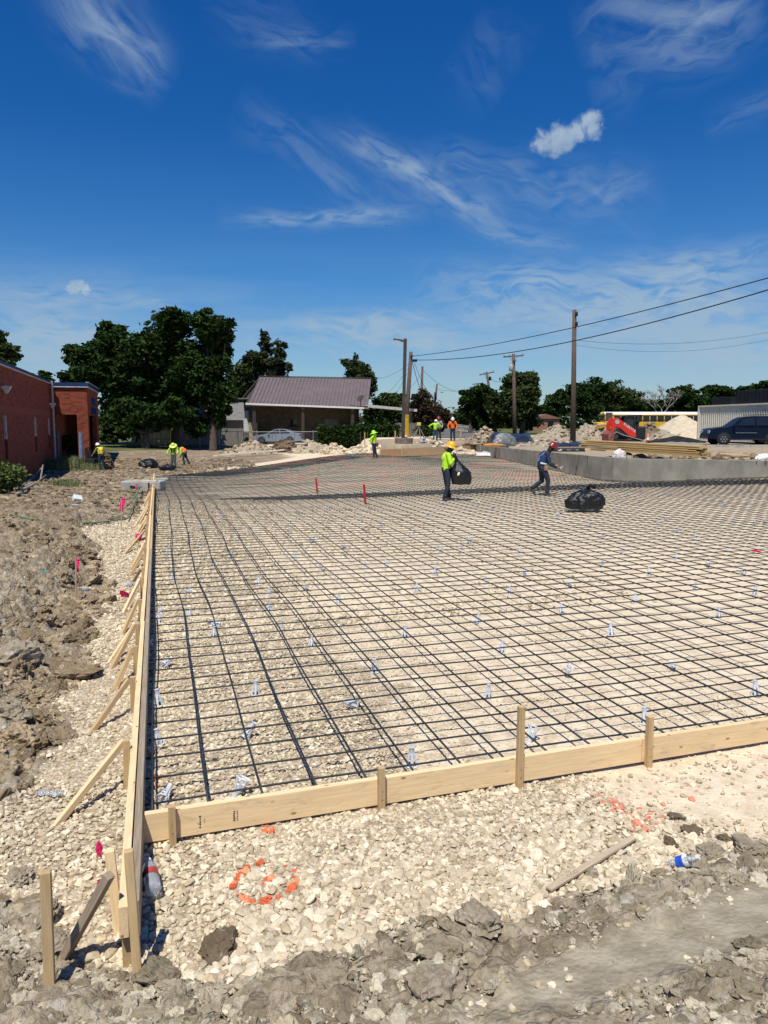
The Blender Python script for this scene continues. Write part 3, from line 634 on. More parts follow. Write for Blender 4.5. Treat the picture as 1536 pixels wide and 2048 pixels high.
# ------------------------------------------------------------------ plastic rebar chairs
def chair_mesh():
    mb = MB(); mb.smooth = False
    mb.lathe([(.034, 0), (.036, .004), (.030, .006), (.026, .006)], 14, cap=False)
    for k in range(6):
        a = 2*PI*k/6; mb.beam((.031*math.cos(a), .031*math.sin(a), .004), (.011*math.cos(a), .011*math.sin(a), .075), .013, .004, (math.cos(a), math.sin(a), 0))
    mb.lathe([(.022, .03), (.0235, .034), (.022, .038)], 12, cap=False); mb.lathe([(.011, .07), (.013, .078), (.013, .094), (.016, .104), (.013, .105), (.009, .09), (.009, .072)], 12, cap=False)
    return mb.mesh('rebar_chair', PLAS)
CH = chair_mesh()
chair_px = [(490,1478,1),(488,1590,2),(325,1610,3),(318,1490,0),(317,1412,0),(715,1418,3),(511,1390,0),(622,1293,4),(812,1274,0),(750,1345,0),(975,1395,0),(1002,1306,0),(1138,1358,2),(1222,1272,0),(1343,1337,3),(1512,1392,0),(1068,1482,2),(1290,1448,0),(824,1532,0),(955,1249,0),(1123,1227,0),(1437,1235,0),(1268,1206,0),(1415,1133,3),(1298,1151,0),(1205,1135,0),(1248,1107,3),(1138,1177,3),(1050,1151,0),(1020,1190,0),(972,1166,4),(832,1184,0),(677,1206,4),(538,1191,4),(540,1222,4),(562,1257,4),(427,1274,4),(440,1257,3),(518,1171,0),(428,1136,4),(463,1116,0),(322,1228,4),(318,1247,0),(305,1293,3),(335,1111,0),(344,1158,4),(326,1339,3),(378,1234,4),(382,1189,3),(773,1133,0),(905,1060,3),(880,1106,0),(925,1099,4),(938,1089,0),(975,1043,0),(985,1019,3),(957,1011,0),(1010,1036,0),(1063,1046,3),(1113,1036,0),(1120,1029,3),(1058,1008,0),(1235,1025,3),(1243,1001,0),(1257,993,3),(1280,986,3),(1340,991,3),(1403,986,0),(1390,1079,0),(1360,1066,3),(1310,1049,3),(1330,1038,0),(1277,1009,4),(1317,996,0),(1475,986,4),(1470,1047,0),(1508,1051,0),(1530,1046,3),(1455,1101,4),(1495,1021,0),(1440,1013,3),(1383,1001,4),(1445,1009,0),(1177,981,0),(1126,991,0),(1115,997,3),(665,1074,4),(620,1086,3),(580,1061,4),(602,1031,3),(562,1002,4),(722,1041,4),(762,1056,3),(702,1011,4),(658,1021,3),(802,1011,4),(852,1031,3),(822,1076,4),(912,1003,0),(640,1141,4),(690,1096,3),(730,1136,4),(870,1151,0),(1100,1080,3),(1180,1055,0),(1200,1078,3),(1040,1110,4),(1350,1120,0),(1490,1150,3),(1510,1190,0),(1390,1180,4),(610,1180,3),(590,1120,4),(500,1060,3),(520,1020,4),(440,1040,3),(470,1085,4),(410,1060,3),(400,1092,4),(555,955,3),(640,985,4),(880,1010,3),(930,990,0),(1030,975,3)]
lab = {0: 'small white plastic bar chair standing upright in the steel mat', 1: 'white plastic bar chair leaning on its side against a long bar', 2: 'white plastic bar chair tipped upside down with its legs splayed', 3: 'white plastic bar chair lying on its side on the stones', 4: 'faint white plastic bar chair low under the crossing bars'}
for k, (px, py, s_) in enumerate(chair_px):
    p = g_at(px, py); o = bpy.data.objects.new('rebar_chair', CH); COL.objects.link(o); z = p.z; rz = random.uniform(0, 6)
    if s_ in (0, 4): rot = (random.uniform(-.15, .15), random.uniform(-.15, .15), rz); z += 0.004
    elif s_ == 1: rot = (.55, .3, 1.0); z += .02
    elif s_ == 2: rot = (2.7, .25, rz); z += .11
    else: rot = (1.3, 0, rz); z += .035
    o.location = (p.x, p.y, z); o.rotation_euler = rot; tag(o, lab[s_], 'rebar chair', 'white plastic rebar chairs in the mat')
    kk = random.uniform(1.08, 1.3); o.scale = (kk*.9, kk*.9, kk*.8) if s_ == 4 else (kk, kk, kk)
# ------------------------------------------------------------------ timber forms
def stick(name, a, b, w, h, mat, parent=None, up=(0, 0, 1), bevel=0.0025, point=0.0, org=Vector((0, 0, 0))):
    """straight piece of timber with its own local x along the grain"""
    a = Vector(a); b = Vector(b); L = (b-a).length; mb = MB()
    segs = max(1, int(L/0.6)); mb.box((0, 0, 0), (L, w, h))
    if point:
        mb.v = []; mb.f = []; mb.mi = []; mb.sm = []
        mb.add([(-L/2, -w*.08, -h*.08), (-L/2, w*.08, -h*.08), (-L/2, w*.08, h*.08), (-L/2, -w*.08, h*.08), (-L/2+point, -w/2, -h/2), (-L/2+point, w/2, -h/2), (-L/2+point, w/2, h/2), (-L/2+point, -w/2, h/2), (L/2, -w/2, -h/2), (L/2, w/2, -h/2), (L/2, w/2, h/2), (L/2, -w/2, h/2)],
               [(0, 1, 2, 3), (0, 4, 5, 1), (1, 5, 6, 2), (2, 6, 7, 3), (3, 7, 4, 0), (4, 8, 9, 5), (5, 9, 10, 6), (6, 10, 11, 7), (7, 11, 8, 4), (11, 10, 9, 8)])
    o = mb.build(name, mat, parent, bevel=bevel)
    t = (b-a).normalized(); u = Vector(up); sd = u.cross(t)
    if sd.length < 1e-3: sd = Vector((0, 1, 0)).cross(t)
    sd.normalize(); u2 = t.cross(sd)
    o.rotation_euler = Matrix((t, sd, u2)).transposed().to_euler(); o.location = (a+b)/2-org; return o
NAIL = M('nail_head', (.25, .22, .2), .4, .8)
def front_form():
    org = Vector((-.16, 4.03, 0)); t = thing('timber_form', 'new pine edge board with four short stakes across the front of the mat', 'formwork', org)
    def fy(x): return 4.015+(x+.16)*.036
    zb, zt_ = .022, .180; xs = [-.168, 2.95, 6.2]
    for i in range(2):
        a = Vector((xs[i], fy(xs[i]), (zb+zt_)/2)); b = Vector((xs[i+1]-.004, fy(xs[i+1]), (zb+zt_)/2)); o = stick('board', a, b, .038, zt_-zb, PINE, t, org=org)
        if i: o['label'] = 'darker length of board at the right'
    # lumber grade stamps printed on the face
    for (x, w, h, rows) in ((.155, .010, .075, 5), (.178, .004, .03, 3), (.335, .012, .06, 6), (.352, .006, .06, 6)):
        mb = MB()
        for r in range(rows): mb.box((x-org.x+random.uniform(-.001, .001), fy(x)-.0195-org.y, .10-org.z+(r-rows/2)*h/rows), (w*random.uniform(.6, 1), .0012, h/rows*.55))
        mb.build('grade_stamp', INK, t)
    for (px, top, bot) in ((345, 1610, 1708), (763, 1533, 1630), (1040, 1412, 1570), (1299, 1432, 1510)):
        rx_ = ray(px, (top+bot)/2); x = 1.0
        for _ in range(6): x = rx_[0]/rx_[1]*(fy(x)-.0385)
        y = fy(x)-.019-.0195; d = cdepth((x, y, .1)); 
        def zpx(py): r_ = ray(px, py); k = y/r_[1]; return CAMZ+r_[2]*k
        s_ = stick('stake', (x, y, -.05), (x+random.uniform(-.004, .004), y-.004, zpx(top)), .038, .038, PINE2, t, up=(0, -1, 0), org=org)
        for dz in (.10, .135):
            MB().lathe([(.0045, 0), (.0045, .003)], 8).build('nail_head', NAIL, s_, (dz-.1, .0, .0195) if False else (0, 0, 0)) if False else None
        mb = MB(); 
        for dz in (.07, .12): mb.ball((x-org.x, y-.02-org.y, dz), (.0045, .003, .0045), 8, 5)
        mb.build('nail', NAIL, t)
front_form()
def left_form():
    org = Vector((-.19, 3.1, 0)); t = thing('timber_form', 'long stacked timber form with many raking braces down the left of the mat', 'formwork', org)
    def X(y): return -.195
    def zz(y): return zt1(-.1, y)
    ys = [3.13, 7.9, 12.7, 17.5, 22.3, 27.1, 31.9, 36.7, 39.6]
    for i in range(len(ys)-1):
        a, b = ys[i], ys[i+1]-.006
        za, zb_ = (.165, .175) if i == 0 else (zz(a)+.17, zz(b)+.17)
        if i == 1: za = .175
        dx = .0 if i else 0
        stick('board', (X(a)-.006*(i % 2), a, za), (X(b)+.004*(i % 2), b, zb_), .038, .14, PINE, t, org=org)
        stick('lower_board', (X(a)+.043, a+(.06 if i == 0 else 0), za-.03), (X(b)+.043, b, zb_-.03), .038, .16, OLDW if i < 2 else PINE2, t, org=org)
    stick('lower_board', (X(0)+.006, 3.17, .0), (X(0)+.006, 4.6, .01), .038, .135, PINE2, t, org=org)
    B = [((240, 1490), (98, 1658)), ((268, 1357), (172, 1472)), ((274, 1291), (226, 1383)), ((281, 1246), (213, 1328)), ((277, 1250), (219, 1340)), ((281, 1198), (240, 1273)), ((285, 1157), (243, 1228)), ((286, 1134), (262, 1170)), ((289, 1107), (258, 1152)),
         ((290, 1085), (266, 1130)), ((291, 1096), (261, 1140)), ((296, 1048), (262, 1092)), ((298, 1033), (270, 1064)), ((300, 1009), (275, 1042)), ((293, 1072), (243, 1112)), ((295, 1056), (268, 1088)), ((297, 1040), (272, 1068)), ((299, 1026), (276, 1052)), ((299, 1015), (266, 1056)), ((301, 1003), (281, 1030)), ((302, 992), (284, 1014)), ((303, 982), (288, 1002)), ((304, 974), (290, 992)), ((305, 966), (292, 984)), ((305, 959), (296, 972)), ((306, 952), (298, 962)), ((306, 946), (300, 955))]
    for k, (tp, ft) in enumerate(B):
        q = at(*tp, .27+(-.1 if k > 12 else 0)); y = q.y; z0 = zz(y); f = g_at(*ft); ztop = z0+.285+random.uniform(-.02, .02)
        s_ = stick('stake', (-.242+random.uniform(-.006, .004), y, z0-.08), (-.238, y+random.uniform(-.02, .02), ztop), .038, .038, PINE2, t, up=(0, -1, 0), org=org)
        foot = Vector((min(f.x, -.42), f.y, f.z-.03))
        stick('brace', foot, (-.262-.004*(k % 3), y+.03+random.uniform(-.01, .01), ztop-.03), .038, .030, PINE2 if k % 3 else PINE, t, up=(0, 1, .3), org=org)
    # the orange layout line sprayed over the top of the boards
    o = MB().box((X(0)-org.x, at(262, 1582, .235).y-org.y, .2355), (.040, .018, .0015)).build('paint_mark', M('orange_paint', (.85, .12, .03), .7), t)
left_form()
# stakes, braces and laths that stand or lie loose at the near corner
def gpx(px, py, dz=0): p = g_at(px, py); return Vector((p.x, p.y, p.z+dz))
def toppt(base, px, py):
    """point above base (same distance) seen at px,py"""
    d = cdepth(base); return P(px, py, d-.02)
b0 = gpx(100, 1985); b1 = toppt(b0, 91, 1742)
tag(stick('stake', b0-(b1-b0)*.12, b1, .040, .040, PINE2, up=(0, -1, .2), point=.05, bevel=.004), 'lone thick wooden stake driven upright in the clay at bottom left', 'stake')
b0 = gpx(276, 1960); b1 = toppt(b0, 257, 1700); b1.x += 0
tag(stick('stake', b0-(b1-b0)*.1, b1, .036, .036, PINE2, up=(0, -1, .2), point=.04, bevel=.004), 'tall stake leaning on the near end of the long form', 'stake')
b0 = gpx(238, 1862); b1 = toppt(b0, 219, 1700)
tag(stick('stake', b0-(b1-b0)*.12, b1, .042, .036, PINE, up=(0, -1, .2), point=.04, bevel=.004), 'short stake behind the pink ribbon on the outer side of the form', 'stake')
f0 = gpx(128, 1915); f1 = P(219, 1750, cdepth((-.25, 3.13, .2)))
tag(stick('brace', f0-(f1-f0)*.05, f1, .036, .038, OLDW, up=(-.5, -1, .6), bevel=.003), 'raking brace leaning from the clay up to the near end of the form', 'brace')
f0 = gpx(1097, 1790, .03); f1 = gpx(1266, 1688, .035)
lt = stick('lath', f0, f1, .036, .014, wood('sunned_lath', (.60, .48, .34), (.44, .33, .22)), bevel=.002); tag(lt, 'weathered pointed lath with scribbled writing lying across the stones', 'lath')
mb = MB()
for k in range(3):
    mb.lathe([(.010, 0), (.0115, .0008), (.010, .0012)], 14, (-.20+k*.026, 0, .0062), cap=False)
mb.build('marker_writing', INK, lt)
# ------------------------------------------------------------------ litter
def ribbon(px, py, w, h, name, label, tilt=0.3, dz=.0, base=None, mat=PINK):
    p = base or g_at(px, py); mb = MB(); n = 6; rows = []
    for i in range(n+1):
        u = i/n; rows.append([Vector((w*(j/3-.5), .012*math.sin(u*7+j), h*(u-.5)+.01*math.sin(j*2+i))) for j in range(4)])
    vs = [v for r in rows for v in r]; fs = [(i*4+j, i*4+j+1, i*4+j+5, i*4+j+4) for i in range(n) for j in range(3)]
    mb.add(vs, fs); o = mb.build(name, mat, None, (p.x, p.y, p.z+dz), (tilt, random.uniform(-.3, .3), CAMYAW))
    sd = o.modifiers.new('thick', 'SOLIDIFY'); sd.thickness = .0015
    if label: tag(o, label, 'flag')
    return o
def flag_stake(px, py, top, label, fw=.05, fh=.09, sway=0.0):
    p = g_at(px, py); d = cdepth(p); q = P(px+sway, top, d); t = thing('survey_flag', label, 'survey flag', p)
    mb = MB(); mb.tube([(0, 0, -.05), (q.x-p.x, q.y-p.y, q.z-p.z)], .006 if d < 9 else .010, 6); mb.build('stem', PINE2, t)
    r = ribbon(px, top, fw, fh, 'ribbon', None, .1, base=q); r.parent = t; r.location = (q.x-p.x+.01, q.y-p.y, q.z-p.z-fh*.35); return t
flag_stake(152, 1212, 1122, 'wooden lath with a pink ribbon standing in the brown clay', .05, .16)
flag_stake(243, 1062, 1000, 'thin pink ribboned lath standing beyond the gravel strip', .09, .28)
flag_stake(272, 985, 970, 'small pink ribboned peg in front of the concrete block', .08, .2)
flag_stake(276, 1095, 1070, 'short pink pin flag between the far braces', .12, .12)
tag(ribbon(250, 1202, .115, .12, 'flag', None, .7, .08), 'bright pink square flag lying against a brace on the gravel', 'flag')
tag(ribbon(200, 1740, .03, .11, 'ribbon', None, .4, .10), 'pink ribbon hanging behind the nearest raking brace', 'ribbon')
tag(ribbon(208, 1785, .05, .05, 'ribbon', None, .9, .05), 'pink ribbon end on the stones under the nearest brace', 'ribbon')
tag(ribbon(1512, 1112, .16, .06, 'flag', None, 1.2, .08), 'pink flag lying flat on the mat at the right edge', 'flag')
CLR = M('clear_plastic', (.82, .86, .90), .12, 0, .05, 20, .1, .002, Transmission_Weight=0.72, IOR=1.2); REDL = M('red_label', (.45, .06, .05), .5); BLUE = M('blue_label', (.02, .09, .55), .4)
def bottle(px, py, s_, rot, label, lm=None, crush=0.0, dz=.033):
    p = g_at(px, py); t = thing('plastic_bottle', label, 'plastic bottle', (p.x, p.y, p.z+dz*s_)); t.rotation_euler = rot; t.scale = (s_, s_, s_)
    mb = MB(); mb.smooth = True; prof = [(.004, -.1), (.028, -.1), (.033, -.092)]
    for k in range(7): prof += [(.033-crush*.01*(k % 2), -.08+k*.018), (.0305-crush*.008*random.random(), -.071+k*.018)]
    prof += [(.032, .05), (.024, .075), (.013, .09), (.0125, .098)]
    mb.lathe(prof, 18); 
    if crush:
        mb.v = [(x*(1+crush*.5*math.sin(z*60+x*40)), y*(1-crush*.6), z+crush*.02*math.sin(x*90)) for x, y, z in mb.v]
    mb.build('body', CLR, t); c = MB(); c.lathe([(.0145, .097), (.0145, .113), (.002, .1135)], 14); c.build('cap', WHT, t)
    if lm: l = MB(); l.smooth = True; l.lathe([(.0338, -.02), (.034, .0), (.0338, .02)], 18, cap=False); l.build('label_band', lm, t)
    return t
bottle(303, 1782, 1.1, (PI/2-.1, 0, .12+PI), 'clear plastic bottle with a red label lying beside the form end', REDL, 0, .07)
bottle(104, 1592, .8, (PI/2, 0, 1.2), 'flattened clear bottle on the gravel under the first long brace', None, .6, .02)
bottle(163, 1182, 1.0, (PI/2, 0, 1.6), 'clear bottle lying in the clay right of the pink ribboned lath', None, .2)
bottle(264, 1173, 1.0, (PI/2, 0, 1.7), 'clear bottle on the gravel behind the braces', None, .1)
b_ = bottle(1362, 1738, .85, (.9, .5, .3), 'crushed blue and white soft drink bottle stuck in the clay at right', BLUE, .5, .045)
MB().lathe([(.0345, .022), (.035, .035), (.031, .052)], 18, cap=False).build('white_band', WHT, b_)
mb = MB(); mb.box((0, 0, 0), (.26, .2, .16), (0.2, .15, 0)); o = mb.build('plastic_tub', M('milky_plastic', (.62, .68, .70), .4, 0, .1, 6), None, bevel=.03); p = g_at(155, 1003); o.location = (p.x, p.y, p.z+.08); o.rotation_euler = (.5, .1, .4)
tag(o, 'milky white square plastic tub lying on the brown soil', 'tub')
mb = MB(); mb.box((0, 0, 0), (.12, .05, .03), (0, .2, .3)); o = mb.build('glove', M('teal_rubber', (.05, .28, .27), .6), None, bevel=.012); p = g_at(90, 1152); o.location = (p.x, p.y, p.z+.05); tag(o, 'small teal rubber glove dropped on the clay heap', 'glove')
mb = MB(); mb.box((0, 0, 0), (.2, .08, .04), (0, .1, .3)); o = mb.build('plastic_wrapper', M('pale_blue', (.35, .5, .62), .5), None, bevel=.015); p = g_at(151, 1014); o.location = (p.x, p.y, p.z+.05); tag(o, 'pale blue wrapper just below the milky plastic tub', 'wrapper')
mb = MB(); mb.box((0, 0, 0), (.3, .1, .06), (0, .1, .3)); o = mb.build('blue_wrapper', BLUE, None, bevel=.02); p = g_at(73, 990); o.location = (p.x, p.y, p.z+.05); tag(o, 'dark blue wrapper on the pale stones by the brick wall', 'wrapper')
GREEN = M('green_hose', (.12, .22, .13), .6); mb = MB(); mb.smooth = True
mb.tube([gpx(20, 1040, .12), gpx(60, 1043, .06), gpx(130, 1050, .04), gpx(190, 1050, .05), gpx(255, 1046, .1), gpx(275, 1008, .15)], .016, 6); tag(mb.build('garden_hose', GREEN), 'thin green line lying across the dirt towards the form', 'hose')
for k, (a, b, lb_) in enumerate([((272, 1008), (284, 985), 'pale green strip of plastic leaning over the far braces'), ((262, 1012), (290, 1004), 'pale green strip of plastic lying flat by the far braces')]):
    mb = MB(); mb.tube([gpx(*a, .1), gpx((a[0]+b[0])/2, (a[1]+b[1])/2, .35), gpx(*b, .2)], .018, 6); tag(mb.build('plastic_strip', GREEN), lb_, 'plastic strip')
# black bag on the mat
def sack(w, d, h, seed, folds=9, sub=5):
    v, f = ico(sub); out = []
    for a in v:
        p = Vector(a); k = 1+.16*mnoise.noise(p*1.3+Vector((seed, 0, 0))); th = math.atan2(p.y, p.x)
        k += .05*math.sin(th*folds+4*mnoise.noise(p*2.5+Vector((seed, 3, 0)))+p.z*2)*(1-abs(p.z)*.5)+.13*abs(mnoise.noise(Vector((p.x*2.2, p.y*2.2, p.z*4.5))+Vector((0, seed, 0))))+.03*abs(mnoise.noise(p*6.5+Vector((2, seed, 0))))-.04
        q = p*k; q.z = max(q.z, -.55); out.append((q.x*w/2, q.y*d/2, (q.z+.55)*h/1.55))
    mb = MB(); mb.smooth = True; mb.add(out, [tuple(q) for q in f]); return mb
p = g_at(1181, 1026); t = thing('trash_bag', 'full black trash bag slumped on the steel mat at right', 'trash bag', (p.x, p.y+.3, p.z+.07), CAMYAW-.2)
mb = sack(.95, .6, .48, 4, 13, 5); mb.v = [(x, y, z*(1+.25*x)) for x, y, z in mb.v]; mb.build('bag', BLACKP, t)
mb = MB(); mb.smooth = True; mb.tube([(.08, .05, .5), (.12, .04, .6), (.2, .0, .60), (.28, 0, .53)], [.06, .035, .06, .025], 10); mb.build('knot', BLACKP, t)
# red marker pipes
REDP = M('red_pipe', (.42, .012, .02), .4, 0, .15)
for (a, b_, lb_) in (((635, 986), (632, 957), 'shorter red painted pipe leaning in the mat, left of the pair'), ((731, 1009), (728, 969), 'taller red painted pipe standing in the mat, right of the pair')):
    p = g_at(*a); q = P(*b_, cdepth(p)); tag(MB().tube([p-Vector((0, 0, .05)), q], .032, 12).build('marker_pipe', REDP), lb_, 'marker pipe')
# ------------------------------------------------------------------ concrete wall, far form, behind the wall
def wall_run(mb, pts, thick, z0=-.15):
    """pts: (x,y,ztop), outer face on the line, thickness away from the camera side"""
    n = len(pts); F_ = []; Bk = []
    for i, (x, y, zt_) in enumerate(pts):
        a = Vector(pts[max(i-1, 0)][:2]); b = Vector(pts[min(i+1, n-1)][:2]); t = (b-a).normalized(); nn = Vector((-t.y, t.x)) 
        F_.append(Vector((x, y, 0))); Bk.append(Vector((x+nn.x*thick, y+nn.y*thick, 0)))
    vs = []
    for i in range(n):
        zt_ = pts[i][2]; vs += [F_[i]+Vector((0, 0, z0)), F_[i]+Vector((0, 0, zt_)), Bk[i]+Vector((0, 0, zt_)), Bk[i]+Vector((0, 0, z0))]
    fs = [(3, 2, 1, 0), tuple(range(4*n-4, 4*n))]
    for i in range(n-1):
        for j in range(4): fs.append((i*4+j, i*4+(j+1) % 4, i*4+4+(j+1) % 4, i*4+4+j))
    mb.add(vs, fs)
def wall_mat():
    m, n = new_mat('cast_wall'); pos = n.node('ShaderNodeNewGeometry').outputs['Position']
    a = n.noise(pos, 1.1, 6, 0.62); b = n.noise(n.vmath('MULTIPLY', pos, (2.5, 2.5, .35)), 2.0, 5, .6); c_ = n.noise(pos, 18, 4, .6)
    c = n.mix(n.ss(a, .35, .68), (.20, .19, .16, 1), (.30, .285, .24, 1)); c = n.mix(n.math('MULTIPLY', n.ss(b, .6, .72), .35), c, (.12, .115, .10, 1)); c = n.mix(n.math('MULTIPLY', n.ss(c_, .6, .75), .3), c, (.34, .33, .30, 1))
    finish(n, c, .9, 0, c_, .35, .006, .2); return m
WALLM = wall_mat()
zA = P(950, 890, cdepth((WA[0], WA[1], 0))).z; zB = P(1180, 911.5, cdepth((WB[0], WB[1], 0))).z; zM = P(1360, 919, cdepth((*wpt(1360, 966), 0))).z; WMp = wpt(1360, 964.5); zC = P(1536, 921.5, cdepth((WC[0], WC[1], 0))).z
t = thing('concrete_wall', 'long low grey concrete retaining wall bending along the right edge of the mat', 'retaining wall', (WB[0], WB[1], 0))
def rel(p, o): return (p[0]-o[0], p[1]-o[1], p[2])
def lerp2(a, b, k): return tuple(a[i]+(b[i]-a[i])*k for i in range(len(a)))
A3 = (*WA, zA); B3 = (*WB, zB); M3 = (*WMp, zM); C3 = (*WC, zC); D3 = (*WD, zC)
pp = [lerp2(A3, B3, k/6) for k in range(6)]+[B3]+[(*q_, P(px_, py_, cdepth((*q_, 0))).z) for q_, px_, py_ in zip(ARC, (1202, 1226, 1256, 1300), (913.3, 914.8, 916.3, 917.7))]+[M3, C3, D3]; mb = MB(); wall_run(mb, [rel(q, WB) for q in pp], .2); mb.build('wall', WALLM, t, bevel=.012)
# bulkhead pads, dribbles and rust stains on the cast face
STN = M('damp_stain', (.09, .085, .075), .9, 0, .3, 9)
ab = (Vector((WB[0], WB[1]))-Vector((WA[0], WA[1]))).normalized(); nB = Vector((-ab.y, ab.x))
def stain(q0, q1, k, w, ztop, zbot, nm='damp_stain'):
    a = Vector(q0[:2]); b = Vector(q1[:2]); tdir = (b-a).normalized(); nn = Vector((tdir.y, -tdir.x)); c = a+(b-a)*k+nn*.003; mb = MB(); o2 = Vector((WB[0], WB[1], 0))
    n = 7; L_ = []; R_ = []
    for i in range(n+1):
        u = i/n; ww = w*(1-.7*u)*(.7+.5*random.random()); z = ztop+(zbot-ztop)*u; L_.append(Vector((c.x-tdir.x*ww/2, c.y-tdir.y*ww/2, z))-o2); R_.append(Vector((c.x+tdir.x*ww/2, c.y+tdir.y*ww/2, z))-o2)
    for i in range(n): mb.quad(L_[i], R_[i], R_[i+1], L_[i+1])
    mb.build(nm, STN, t, fix=False)
stain(A3, B3, .985, .10, zB-.02, .45); stain(M3, C3, .96, .18, zC-.01, .5); stain(M3, C3, .85, .10, zC-.01, .55); stain(B3, M3, .45, .16, .78, .6); stain(A3, B3, .78, .14, .6, .35); stain(A3, B3, .93, .2, .42, .2)
PLY2 = PLY
zF1 = P(761, 899, cdepth((*FL, 0))).z; zF2 = P(805, 897, cdepth((*FC, 0))).z
o0 = Vector((FC[0], FC[1], 0)); t2 = thing('timber_form', 'distant tan timber form wall with short pegs between the light pole and the concrete wall', 'formwork', o0)
mb = MB(); wall_run(mb, [rel((*FL, zF1), FC), rel((*FC, zF2), FC)], .05); mb.build('board', wood('form_plywood_dark', (.34, .22, .11), (.26, .16, .08)), t2)
for k in range(3):
    a = lerp2((*FC, zF2), (*WA, zA), k/3+.004*(k > 0)); b = lerp2((*FC, zF2), (*WA, zA), (k+1)/3); mb = MB(); wall_run(mb, [rel(a, FC), rel(b, FC)], .05); mb.build('board', PLY2, t2)
for k in range(6):
    q = lerp2((*FL, zF1), (*WA, zA), (k+.4)/6.3) if k > 1 else lerp2((*FL, zF1), (*FC, zF2), .25+k*.4)
    stick('peg', (q[0], q[1]+.1, .2), (q[0], q[1]+.1, q[2]+.22), .06, .05, PINE2, t2, up=(0, -1, 0), org=o0)
stick('stake', (FC[0]-.06, FC[1]-.08, -.1), (FC[0]-.06, FC[1]-.08, .75), .09, .05, PINE2, t2, up=(0, -1, 0), org=o0)
# ---- rubble, piles
SOILM = {}
def pile(name, label, px0, px1, base_py, top_py, depth, tone_a, tone_b, seed, peak=.5, deep=None, cat='dirt pile', spiky=1.0, lump=1.0):
    a = P(px0, base_py, depth); b = P(px1, base_py, depth); w = (b-a).length; h = P(0, top_py, depth).z-P(0, base_py, depth).z; c = (a+b)/2; deep = deep or w*.6
    rng = np.random.default_rng(seed); nx, ny = 70, 46; u = np.linspace(-1, 1, nx); v = np.linspace(-1, 1, ny); U, V = np.meshgrid(u, v)
    pk = peak*2-1; Uu = np.where(U < pk, (U-pk)/(1+pk), (U-pk)/(1-pk)); r = np.sqrt(Uu**2+V**2); r = np.sqrt(np.abs(Uu)**1.8+V**2)
    Z = h*np.clip(1-r**1.15, 0, 1)*(1+.25*(fbm(U*3+seed, V*3, 2)-.5)*spiky)
    f1, f2, cid = worley(U*w*1.8+seed, V*deep*1.8, 3); Z = Z+(Z > .02)*.16*lump*(S(f2-f1, 0, .4)*(.3+cid)-.4)*min(h, 1.2)*.8+.05*(fbm(U*14, V*14, 4)-.5)-.06*(r > .96)
    mb = MB(); mb.smooth = True
    pts = [(U.flat[i]*w/2, V.flat[i]*deep/2, Z.flat[i]) for i in range(nx*ny)]
    fs = [(j*nx+i, j*nx+i+1, (j+1)*nx+i+1, (j+1)*nx+i) for j in range(ny-1) for i in range(nx-1)]
    mb.add(pts, fs); key = (tone_a, tone_b)
    if key not in SOILM:
        m, n = new_mat('pile_soil'); pos = n.node('ShaderNodeNewGeometry').outputs['Position']; n1 = n.noise(pos, 2.6, 6, .7, .3); n2 = n.noise(pos, 11, 5, .65)
        f = n.math('ADD', n.math('MULTIPLY', n1, .5), n.math('MULTIPLY', n2, .5)); cc = n.mix(n.ss(f, .36, .64), c4(tone_a), c4(tone_b)); finish(n, cc, .95, 0, f, 1.0, .08, .1); SOILM[key] = m
    z0 = zt1(c.x, c.y); t = thing(name, label, cat, (c.x, c.y, min(c.z, z0)), CAMYAW)
    mb.build('mound', SOILM[key], t, fix=False)
    k = int(260*lump); ii = rng.integers(0, nx*ny, k); ii = ii[(r.flat[ii] < 1.02)]; sz = (.05+.22*rng.random(len(ii))**2.5)*(.6+.4*lump)
    pos = np.stack([U.flat[ii]*w/2, V.flat[ii]*deep/2, Z.flat[ii]+sz*.2], 1); pos[:, 2] = np.maximum(pos[:, 2], 0)
    o = scatter('lumps', [rock_variant(1, rng, 5, .5, .85) for _ in range(6)], pos, sz, tones(len(ii), tone_a, tuple(min(1, q*1.25) for q in tone_b), rng), STONE, rng); o.parent = t; o['kind'] = 'stuff'
    return t
TB = (.17, .125, .085); TBL = (.42, .34, .25); TAN = (.46, .37, .25); TANL = (.66, .56, .42); DK = (.075, .05, .032); DKL = (.20, .145, .10); GY = (.22, .18, .13); GYL = (.42, .35, .26)
pile('dirt_pile', 'brown lumpy dirt pile right of the orange shirted worker', 925, 1008, 886, 854, 58, TB, TBL, 1, .55)
pile('dirt_pile', 'wide brown dirt pile behind the tall bare pole', 1045, 1165, 888, 849, 66, GY, GYL, 2, .6)
pile('dirt_pile', 'grey brown dirt pile left of the red loader', 1130, 1246, 888, 847, 64, GY, GYL, 3, .35)
pile('gravel_pile', 'tall pale tan gravel pile between the loader and the container', 1278, 1470, 884, 829, 70, (.44, .36, .25), (.62, .53, .39), 4, .43, 11, 'gravel pile', .3, .45)
pile('dirt_pile', 'dark brown earth heap right behind the loader cab', 1246, 1350, 886, 843, 66, (.13, .095, .065), (.25, .19, .135), 5, .45)
pile('gravel_pile', 'low grey rubble heap in front of the tall gravel pile', 1290, 1372, 887, 858, 62, (.24, .20, .15), (.42, .35, .27), 6, .4, 6, 'gravel pile', .6, .6)
pile('dirt_pile', 'broken pale clods heaped in front of the silver car', 432, 560, 910, 883, 62, (.20, .15, .10), (.46, .38, .28), 7, .6)
pile('dirt_pile', 'dark brown soil heap under the middle of the house', 530, 612, 904, 880, 63, DK, DKL, 8, .5)
pile('dirt_pile', 'grey tan clod heap right of the dark soil heap', 575, 690, 908, 881, 61, GY, (.50, .42, .31), 9, .35)
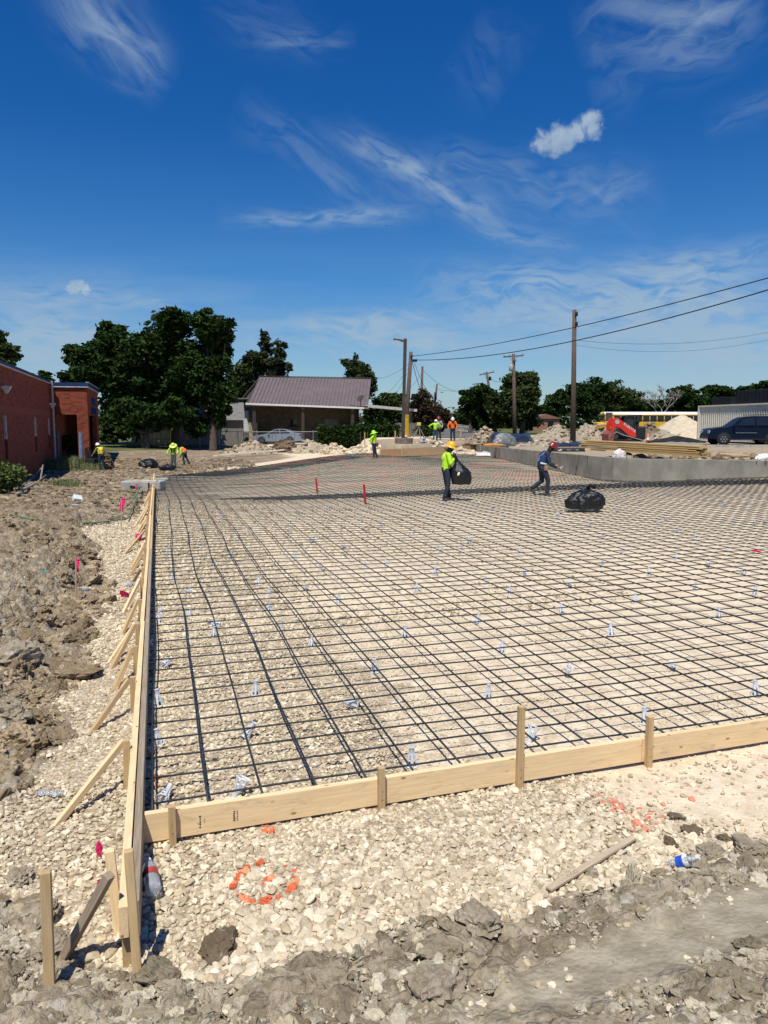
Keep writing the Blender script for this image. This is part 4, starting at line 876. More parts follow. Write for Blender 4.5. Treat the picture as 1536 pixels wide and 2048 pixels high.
pile('dirt_pile', 'small pale sandy mound left of the standing surveyor worker', 640, 705, 908, 890, 58, TAN, TANL, 10, .4)
pile('dirt_pile', 'low cream mound behind the worker in the lime sun hat', 690, 800, 903, 886, 57, TAN, TANL, 11, .5)
pile('rubble_heap', 'low stone rubble heap behind the far timber form', 810, 900, 893, 880, 55.5, GY, (.55, .48, .38), 12, .5, cat='rubble')
pile('rubble_heap', 'pale rubble heap in front of the orange shirted worker', 880, 960, 893, 880, 55, (.36, .29, .2), (.6, .52, .41), 13, .5, cat='rubble')
pile('rubble_heap', 'stone rubble strip behind the concrete wall near the walking worker', 1030, 1190, 893, 880, 50, (.16, .12, .08), (.5, .42, .33), 14, .45, 4, cat='rubble')
pile('rubble_heap', 'dark broken rubble under the lumber stack', 1180, 1370, 913, 901, 32.6, (.08, .06, .04), (.30, .24, .17), 15, .5, 2.2, cat='rubble')
pile('rubble_heap', 'brown rubble behind the wall right of the lumber stack', 1350, 1560, 912, 903, 35.0, (.14, .10, .065), (.36, .28, .19), 16, .5, 2.4, cat='rubble')
pile('rubble_heap', 'stone rubble in front of the fenced hedge', 700, 790, 898, 889, 62, (.3, .24, .17), (.6, .52, .4), 19, .5, 3, cat='rubble')
# ---- road and kerbs
ASPH = M('asphalt', (.13, .125, .115), .9, 0, .2, 1.5, .2, .01)
def strip(name, rows, mat, dz=.02, kind='structure'):
    mb = MB(); vs = []
    for (a, b) in rows:
        for k in range(5):
            q = a+(b-a)*(k/4); vs.append((q.x, q.y, zt1(q.x, q.y)+dz))
    fs = [(i*5+j, i*5+j+1, i*5+j+6, i*5+j+5) for i in range(len(rows)-1) for j in range(4)]; mb.add(vs, fs); o = mb.build(name, mat, fix=False); o['kind'] = kind; return o
def dpt(px, d): r_ = ray(px, HZ); return Vector((r_[0]*d, r_[1]*d, 0))
rows = []
for i in range(30):
    d = 66*1.09**i; k = 66/d; rows.append((dpt(903-33*k-0, d), dpt(907+100*k, d)))
strip('road', rows, ASPH, .05)
rows = [(dpt(1900, d), dpt(985, d)) for d in np.arange(49.5, 60, 1.0)]; strip('access_road', rows, M('dusty_asphalt', (.26, .23, .19), .9, 0, .15, 1.5, .2, .01), .04)
mb = MB(); 
for i in range(10):
    a = dpt(1052+i*90, 48.6); b = dpt(1052+(i+1)*90-1, 48.6); za = zt1(a.x, a.y); mb.beam((a.x, a.y, .72), (b.x, b.y, .72), .30, .34)
tag(mb.build('concrete_kerb', M('old_kerb', (.38, .34, .28), .9, 0, .25, 2, .3, .01), bevel=.02), 'long low concrete kerb in front of the dark car and behind the lumber', 'kerb')
# ---- lumber stack
st0 = P(1180, 893, 35); ls = []
rng_ = random.Random(5)
for r_ in range(10):
    for c_ in range(6-(r_ > 7)):
        L_ = 4.9+rng_.uniform(-.35, .35); q = (c_-3)*.095+rng_.uniform(-.015, .015); ls.append((q, r_*.042, L_, rng_.uniform(-.25, .25)))
a = P(1182, 898.5, 33.5); b = P(1392, 911.5, 30.5); ax = (b-a).normalized(); sdv = Vector((0, 0, 1)).cross(ax).normalized()
PN = wood('stack_pine', (.58, .40, .16), (.46, .29, .10), rnd=.22)
for k, (q, z, L_, sh) in enumerate(ls):
    c0 = (a+b)/2+sdv*q+Vector((0, 0, z))+ax*sh
    o = stick('lumber_board', c0-ax*L_/2, c0+ax*L_/2, .088, .038, PN, bevel=0)
    tag(o, 'long yellow pine board in the lumber stack behind the concrete wall', 'board', 'boards stacked behind the wall')
for (p0, p1, w, lb_) in (((1170, 898), (1232, 903), .12, 'single pale board lying left of the lumber stack'), ((1115, 895), (1235, 894), .14, 'dull board lying behind the single pale board'), ((1440, 907), (1498, 911), .1, 'cream board lying right of the lumber stack'), ((1455, 912), (1500, 917), .1, 'reddish board end behind the wall at the right')):
    A_ = P(*p0, 32.5); B_ = P(*p1, 32); o = stick('loose_board', A_, B_, w, .05, PINE if w < .13 else OLDW); tag(o, lb_, 'board')
lb2 = stick('white_board', P(427, 912, 56), P(567, 900, 60), .25, .10, M('cream_board', (.78, .70, .55), .7)); tag(lb2, 'long cream board lying along the clods in front of the silver car', 'board')
# ---- tarps, sheet, orange sleeve, wrapped roll
def tarp(name, label, pts, mat, hh, seed, cat):
    """crumpled sheet over pixel quad (left, right, depth range)"""
    (x0, x1, py0, d0, d1) = pts; n, m_ = 26, 12; vs = []
    for j in range(m_+1):
        d = d0+(d1-d0)*j/m_
        for i in range(n+1):
            q = dpt(x0+(x1-x0)*i/n, d); e = min(i, n-i, 3)/3*min(j, m_-j, 2)/2; z = zt1(q.x, q.y)+.03+e*hh*(.55+.9*fbm(np.array([i*.35+seed]), np.array([j*.5]), 3)[0])+.06*vn(np.array([i*1.1]), np.array([j*1.3+seed]), 5)[0]; vs.append((q.x, q.y, z))
    fs = [(j*(n+1)+i, j*(n+1)+i+1, (j+1)*(n+1)+i+1, (j+1)*(n+1)+i) for j in range(m_) for i in range(n)]
    mb = MB(); mb.smooth = True; mb.add(vs, fs); o = mb.build(name, mat, fix=False); s_ = o.modifiers.new('thick', 'SOLIDIFY'); s_.thickness = .01; return tag(o, label, cat)
TARP = M('black_tarp', (.02, .022, .025), .35, 0, .3, 2, .3, .05, .5)
tarp('tarp', 'black tarp crumpled behind the concrete wall beside the far dirt pile', (972, 1068, 880, 52, 60), TARP, .55, 1, 'tarp')
tarp('tarp', 'dark silt sheet lying at the foot of the tall bare pole', (1100, 1172, 880, 42, 47), TARP, .3, 3, 'tarp')
tarp('plastic_sheet', 'crumpled white plastic sheet draped at the corner of the concrete wall', (952, 986, 895, 51.5, 53), M('dull_sheet', (.55, .56, .57), .5, 0, .15, 4), .22, 5, 'plastic sheet')
mb = sack(1.7, .9, .95, 9, 6); p = P(1008, 896, 50); tag(mb.build('wrapped_roll', M('grey_film', (.20, .21, .20), .35, 0, .3, 3, .3, .03), None, (p.x, p.y, .68), (0, 0, .2)), 'grey film wrapped bundle on the black tarp behind the wall', 'bundle')
mb = MB(); mb.smooth = True; mb.tube([(-.6, 0, .12), (-.2, 0, .16), (.3, .05, .14), (.7, 0, .1)], [.06, .09, .09, .06], 10); p = P(986, 893, 48.5); tag(mb.build('orange_sleeve', M('orange_sleeve', (.62, .25, .05), .6), None, (p.x, p.y, .74), (0, 0, CAMYAW)), 'orange sleeve roll lying on top of the concrete wall', 'roll')
mb = sack(.6, .4, .42, 12, 5); p = P(1237, 906, 31.5); tag(mb.build('paper_sack', M('white_paper', (.62, .56, .55), .7, 0, .2, 9), None, (p.x, p.y, .75), (0, .3, 0)), 'crumpled white paper sack left in front of the lumber stack', 'sack')
mb = sack(.7, .3, .25, 15, 7); p = P(1528, 918, 28.5); tag(mb.build('plastic_sheet', WHT, None, (p.x, p.y, .86), (0, 0, 0)), 'torn white plastic hanging on the wall at the right edge', 'plastic sheet')
# ------------------------------------------------------------------ concrete inlet block in the left form
p = g_at(285, 981); t = thing('concrete_block', 'pale grey precast concrete block with a dark slot crossing the left form', 'concrete block', (p.x, p.y, p.z))
mb = MB(); mb.box((0.05, 0, .14), (1.45, .8, .46), (0, 0, -YAW)); mb.build('block', M('precast', (.36, .35, .33), .9, 0, .2, 3), t, bevel=.05)
mb = MB(); R_ = Matrix.Rotation(-YAW, 3, 'Z'); mb.box(R_ @ Vector((-.15, -.405, .16)), (.34, .03, .07), (0, .12, -YAW)); mb.build('slot', BLK, t)
mb = MB(); mb.box(R_ @ Vector((.36, -.405, .12)), (.05, .03, .4), (0, 0, -YAW)); mb.build('joint', BLK, t)
a = P(266, 961, 27); b = P(314, 962, 26.5); o = stick('plank', a, b, .14, .05, M('pale_plank', (.66, .58, .46), .8)); tag(o, 'pale plank laid across the concrete block and the left form', 'plank')
o = MB().box((0, 0, 0), (.55, .5, .12), (0, 0, 0)).build('concrete_slab', CONC, None, bevel=.04); p = g_at(313, 968); o.location = (.12, p.y, p.z+.2); tag(o, 'rounded white concrete lump on the right end of the plank', 'concrete lump')
# ------------------------------------------------------------------ brick building
def brick_mat():
    m, n = new_mat('red_brick'); pos = n.node('ShaderNodeNewGeometry').outputs['Position']; nr = n.node('ShaderNodeNewGeometry').outputs['Normal']
    sp = n.node('ShaderNodeSeparateXYZ', in_0=pos); sn = n.node('ShaderNodeSeparateXYZ', in_0=nr)
    ax = n.math('GREATER_THAN', n.math('ABSOLUTE', sn.outputs[0]), 0.6)
    u = n.math('ADD', n.math('MULTIPLY', sp.outputs[1], ax), n.math('MULTIPLY', sp.outputs[0], n.math('SUBTRACT', 1.0, ax)))
    v = n.node('ShaderNodeCombineXYZ', in_0=u, in_1=sp.outputs[2], in_2=0.0).outputs[0]
    b = n.node('ShaderNodeTexBrick'); n.set(b, 'Vector', v); n.set(b, 'Scale', 1.0); n.set(b, 'Brick Width', .34); n.set(b, 'Row Height', .115); n.set(b, 'Mortar Size', .011); n.set(b, 'Bias', -.25); n.set(b, 'Mortar Smooth', .3)
    n.set(b, 'Color1', (.27, .056, .028, 1)); n.set(b, 'Color2', (.07, .024, .017, 1)); n.set(b, 'Mortar', (.19, .075, .05, 1))
    c = n.mix(n.math('MULTIPLY', n.ss(n.noise(pos, .8, 5, .6), .4, .7), .3), b.outputs['Color'], (.16, .035, .02, 1))
    finish(n, c, .85, 0, b.outputs['Fac'], .3, -.008, .2); return m
BR = brick_mat()
def brick_building():
    xw = -9.7; y0, y1 = 18, 50.2
    # find wall x so that the far corner of the wall falls at px 106
    d = ray(107, 900); xw = d[0]/d[1]*y1
    zt0 = 3.70+CAMZ*0; ztop = P(107, 768, np.dot((xw, y1, 0), cf)).z; zb = -1.0
    t = thing('brick_building', 'long one storey red brick building with blue roof trim at the left', 'building', (xw, y1, -.4))
    og = Vector((xw, y1, -.4)); L = lambda x, y, z: Vector((x, y, z))-og
    BT = M('blue_trim', (.010, .030, .10), .5); WT = M('white_trim', (.55, .56, .58), .5); FR = M('window_trim', (.55, .53, .48), .6)
    wins = []
    for px in (11, 71, 98):
        r_ = ray(px, 860); yy = xw/r_[0]*r_[1]; wins.append(yy)
    # main wall in pieces round the narrow windows
    ww = .62; zwt = P(11, 830, np.dot((xw, wins[0], 0), cf)).z; zwb = P(11, 918, np.dot((xw, wins[0], 0), cf)).z
    cuts = [y0]+[v for w in sorted(wins) for v in (w-ww/2, w+ww/2)]+[y1]
    mb = MB()
    for i in range(0, len(cuts), 2):
        a, b = cuts[i], cuts[i+1]; mb.box(L(xw-.15, (a+b)/2, (ztop+zb)/2), (.3, b-a, ztop-zb))
    for w in wins:
        mb.box(L(xw-.15, w, (ztop+zwt)/2), (.3, ww, ztop-zwt)); mb.box(L(xw-.15, w, (zwb+zb)/2), (.3, ww, zwb-zb))
    mb.build('brick_wall', BR, t)
    mb = MB()   # soldier course
    mb.box(L(xw+.004, (y0+y1)/2, zwt+.24), (.012, y1-y0, .30)); mb.build('soldier_course', M('brick_band', (.24, .052, .028), .85, 0, .3, 9, .3, .01, stretch=(1, 3, .6)), t)
    for w in wins:
        wo_ = MB(); wo_.box(L(xw-.12, w, (zwt+zwb)/2), (.03, ww-.01, zwt-zwb-.01)); wob = wo_.build('window', GLASS, t)
        f = MB(); f.box(L(xw-.05, w+ww/2-.06, (zwt+zwb)/2+ (zwt-zwb)*.22), (.1, .12, (zwt-zwb)*.55)); f.box(L(xw-.08, w, (zwt+zwb)/2), (.05, ww-.02, .06)); f.build('window_frame', FR, wob)
    mb = MB(); mb.box(L(xw-3.8, (y0+y1)/2, ztop-.05), (7, y1-y0-.02, .1)); mb.build('roof', GREYM, t)
    mb = MB(); mb.box(L(xw+.02, (y0+y1)/2, ztop+.09), (.16, y1-y0, .13)); mb.build('roof_trim', BT, t); mb = MB(); mb.box(L(xw+.03, (y0+y1)/2, ztop+.0), (.12, y1-y0, .05)); mb.build('trim_line', WT, t)
    mb = MB(); mb.tube([L(xw+.13, y1-.45, ztop+.15), L(xw+.13, y1-.45, -.8)], .07, 10); mb.build('downpipe', M('cream_pipe', (.50, .42, .36), .5), t)
    # portico
    px1 = 177; rr = ray(px1, 860); ypf = y1; xp = rr[0]/rr[1]*ypf; rr2 = ray(198, 860); yb = xp/rr2[0]*rr2[1]; yb = min(yb, ypf+9)
    zp = P(140, 772, np.dot(((xw+xp)/2, ypf, 0), cf)).z; zo = P(140, 829, np.dot(((xw+xp)/2, ypf, 0), cf)).z; rr3 = ray(155, 860); xo = rr3[0]/rr3[1]*ypf
    mb = MB(); mb.box(L((xw+.002+xp)/2, ypf+.15, (zp+zo)/2), (xp-xw-.004, .3, zp-zo)); mb.box(L((xo+xp)/2, ypf+.15, (zo+zb)/2), (xp-xo, .3, zo-zb)); mb.build('portico_front', BR, t)
    # side face with two openings
    ys = [ypf+.3, ypf+.9, ypf+(yb-ypf)*.78, yb]; mb = MB(); zo2 = zo-.02
    mb.box(L(xp-.15, (ys[0]+yb)/2, (zp+zo2)/2), (.3, yb-ys[0], zp-zo2)); mb.box(L(xp-.15, (ys[0]+ys[1])/2, (zo2+zb)/2), (.3, ys[1]-ys[0], zo2-zb)); mb.box(L(xp-.15, (ys[2]+yb)/2, (zo2+zb)/2), (.3, yb-ys[2], zo2-zb)); mb.build('portico_side', BR, t)
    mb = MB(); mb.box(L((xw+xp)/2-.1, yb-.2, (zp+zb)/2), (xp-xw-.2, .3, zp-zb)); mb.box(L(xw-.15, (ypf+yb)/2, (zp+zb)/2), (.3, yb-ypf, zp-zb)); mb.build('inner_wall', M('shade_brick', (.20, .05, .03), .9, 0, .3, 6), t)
    mb = MB(); mb.box(L((xw+xp)/2, (ypf+yb)/2+.2, zo+.1), (xp-xw-.5, yb-ypf-.6, .12)); mb.build('ceiling_board', M('soffit', (.36, .25, .18), .8), t)
    mb = MB(); mb.box(L((xw+xp)/2+.05, ypf-.03, zp+.08), (xp-xw+.1, .16, .24)); mb.box(L(xp+.03, (ypf+yb)/2, zp+.08), (.16, yb-ypf+.1, .24)); mb.build('portico_trim', BT, t)
    mb = MB(); mb.box(L((xw+xp)/2+.05, ypf-.04, zp-.06), (xp-xw+.1, .14, .06)); mb.box(L(xp+.04, (ypf+yb)/2, zp-.06), (.14, yb-ypf+.1, .06)); mb.box(L(xp+.04, (ypf+yb)/2, zp+.215), (.18, yb-ypf+.1, .04)); mb.build('trim_line', WT, t)
    mb = MB(); mb.box(L((xw+xp)/2, (ypf+yb)/2, zp-.02), (xp-xw, yb-ypf, .06)); mb.build('portico_roof', GREYM, t)
    mb = MB(); mb.box(L(xw+.03, ypf+2.2, -.5+1.1), (.06, 1.1, 2.3)); mb.build('door', M('blue_grey_door', (.10, .14, .19), .5), t)
    # raised blue lettering on the portico side
    for (txt, zc, size) in (('HIGH', zo+(zp-zo)*.60, .62), ('SCHOOL', zo+(zp-zo)*.25, .62)):
        cu_ = bpy.data.curves.new('lettering', 'FONT'); cu_.body = txt; cu_.size = size*1.25; cu_.extrude = .03; cu_.align_x = 'CENTER'; cu_.space_character = 1.15
        o = bpy.data.objects.new('lettering', cu_); COL.objects.link(o); o.parent = t; o.location = L(xp+.04, (ypf+yb)/2, zc-.38); o.rotation_euler = (PI/2, 0, PI/2); o.scale = (1.15, .85, 1); cu_.materials.append(M('blue_letters', (.01, .04, .20), .5)); to_mesh(o)
    LM = M('light_housing', (.62, .62, .62), .4)
    for (px, py) in ((13, 779), (105, 811)):
        r_ = ray(px, py); k = (xw+.15)/r_[0]; q = Vector((0, 0, CAMZ))+Vector(r_*k)
        if q.y > y1: q = Vector((xw+.3, y1-.8, q.z))
        o = MB().lathe([(.05, -.17), (.24, .10), (.24, .14), (.05, .16)], 4).build('wall_light', LM, None, (q.x, q.y, q.z), (0, 0, PI/4)); tag(o, 'white wedge wall light on the brick wall near the frame edge' if px < 50 else 'white wedge wall light beside the downpipe', 'wall light')
    r_ = ray(162, 925); q = Vector((0, 0, CAMZ))+Vector(r_*((ypf-.5)/r_[1])); mb = MB(); mb.tube([(q.x, q.y, -.6), (q.x+.05, q.y, P(162, 865, cdepth(q)).z)], .11, 10); mb.build; tag(mb.build('blue_post', M('faded_blue', (.16, .24, .38), .6)), 'faded blue post standing in front of the brick portico', 'post')
    return xw, y1
XW, YW = brick_building()
# ------------------------------------------------------------------ house with metal roof
def house():
    A_ = P(497, 806, 76); B_ = P(735, 815, 80); u = Vector((B_.x-A_.x, B_.y-A_.y, 0)); Wd = u.length; u.normalize(); v = Vector((-u.y, u.x, 0)); gz = zt1(A_.x, A_.y)
    rz = math.atan2(u.y, u.x); t = thing('house', 'single storey tan stone house under a long purple brown metal roof', 'house', (A_.x, A_.y, gz), rz)
    he = A_.z-gz; R = P(520, 753, 80.5); hr = R.z-gz
    rel_ = R-Vector((A_.x, A_.y, gz)); rx = rel_.dot(u); ry = rel_.dot(v); R2 = P(742, 757, 84.5)-Vector((A_.x, A_.y, gz)); rx2 = R2.dot(u)
    he2 = B_.z-gz; hr2 = R2.z
    # roof slope with standing ribs
    MR = M('metal_roof', (.135, .105, .108), .6, .0, .12, 1.5, .1, .01)
    a, b, c, d = Vector((0, 0, he)), Vector((Wd, 0, he2)), Vector((rx2, R2.dot(v), hr2)), Vector((rx, ry, hr))
    mb = MB(); mb.quad(a, b, c, d); mb.quad(d, c, Vector((Wd, 2*ry, he2)), Vector((0, 2*ry, he)))
    o = mb.build('roof', MR, t, fix=False); s_ = o.modifiers.new('thick', 'SOLIDIFY'); s_.thickness = .08; s_.offset = -1
    mb = MB(); n = 33
    for i in range(n+1):
        k = i/n; p0 = a+(b-a)*k; p1 = d+(c-d)*k; mb.beam(p0+Vector((0, 0, .03)), p1+Vector((0, 0, .03)), .06, .08)
    mb.beam(d+Vector((-.05, 0, .06)), c+Vector((.05, 0, .06)), .3, .05); mb.build('roof_ribs', M('metal_roof_rib', (.105, .08, .084), .55), t)
    mb = MB(); mb.beam(a+Vector((-.3, -.1, -.08)), b+Vector((.1, -.1, -.08)), .1, .18); mb.build('gutter', WHT, t)
    wy = 3.0; st = M('tan_stone', (.075, .056, .038), .9, 0, .35, 2.5, .4, .03)
    mb = MB(); mb.box((Wd/2+.4, wy+.1, he/2-.15), (Wd-1.0, .2, he-.2)); mb.box((.95, wy+2.5, he/2-.15), (.2, 5, he-.2)); mb.box((Wd-.1, wy+2.5, he/2-.15), (.2, 5, he-.2)); mb.build('wall', st, t)
    mb = MB(); mb.add([(Wd-.1, .4, he2-.1), (Wd-.1, 2*ry, he2-.1), (rx2-.15, ry, hr2-.2)], [(0, 1, 2)]); mb.build('gable', st, t, fix=False); mb = MB(); mb.add([(.3, .4, he-.1), (.3, 2*ry, he-.1), (rx+.2, ry, hr-.2)], [(0, 1, 2)]); mb.build('gable', st, t, fix=False)
    mb = MB(); mb.box((.9, wy-.02, 1.1), (.9, .12, 1.9)); mb.build('stone_pier', M('cream_stone', (.42, .34, .22), .9, 0, .35, 3, .4, .03), t)
    for px in (507, 611, 722):
        r_ = (P(px, 840, 77)-A_); k = r_.dot(u); mb = MB(); mb.box((k, .25, he/2-.1), (.30, .30, he-.1)); mb.build('porch_post', M('dark_post', (.05, .035, .028), .7), t)
    for px, w_, h_, zc, nm in ((589, .9, .8, 2.0, 'window'), (672, 1.5, 2.1, 1.35, 'door')):
        k = (P(px, 840, 80)-A_).dot(u); MB().box((k, wy-.02, zc), (w_, .06, h_)).build(nm, GLASS if nm == 'window' else M('teal_door', (.07, .10, .085), .5), t)
    mb = MB(); mb.box((Wd/2, 1.5, he-.25), (Wd-.4, 2.9, .08)); mb.build('porch_ceiling', M('porch_ceiling', (.12, .09, .07), .8), t)
    # side carport
    c0 = P(736, 812, 79)-Vector((A_.x, A_.y, gz)); c1 = P(834, 821, 80)-Vector((A_.x, A_.y, gz)); p0 = Vector((c0.dot(u), c0.dot(v), c0.z)); p1 = Vector((c1.dot(u), c1.dot(v), c1.z))
    mb = MB(); mb.beam(p0+Vector((0, 0, 0)), p1, .12, .28, (0, 0, 1)); mb.beam(p0+Vector((0, 2.2, .05)), p1+Vector((0, 2.2, .05)), 4.3, .08); o = mb.build('carport_roof', M('dusty_white', (.50, .46, .42), .6), t)
    mb = MB(); mb.box((p1.x-.15, .1, p1.z/2-.1), (.28, .28, p1.z)); mb.build('carport_post', M('carport_post', (.20, .16, .13), .8), t)
    # dish
    q = P(721, 805, 76.8)-Vector((A_.x, A_.y, gz)); q = Vector((q.dot(u), q.dot(v), q.z)); dsh = thing('satellite_dish', 'round grey satellite dish on the right corner of the metal roof', 'satellite dish', P(721, 807, 77.0))
    mb = MB(); mb.smooth = True; mb.lathe([(.02, 0), (.22, .03), (.38, .10), (.40, .115), (.22, .045), (.02, .015)], 20, cap=False); mb.build('dish', M('dish_grey', (.22, .21, .21), .5), dsh, (0, -.2, .5), (-.95, .2, .5)) ; d2 = dsh
    mb = MB(); mb.tube([(0, 0, -.3), (0, 0, .3), (0, -.15, .48)], .03, 8); mb.box((0, 0, -.3), (.6, .5, .08)); mb.build('mast', BLK, dsh)
    return t
house()
# white sided house part and grey roofed shed to the left
def annex():
    a = P(485, 884, 82); b = P(512, 884, 82); top = P(485, 800, 82).z; base = zt1(a.x, a.y); t = thing('annex', 'white weatherboard annex with a dark window left of the metal roofed house', 'house annex', (a.x, a.y, base), CAMYAW)
    H = top-base; mb = MB(); mb.box((.2, 2, H/2+.2), (3.6, 4, H-.4)); mb.build('wall', M('annex_grey', (.13, .13, .13), .8), t)
    mb = MB()
    for k in range(12): mb.box((.35, -.03-.0, 1.0+k*.19), (3.1, .05, .17), (.12, 0, 0))
    mb.build('siding', WHT, t)
    f = MB().box((-.85, -.09, 2.35), (1.15, .06, 1.45)).build('window_frame', WHT, t); MB().box((-.85, -.13, 2.35), (.95, .04, 1.25)).build('window', GLASS, t)
    mb = MB(); mb.box((-.2, 1.5, H+.1), (5.4, 5, .12)); mb.build('roof', M('shingle', (.17, .165, .16), .9, 0, .2, 4), t); return t
annex()
def shed():
    a = P(487, 890, 72); bse = zt1(a.x, a.y)-.1; t = thing('shed', 'old grey boarded shed with a shingle roof in front of the white annex', 'shed', (a.x, a.y, bse), CAMYAW+.22)
    mt = M('grey_boards', (.23, .20, .165), .9, 0, .35, 2.0, .3, .01, stretch=(9, 9, .7)); L_ = 6.5; h = P(487, 836, 72).z-bse
    mb = MB(); mb.box((-L_/2, 1.5, h/2), (L_, 3, h)); mb.build('wall', mt, t)
    mb = MB(); mb.add([(0, 0, h), (0, 3, h), (0, 1.5, h+1.35)], [(0, 1, 2)]); mb.build('gable', mt, t, fix=False)
    mb = MB(); mb.quad((-L_-.2, -.3, h-.1), (.15, -.3, h-.1), (.15, 1.5, h+1.42), (-L_-.2, 1.5, h+1.42)); mb.quad((-L_-.2, 3.3, h-.1), (.15, 3.3, h-.1), (.15, 1.5, h+1.42), (-L_-.2, 1.5, h+1.42)); o = mb.build('roof', M('shingle', (.17, .165, .16), .9, 0, .2, 4), t, fix=False); s_ = o.modifiers.new('thick', 'SOLIDIFY'); s_.thickness = .06
    mb = MB(); mb.box((-L_/2, -.31, h-.13), (L_+.35, .05, .12)); mb.build('fascia', M('shed_fascia', (.42, .40, .36), .8), t)
    MB().box((.02, 1.5, h/2), (.05, 2.9, h-.05)).build('door', M('dark_doorway', (.045, .035, .03), .9), t)
shed()
# ------------------------------------------------------------------ fences
def board_fence(name, label, px0, px1, d0, d1, top, wd, mat, gap=.015, var=.04, base=None):
    a = dpt(px0, d0); b = dpt(px1, d1); u = (b-a); L_ = u.length; u.normalize(); t = thing(name, label, 'fence', (a.x, a.y, zt1(a.x, a.y)), math.atan2(u.y, u.x)); n = int(L_/(wd+gap)); H = P(px0, top, d0).z-zt1(a.x, a.y)
    mb = MB(); r = random.Random(3)
    for i in range(n): mb.box(((i+.5)*(wd+gap), r.uniform(-.01, .01), H/2+r.uniform(-var, var)), (wd, .022, H), (0, r.uniform(-.01, .01), 0))
    mb.build('boards', mat, t); mb = MB(); mb.box((L_/2, .05, H*.25), (L_, .04, .09)); mb.box((L_/2, .05, H*.8), (L_, .04, .09)); mb.build('rails', mat, t)
GB = M('old_fence_boards', (.30, .265, .22), .9, 0, .45, 1.4, .3, .01, stretch=(7, 7, .8))
board_fence('board_fence', 'weathered grey vertical board fence under the big dark trees', 262, 378, 66, 68, 842, .14, GB)
board_fence('board_fence', 'short grey picket fence right of the green hedge', 790, 842, 71, 73, 846, .14, M('grey_pickets', (.20, .175, .16), .9, 0, .4, 1.4, .3, .01, stretch=(7, 7, .8)))
def chain_fence():
    a = dpt(360, 67); b = dpt(700, 69); u = b-a; L_ = u.length; u.normalize(); t = thing('chain_link_fence', 'grey chain link fence with round posts running in front of the house', 'fence', (a.x, a.y, 0), math.atan2(u.y, u.x))
    def gz(s_): q = a+u*s_; return zt1(q.x, q.y)
    htop = P(360, 857, 67).z; g0 = gz(0); H = 1.45; GAL = M('galvanised', (.30, .31, .31), .45, .6, .1, 6)
    n = 9
    for i in range(n+1):
        s_ = L_*i/n; mb = MB(); mb.tube([(s_, 0, gz(s_)-.1), (s_, 0, gz(s_)+H+.05)], .035, 8); mb.ball((s_, 0, gz(s_)+H+.06), .045, 8, 5); mb.build('post', GAL, t)
    mb = MB(); mb.tube([(L_*i/20, 0, gz(L_*i/20)+H) for i in range(21)], .024, 6); mb.build('top_rail', GAL, t)
    mb = MB(); s_ = 0
    while s_ < L_:
        g_ = gz(min(s_, L_)); mb.beam((s_, .03, g_), (s_+H*.6, .03, g_+H), .006, .006); mb.beam((s_+H*.6, .035, g_), (s_, .035, g_+H), .006, .006); s_ += .16
    mb.build('wire_mesh', GAL, t)
chain_fence()
# ------------------------------------------------------------------ foliage
def leaf_mat(name, a, b, tr=.12):
    m, n = new_mat(name); r = n.node('ShaderNodeAttribute', attribute_name='tone').outputs['Fac']
    c = n.mix(r, c4(a), c4(b)); bs = finish(n, c, .85, 0, None, spec=.06)
    tl = n.node('ShaderNodeBsdfTranslucent'); n.set(tl, 'Color', n.mix(1.0, c, (1.0, 1.25, .4, 1), 'MULTIPLY')); mx = n.node('ShaderNodeMixShader'); n.set(mx, '0', tr); n.l.new(bs.outputs[0], mx.inputs[1]); n.l.new(tl.outputs[0], mx.inputs[2])
    out = [q for q in n.n if q.type == 'OUTPUT_MATERIAL'][0]; n.l.new(mx.outputs[0], out.inputs[0]); return m
LG = leaf_mat('dark_leaf', (.008, .018, .006), (.042, .078, .018)); LB_ = leaf_mat('olive_leaf', (.018, .030, .010), (.07, .095, .028)); LC = leaf_mat('cedar_leaf', (.020, .032, .014), (.065, .075, .032)); LR = leaf_mat('crape_leaf', (.03, .03, .014), (.10, .055, .04)); LY = leaf_mat('light_leaf', (.06, .09, .025), (.16, .19, .07))
BARK = M('bark', (.10, .075, .055), .95, 0, .35, 5, .5, .03, stretch=(3, 3, .6)); PALEB = M('grey_bark', (.26, .23, .20), .9, 0, .3, 5)
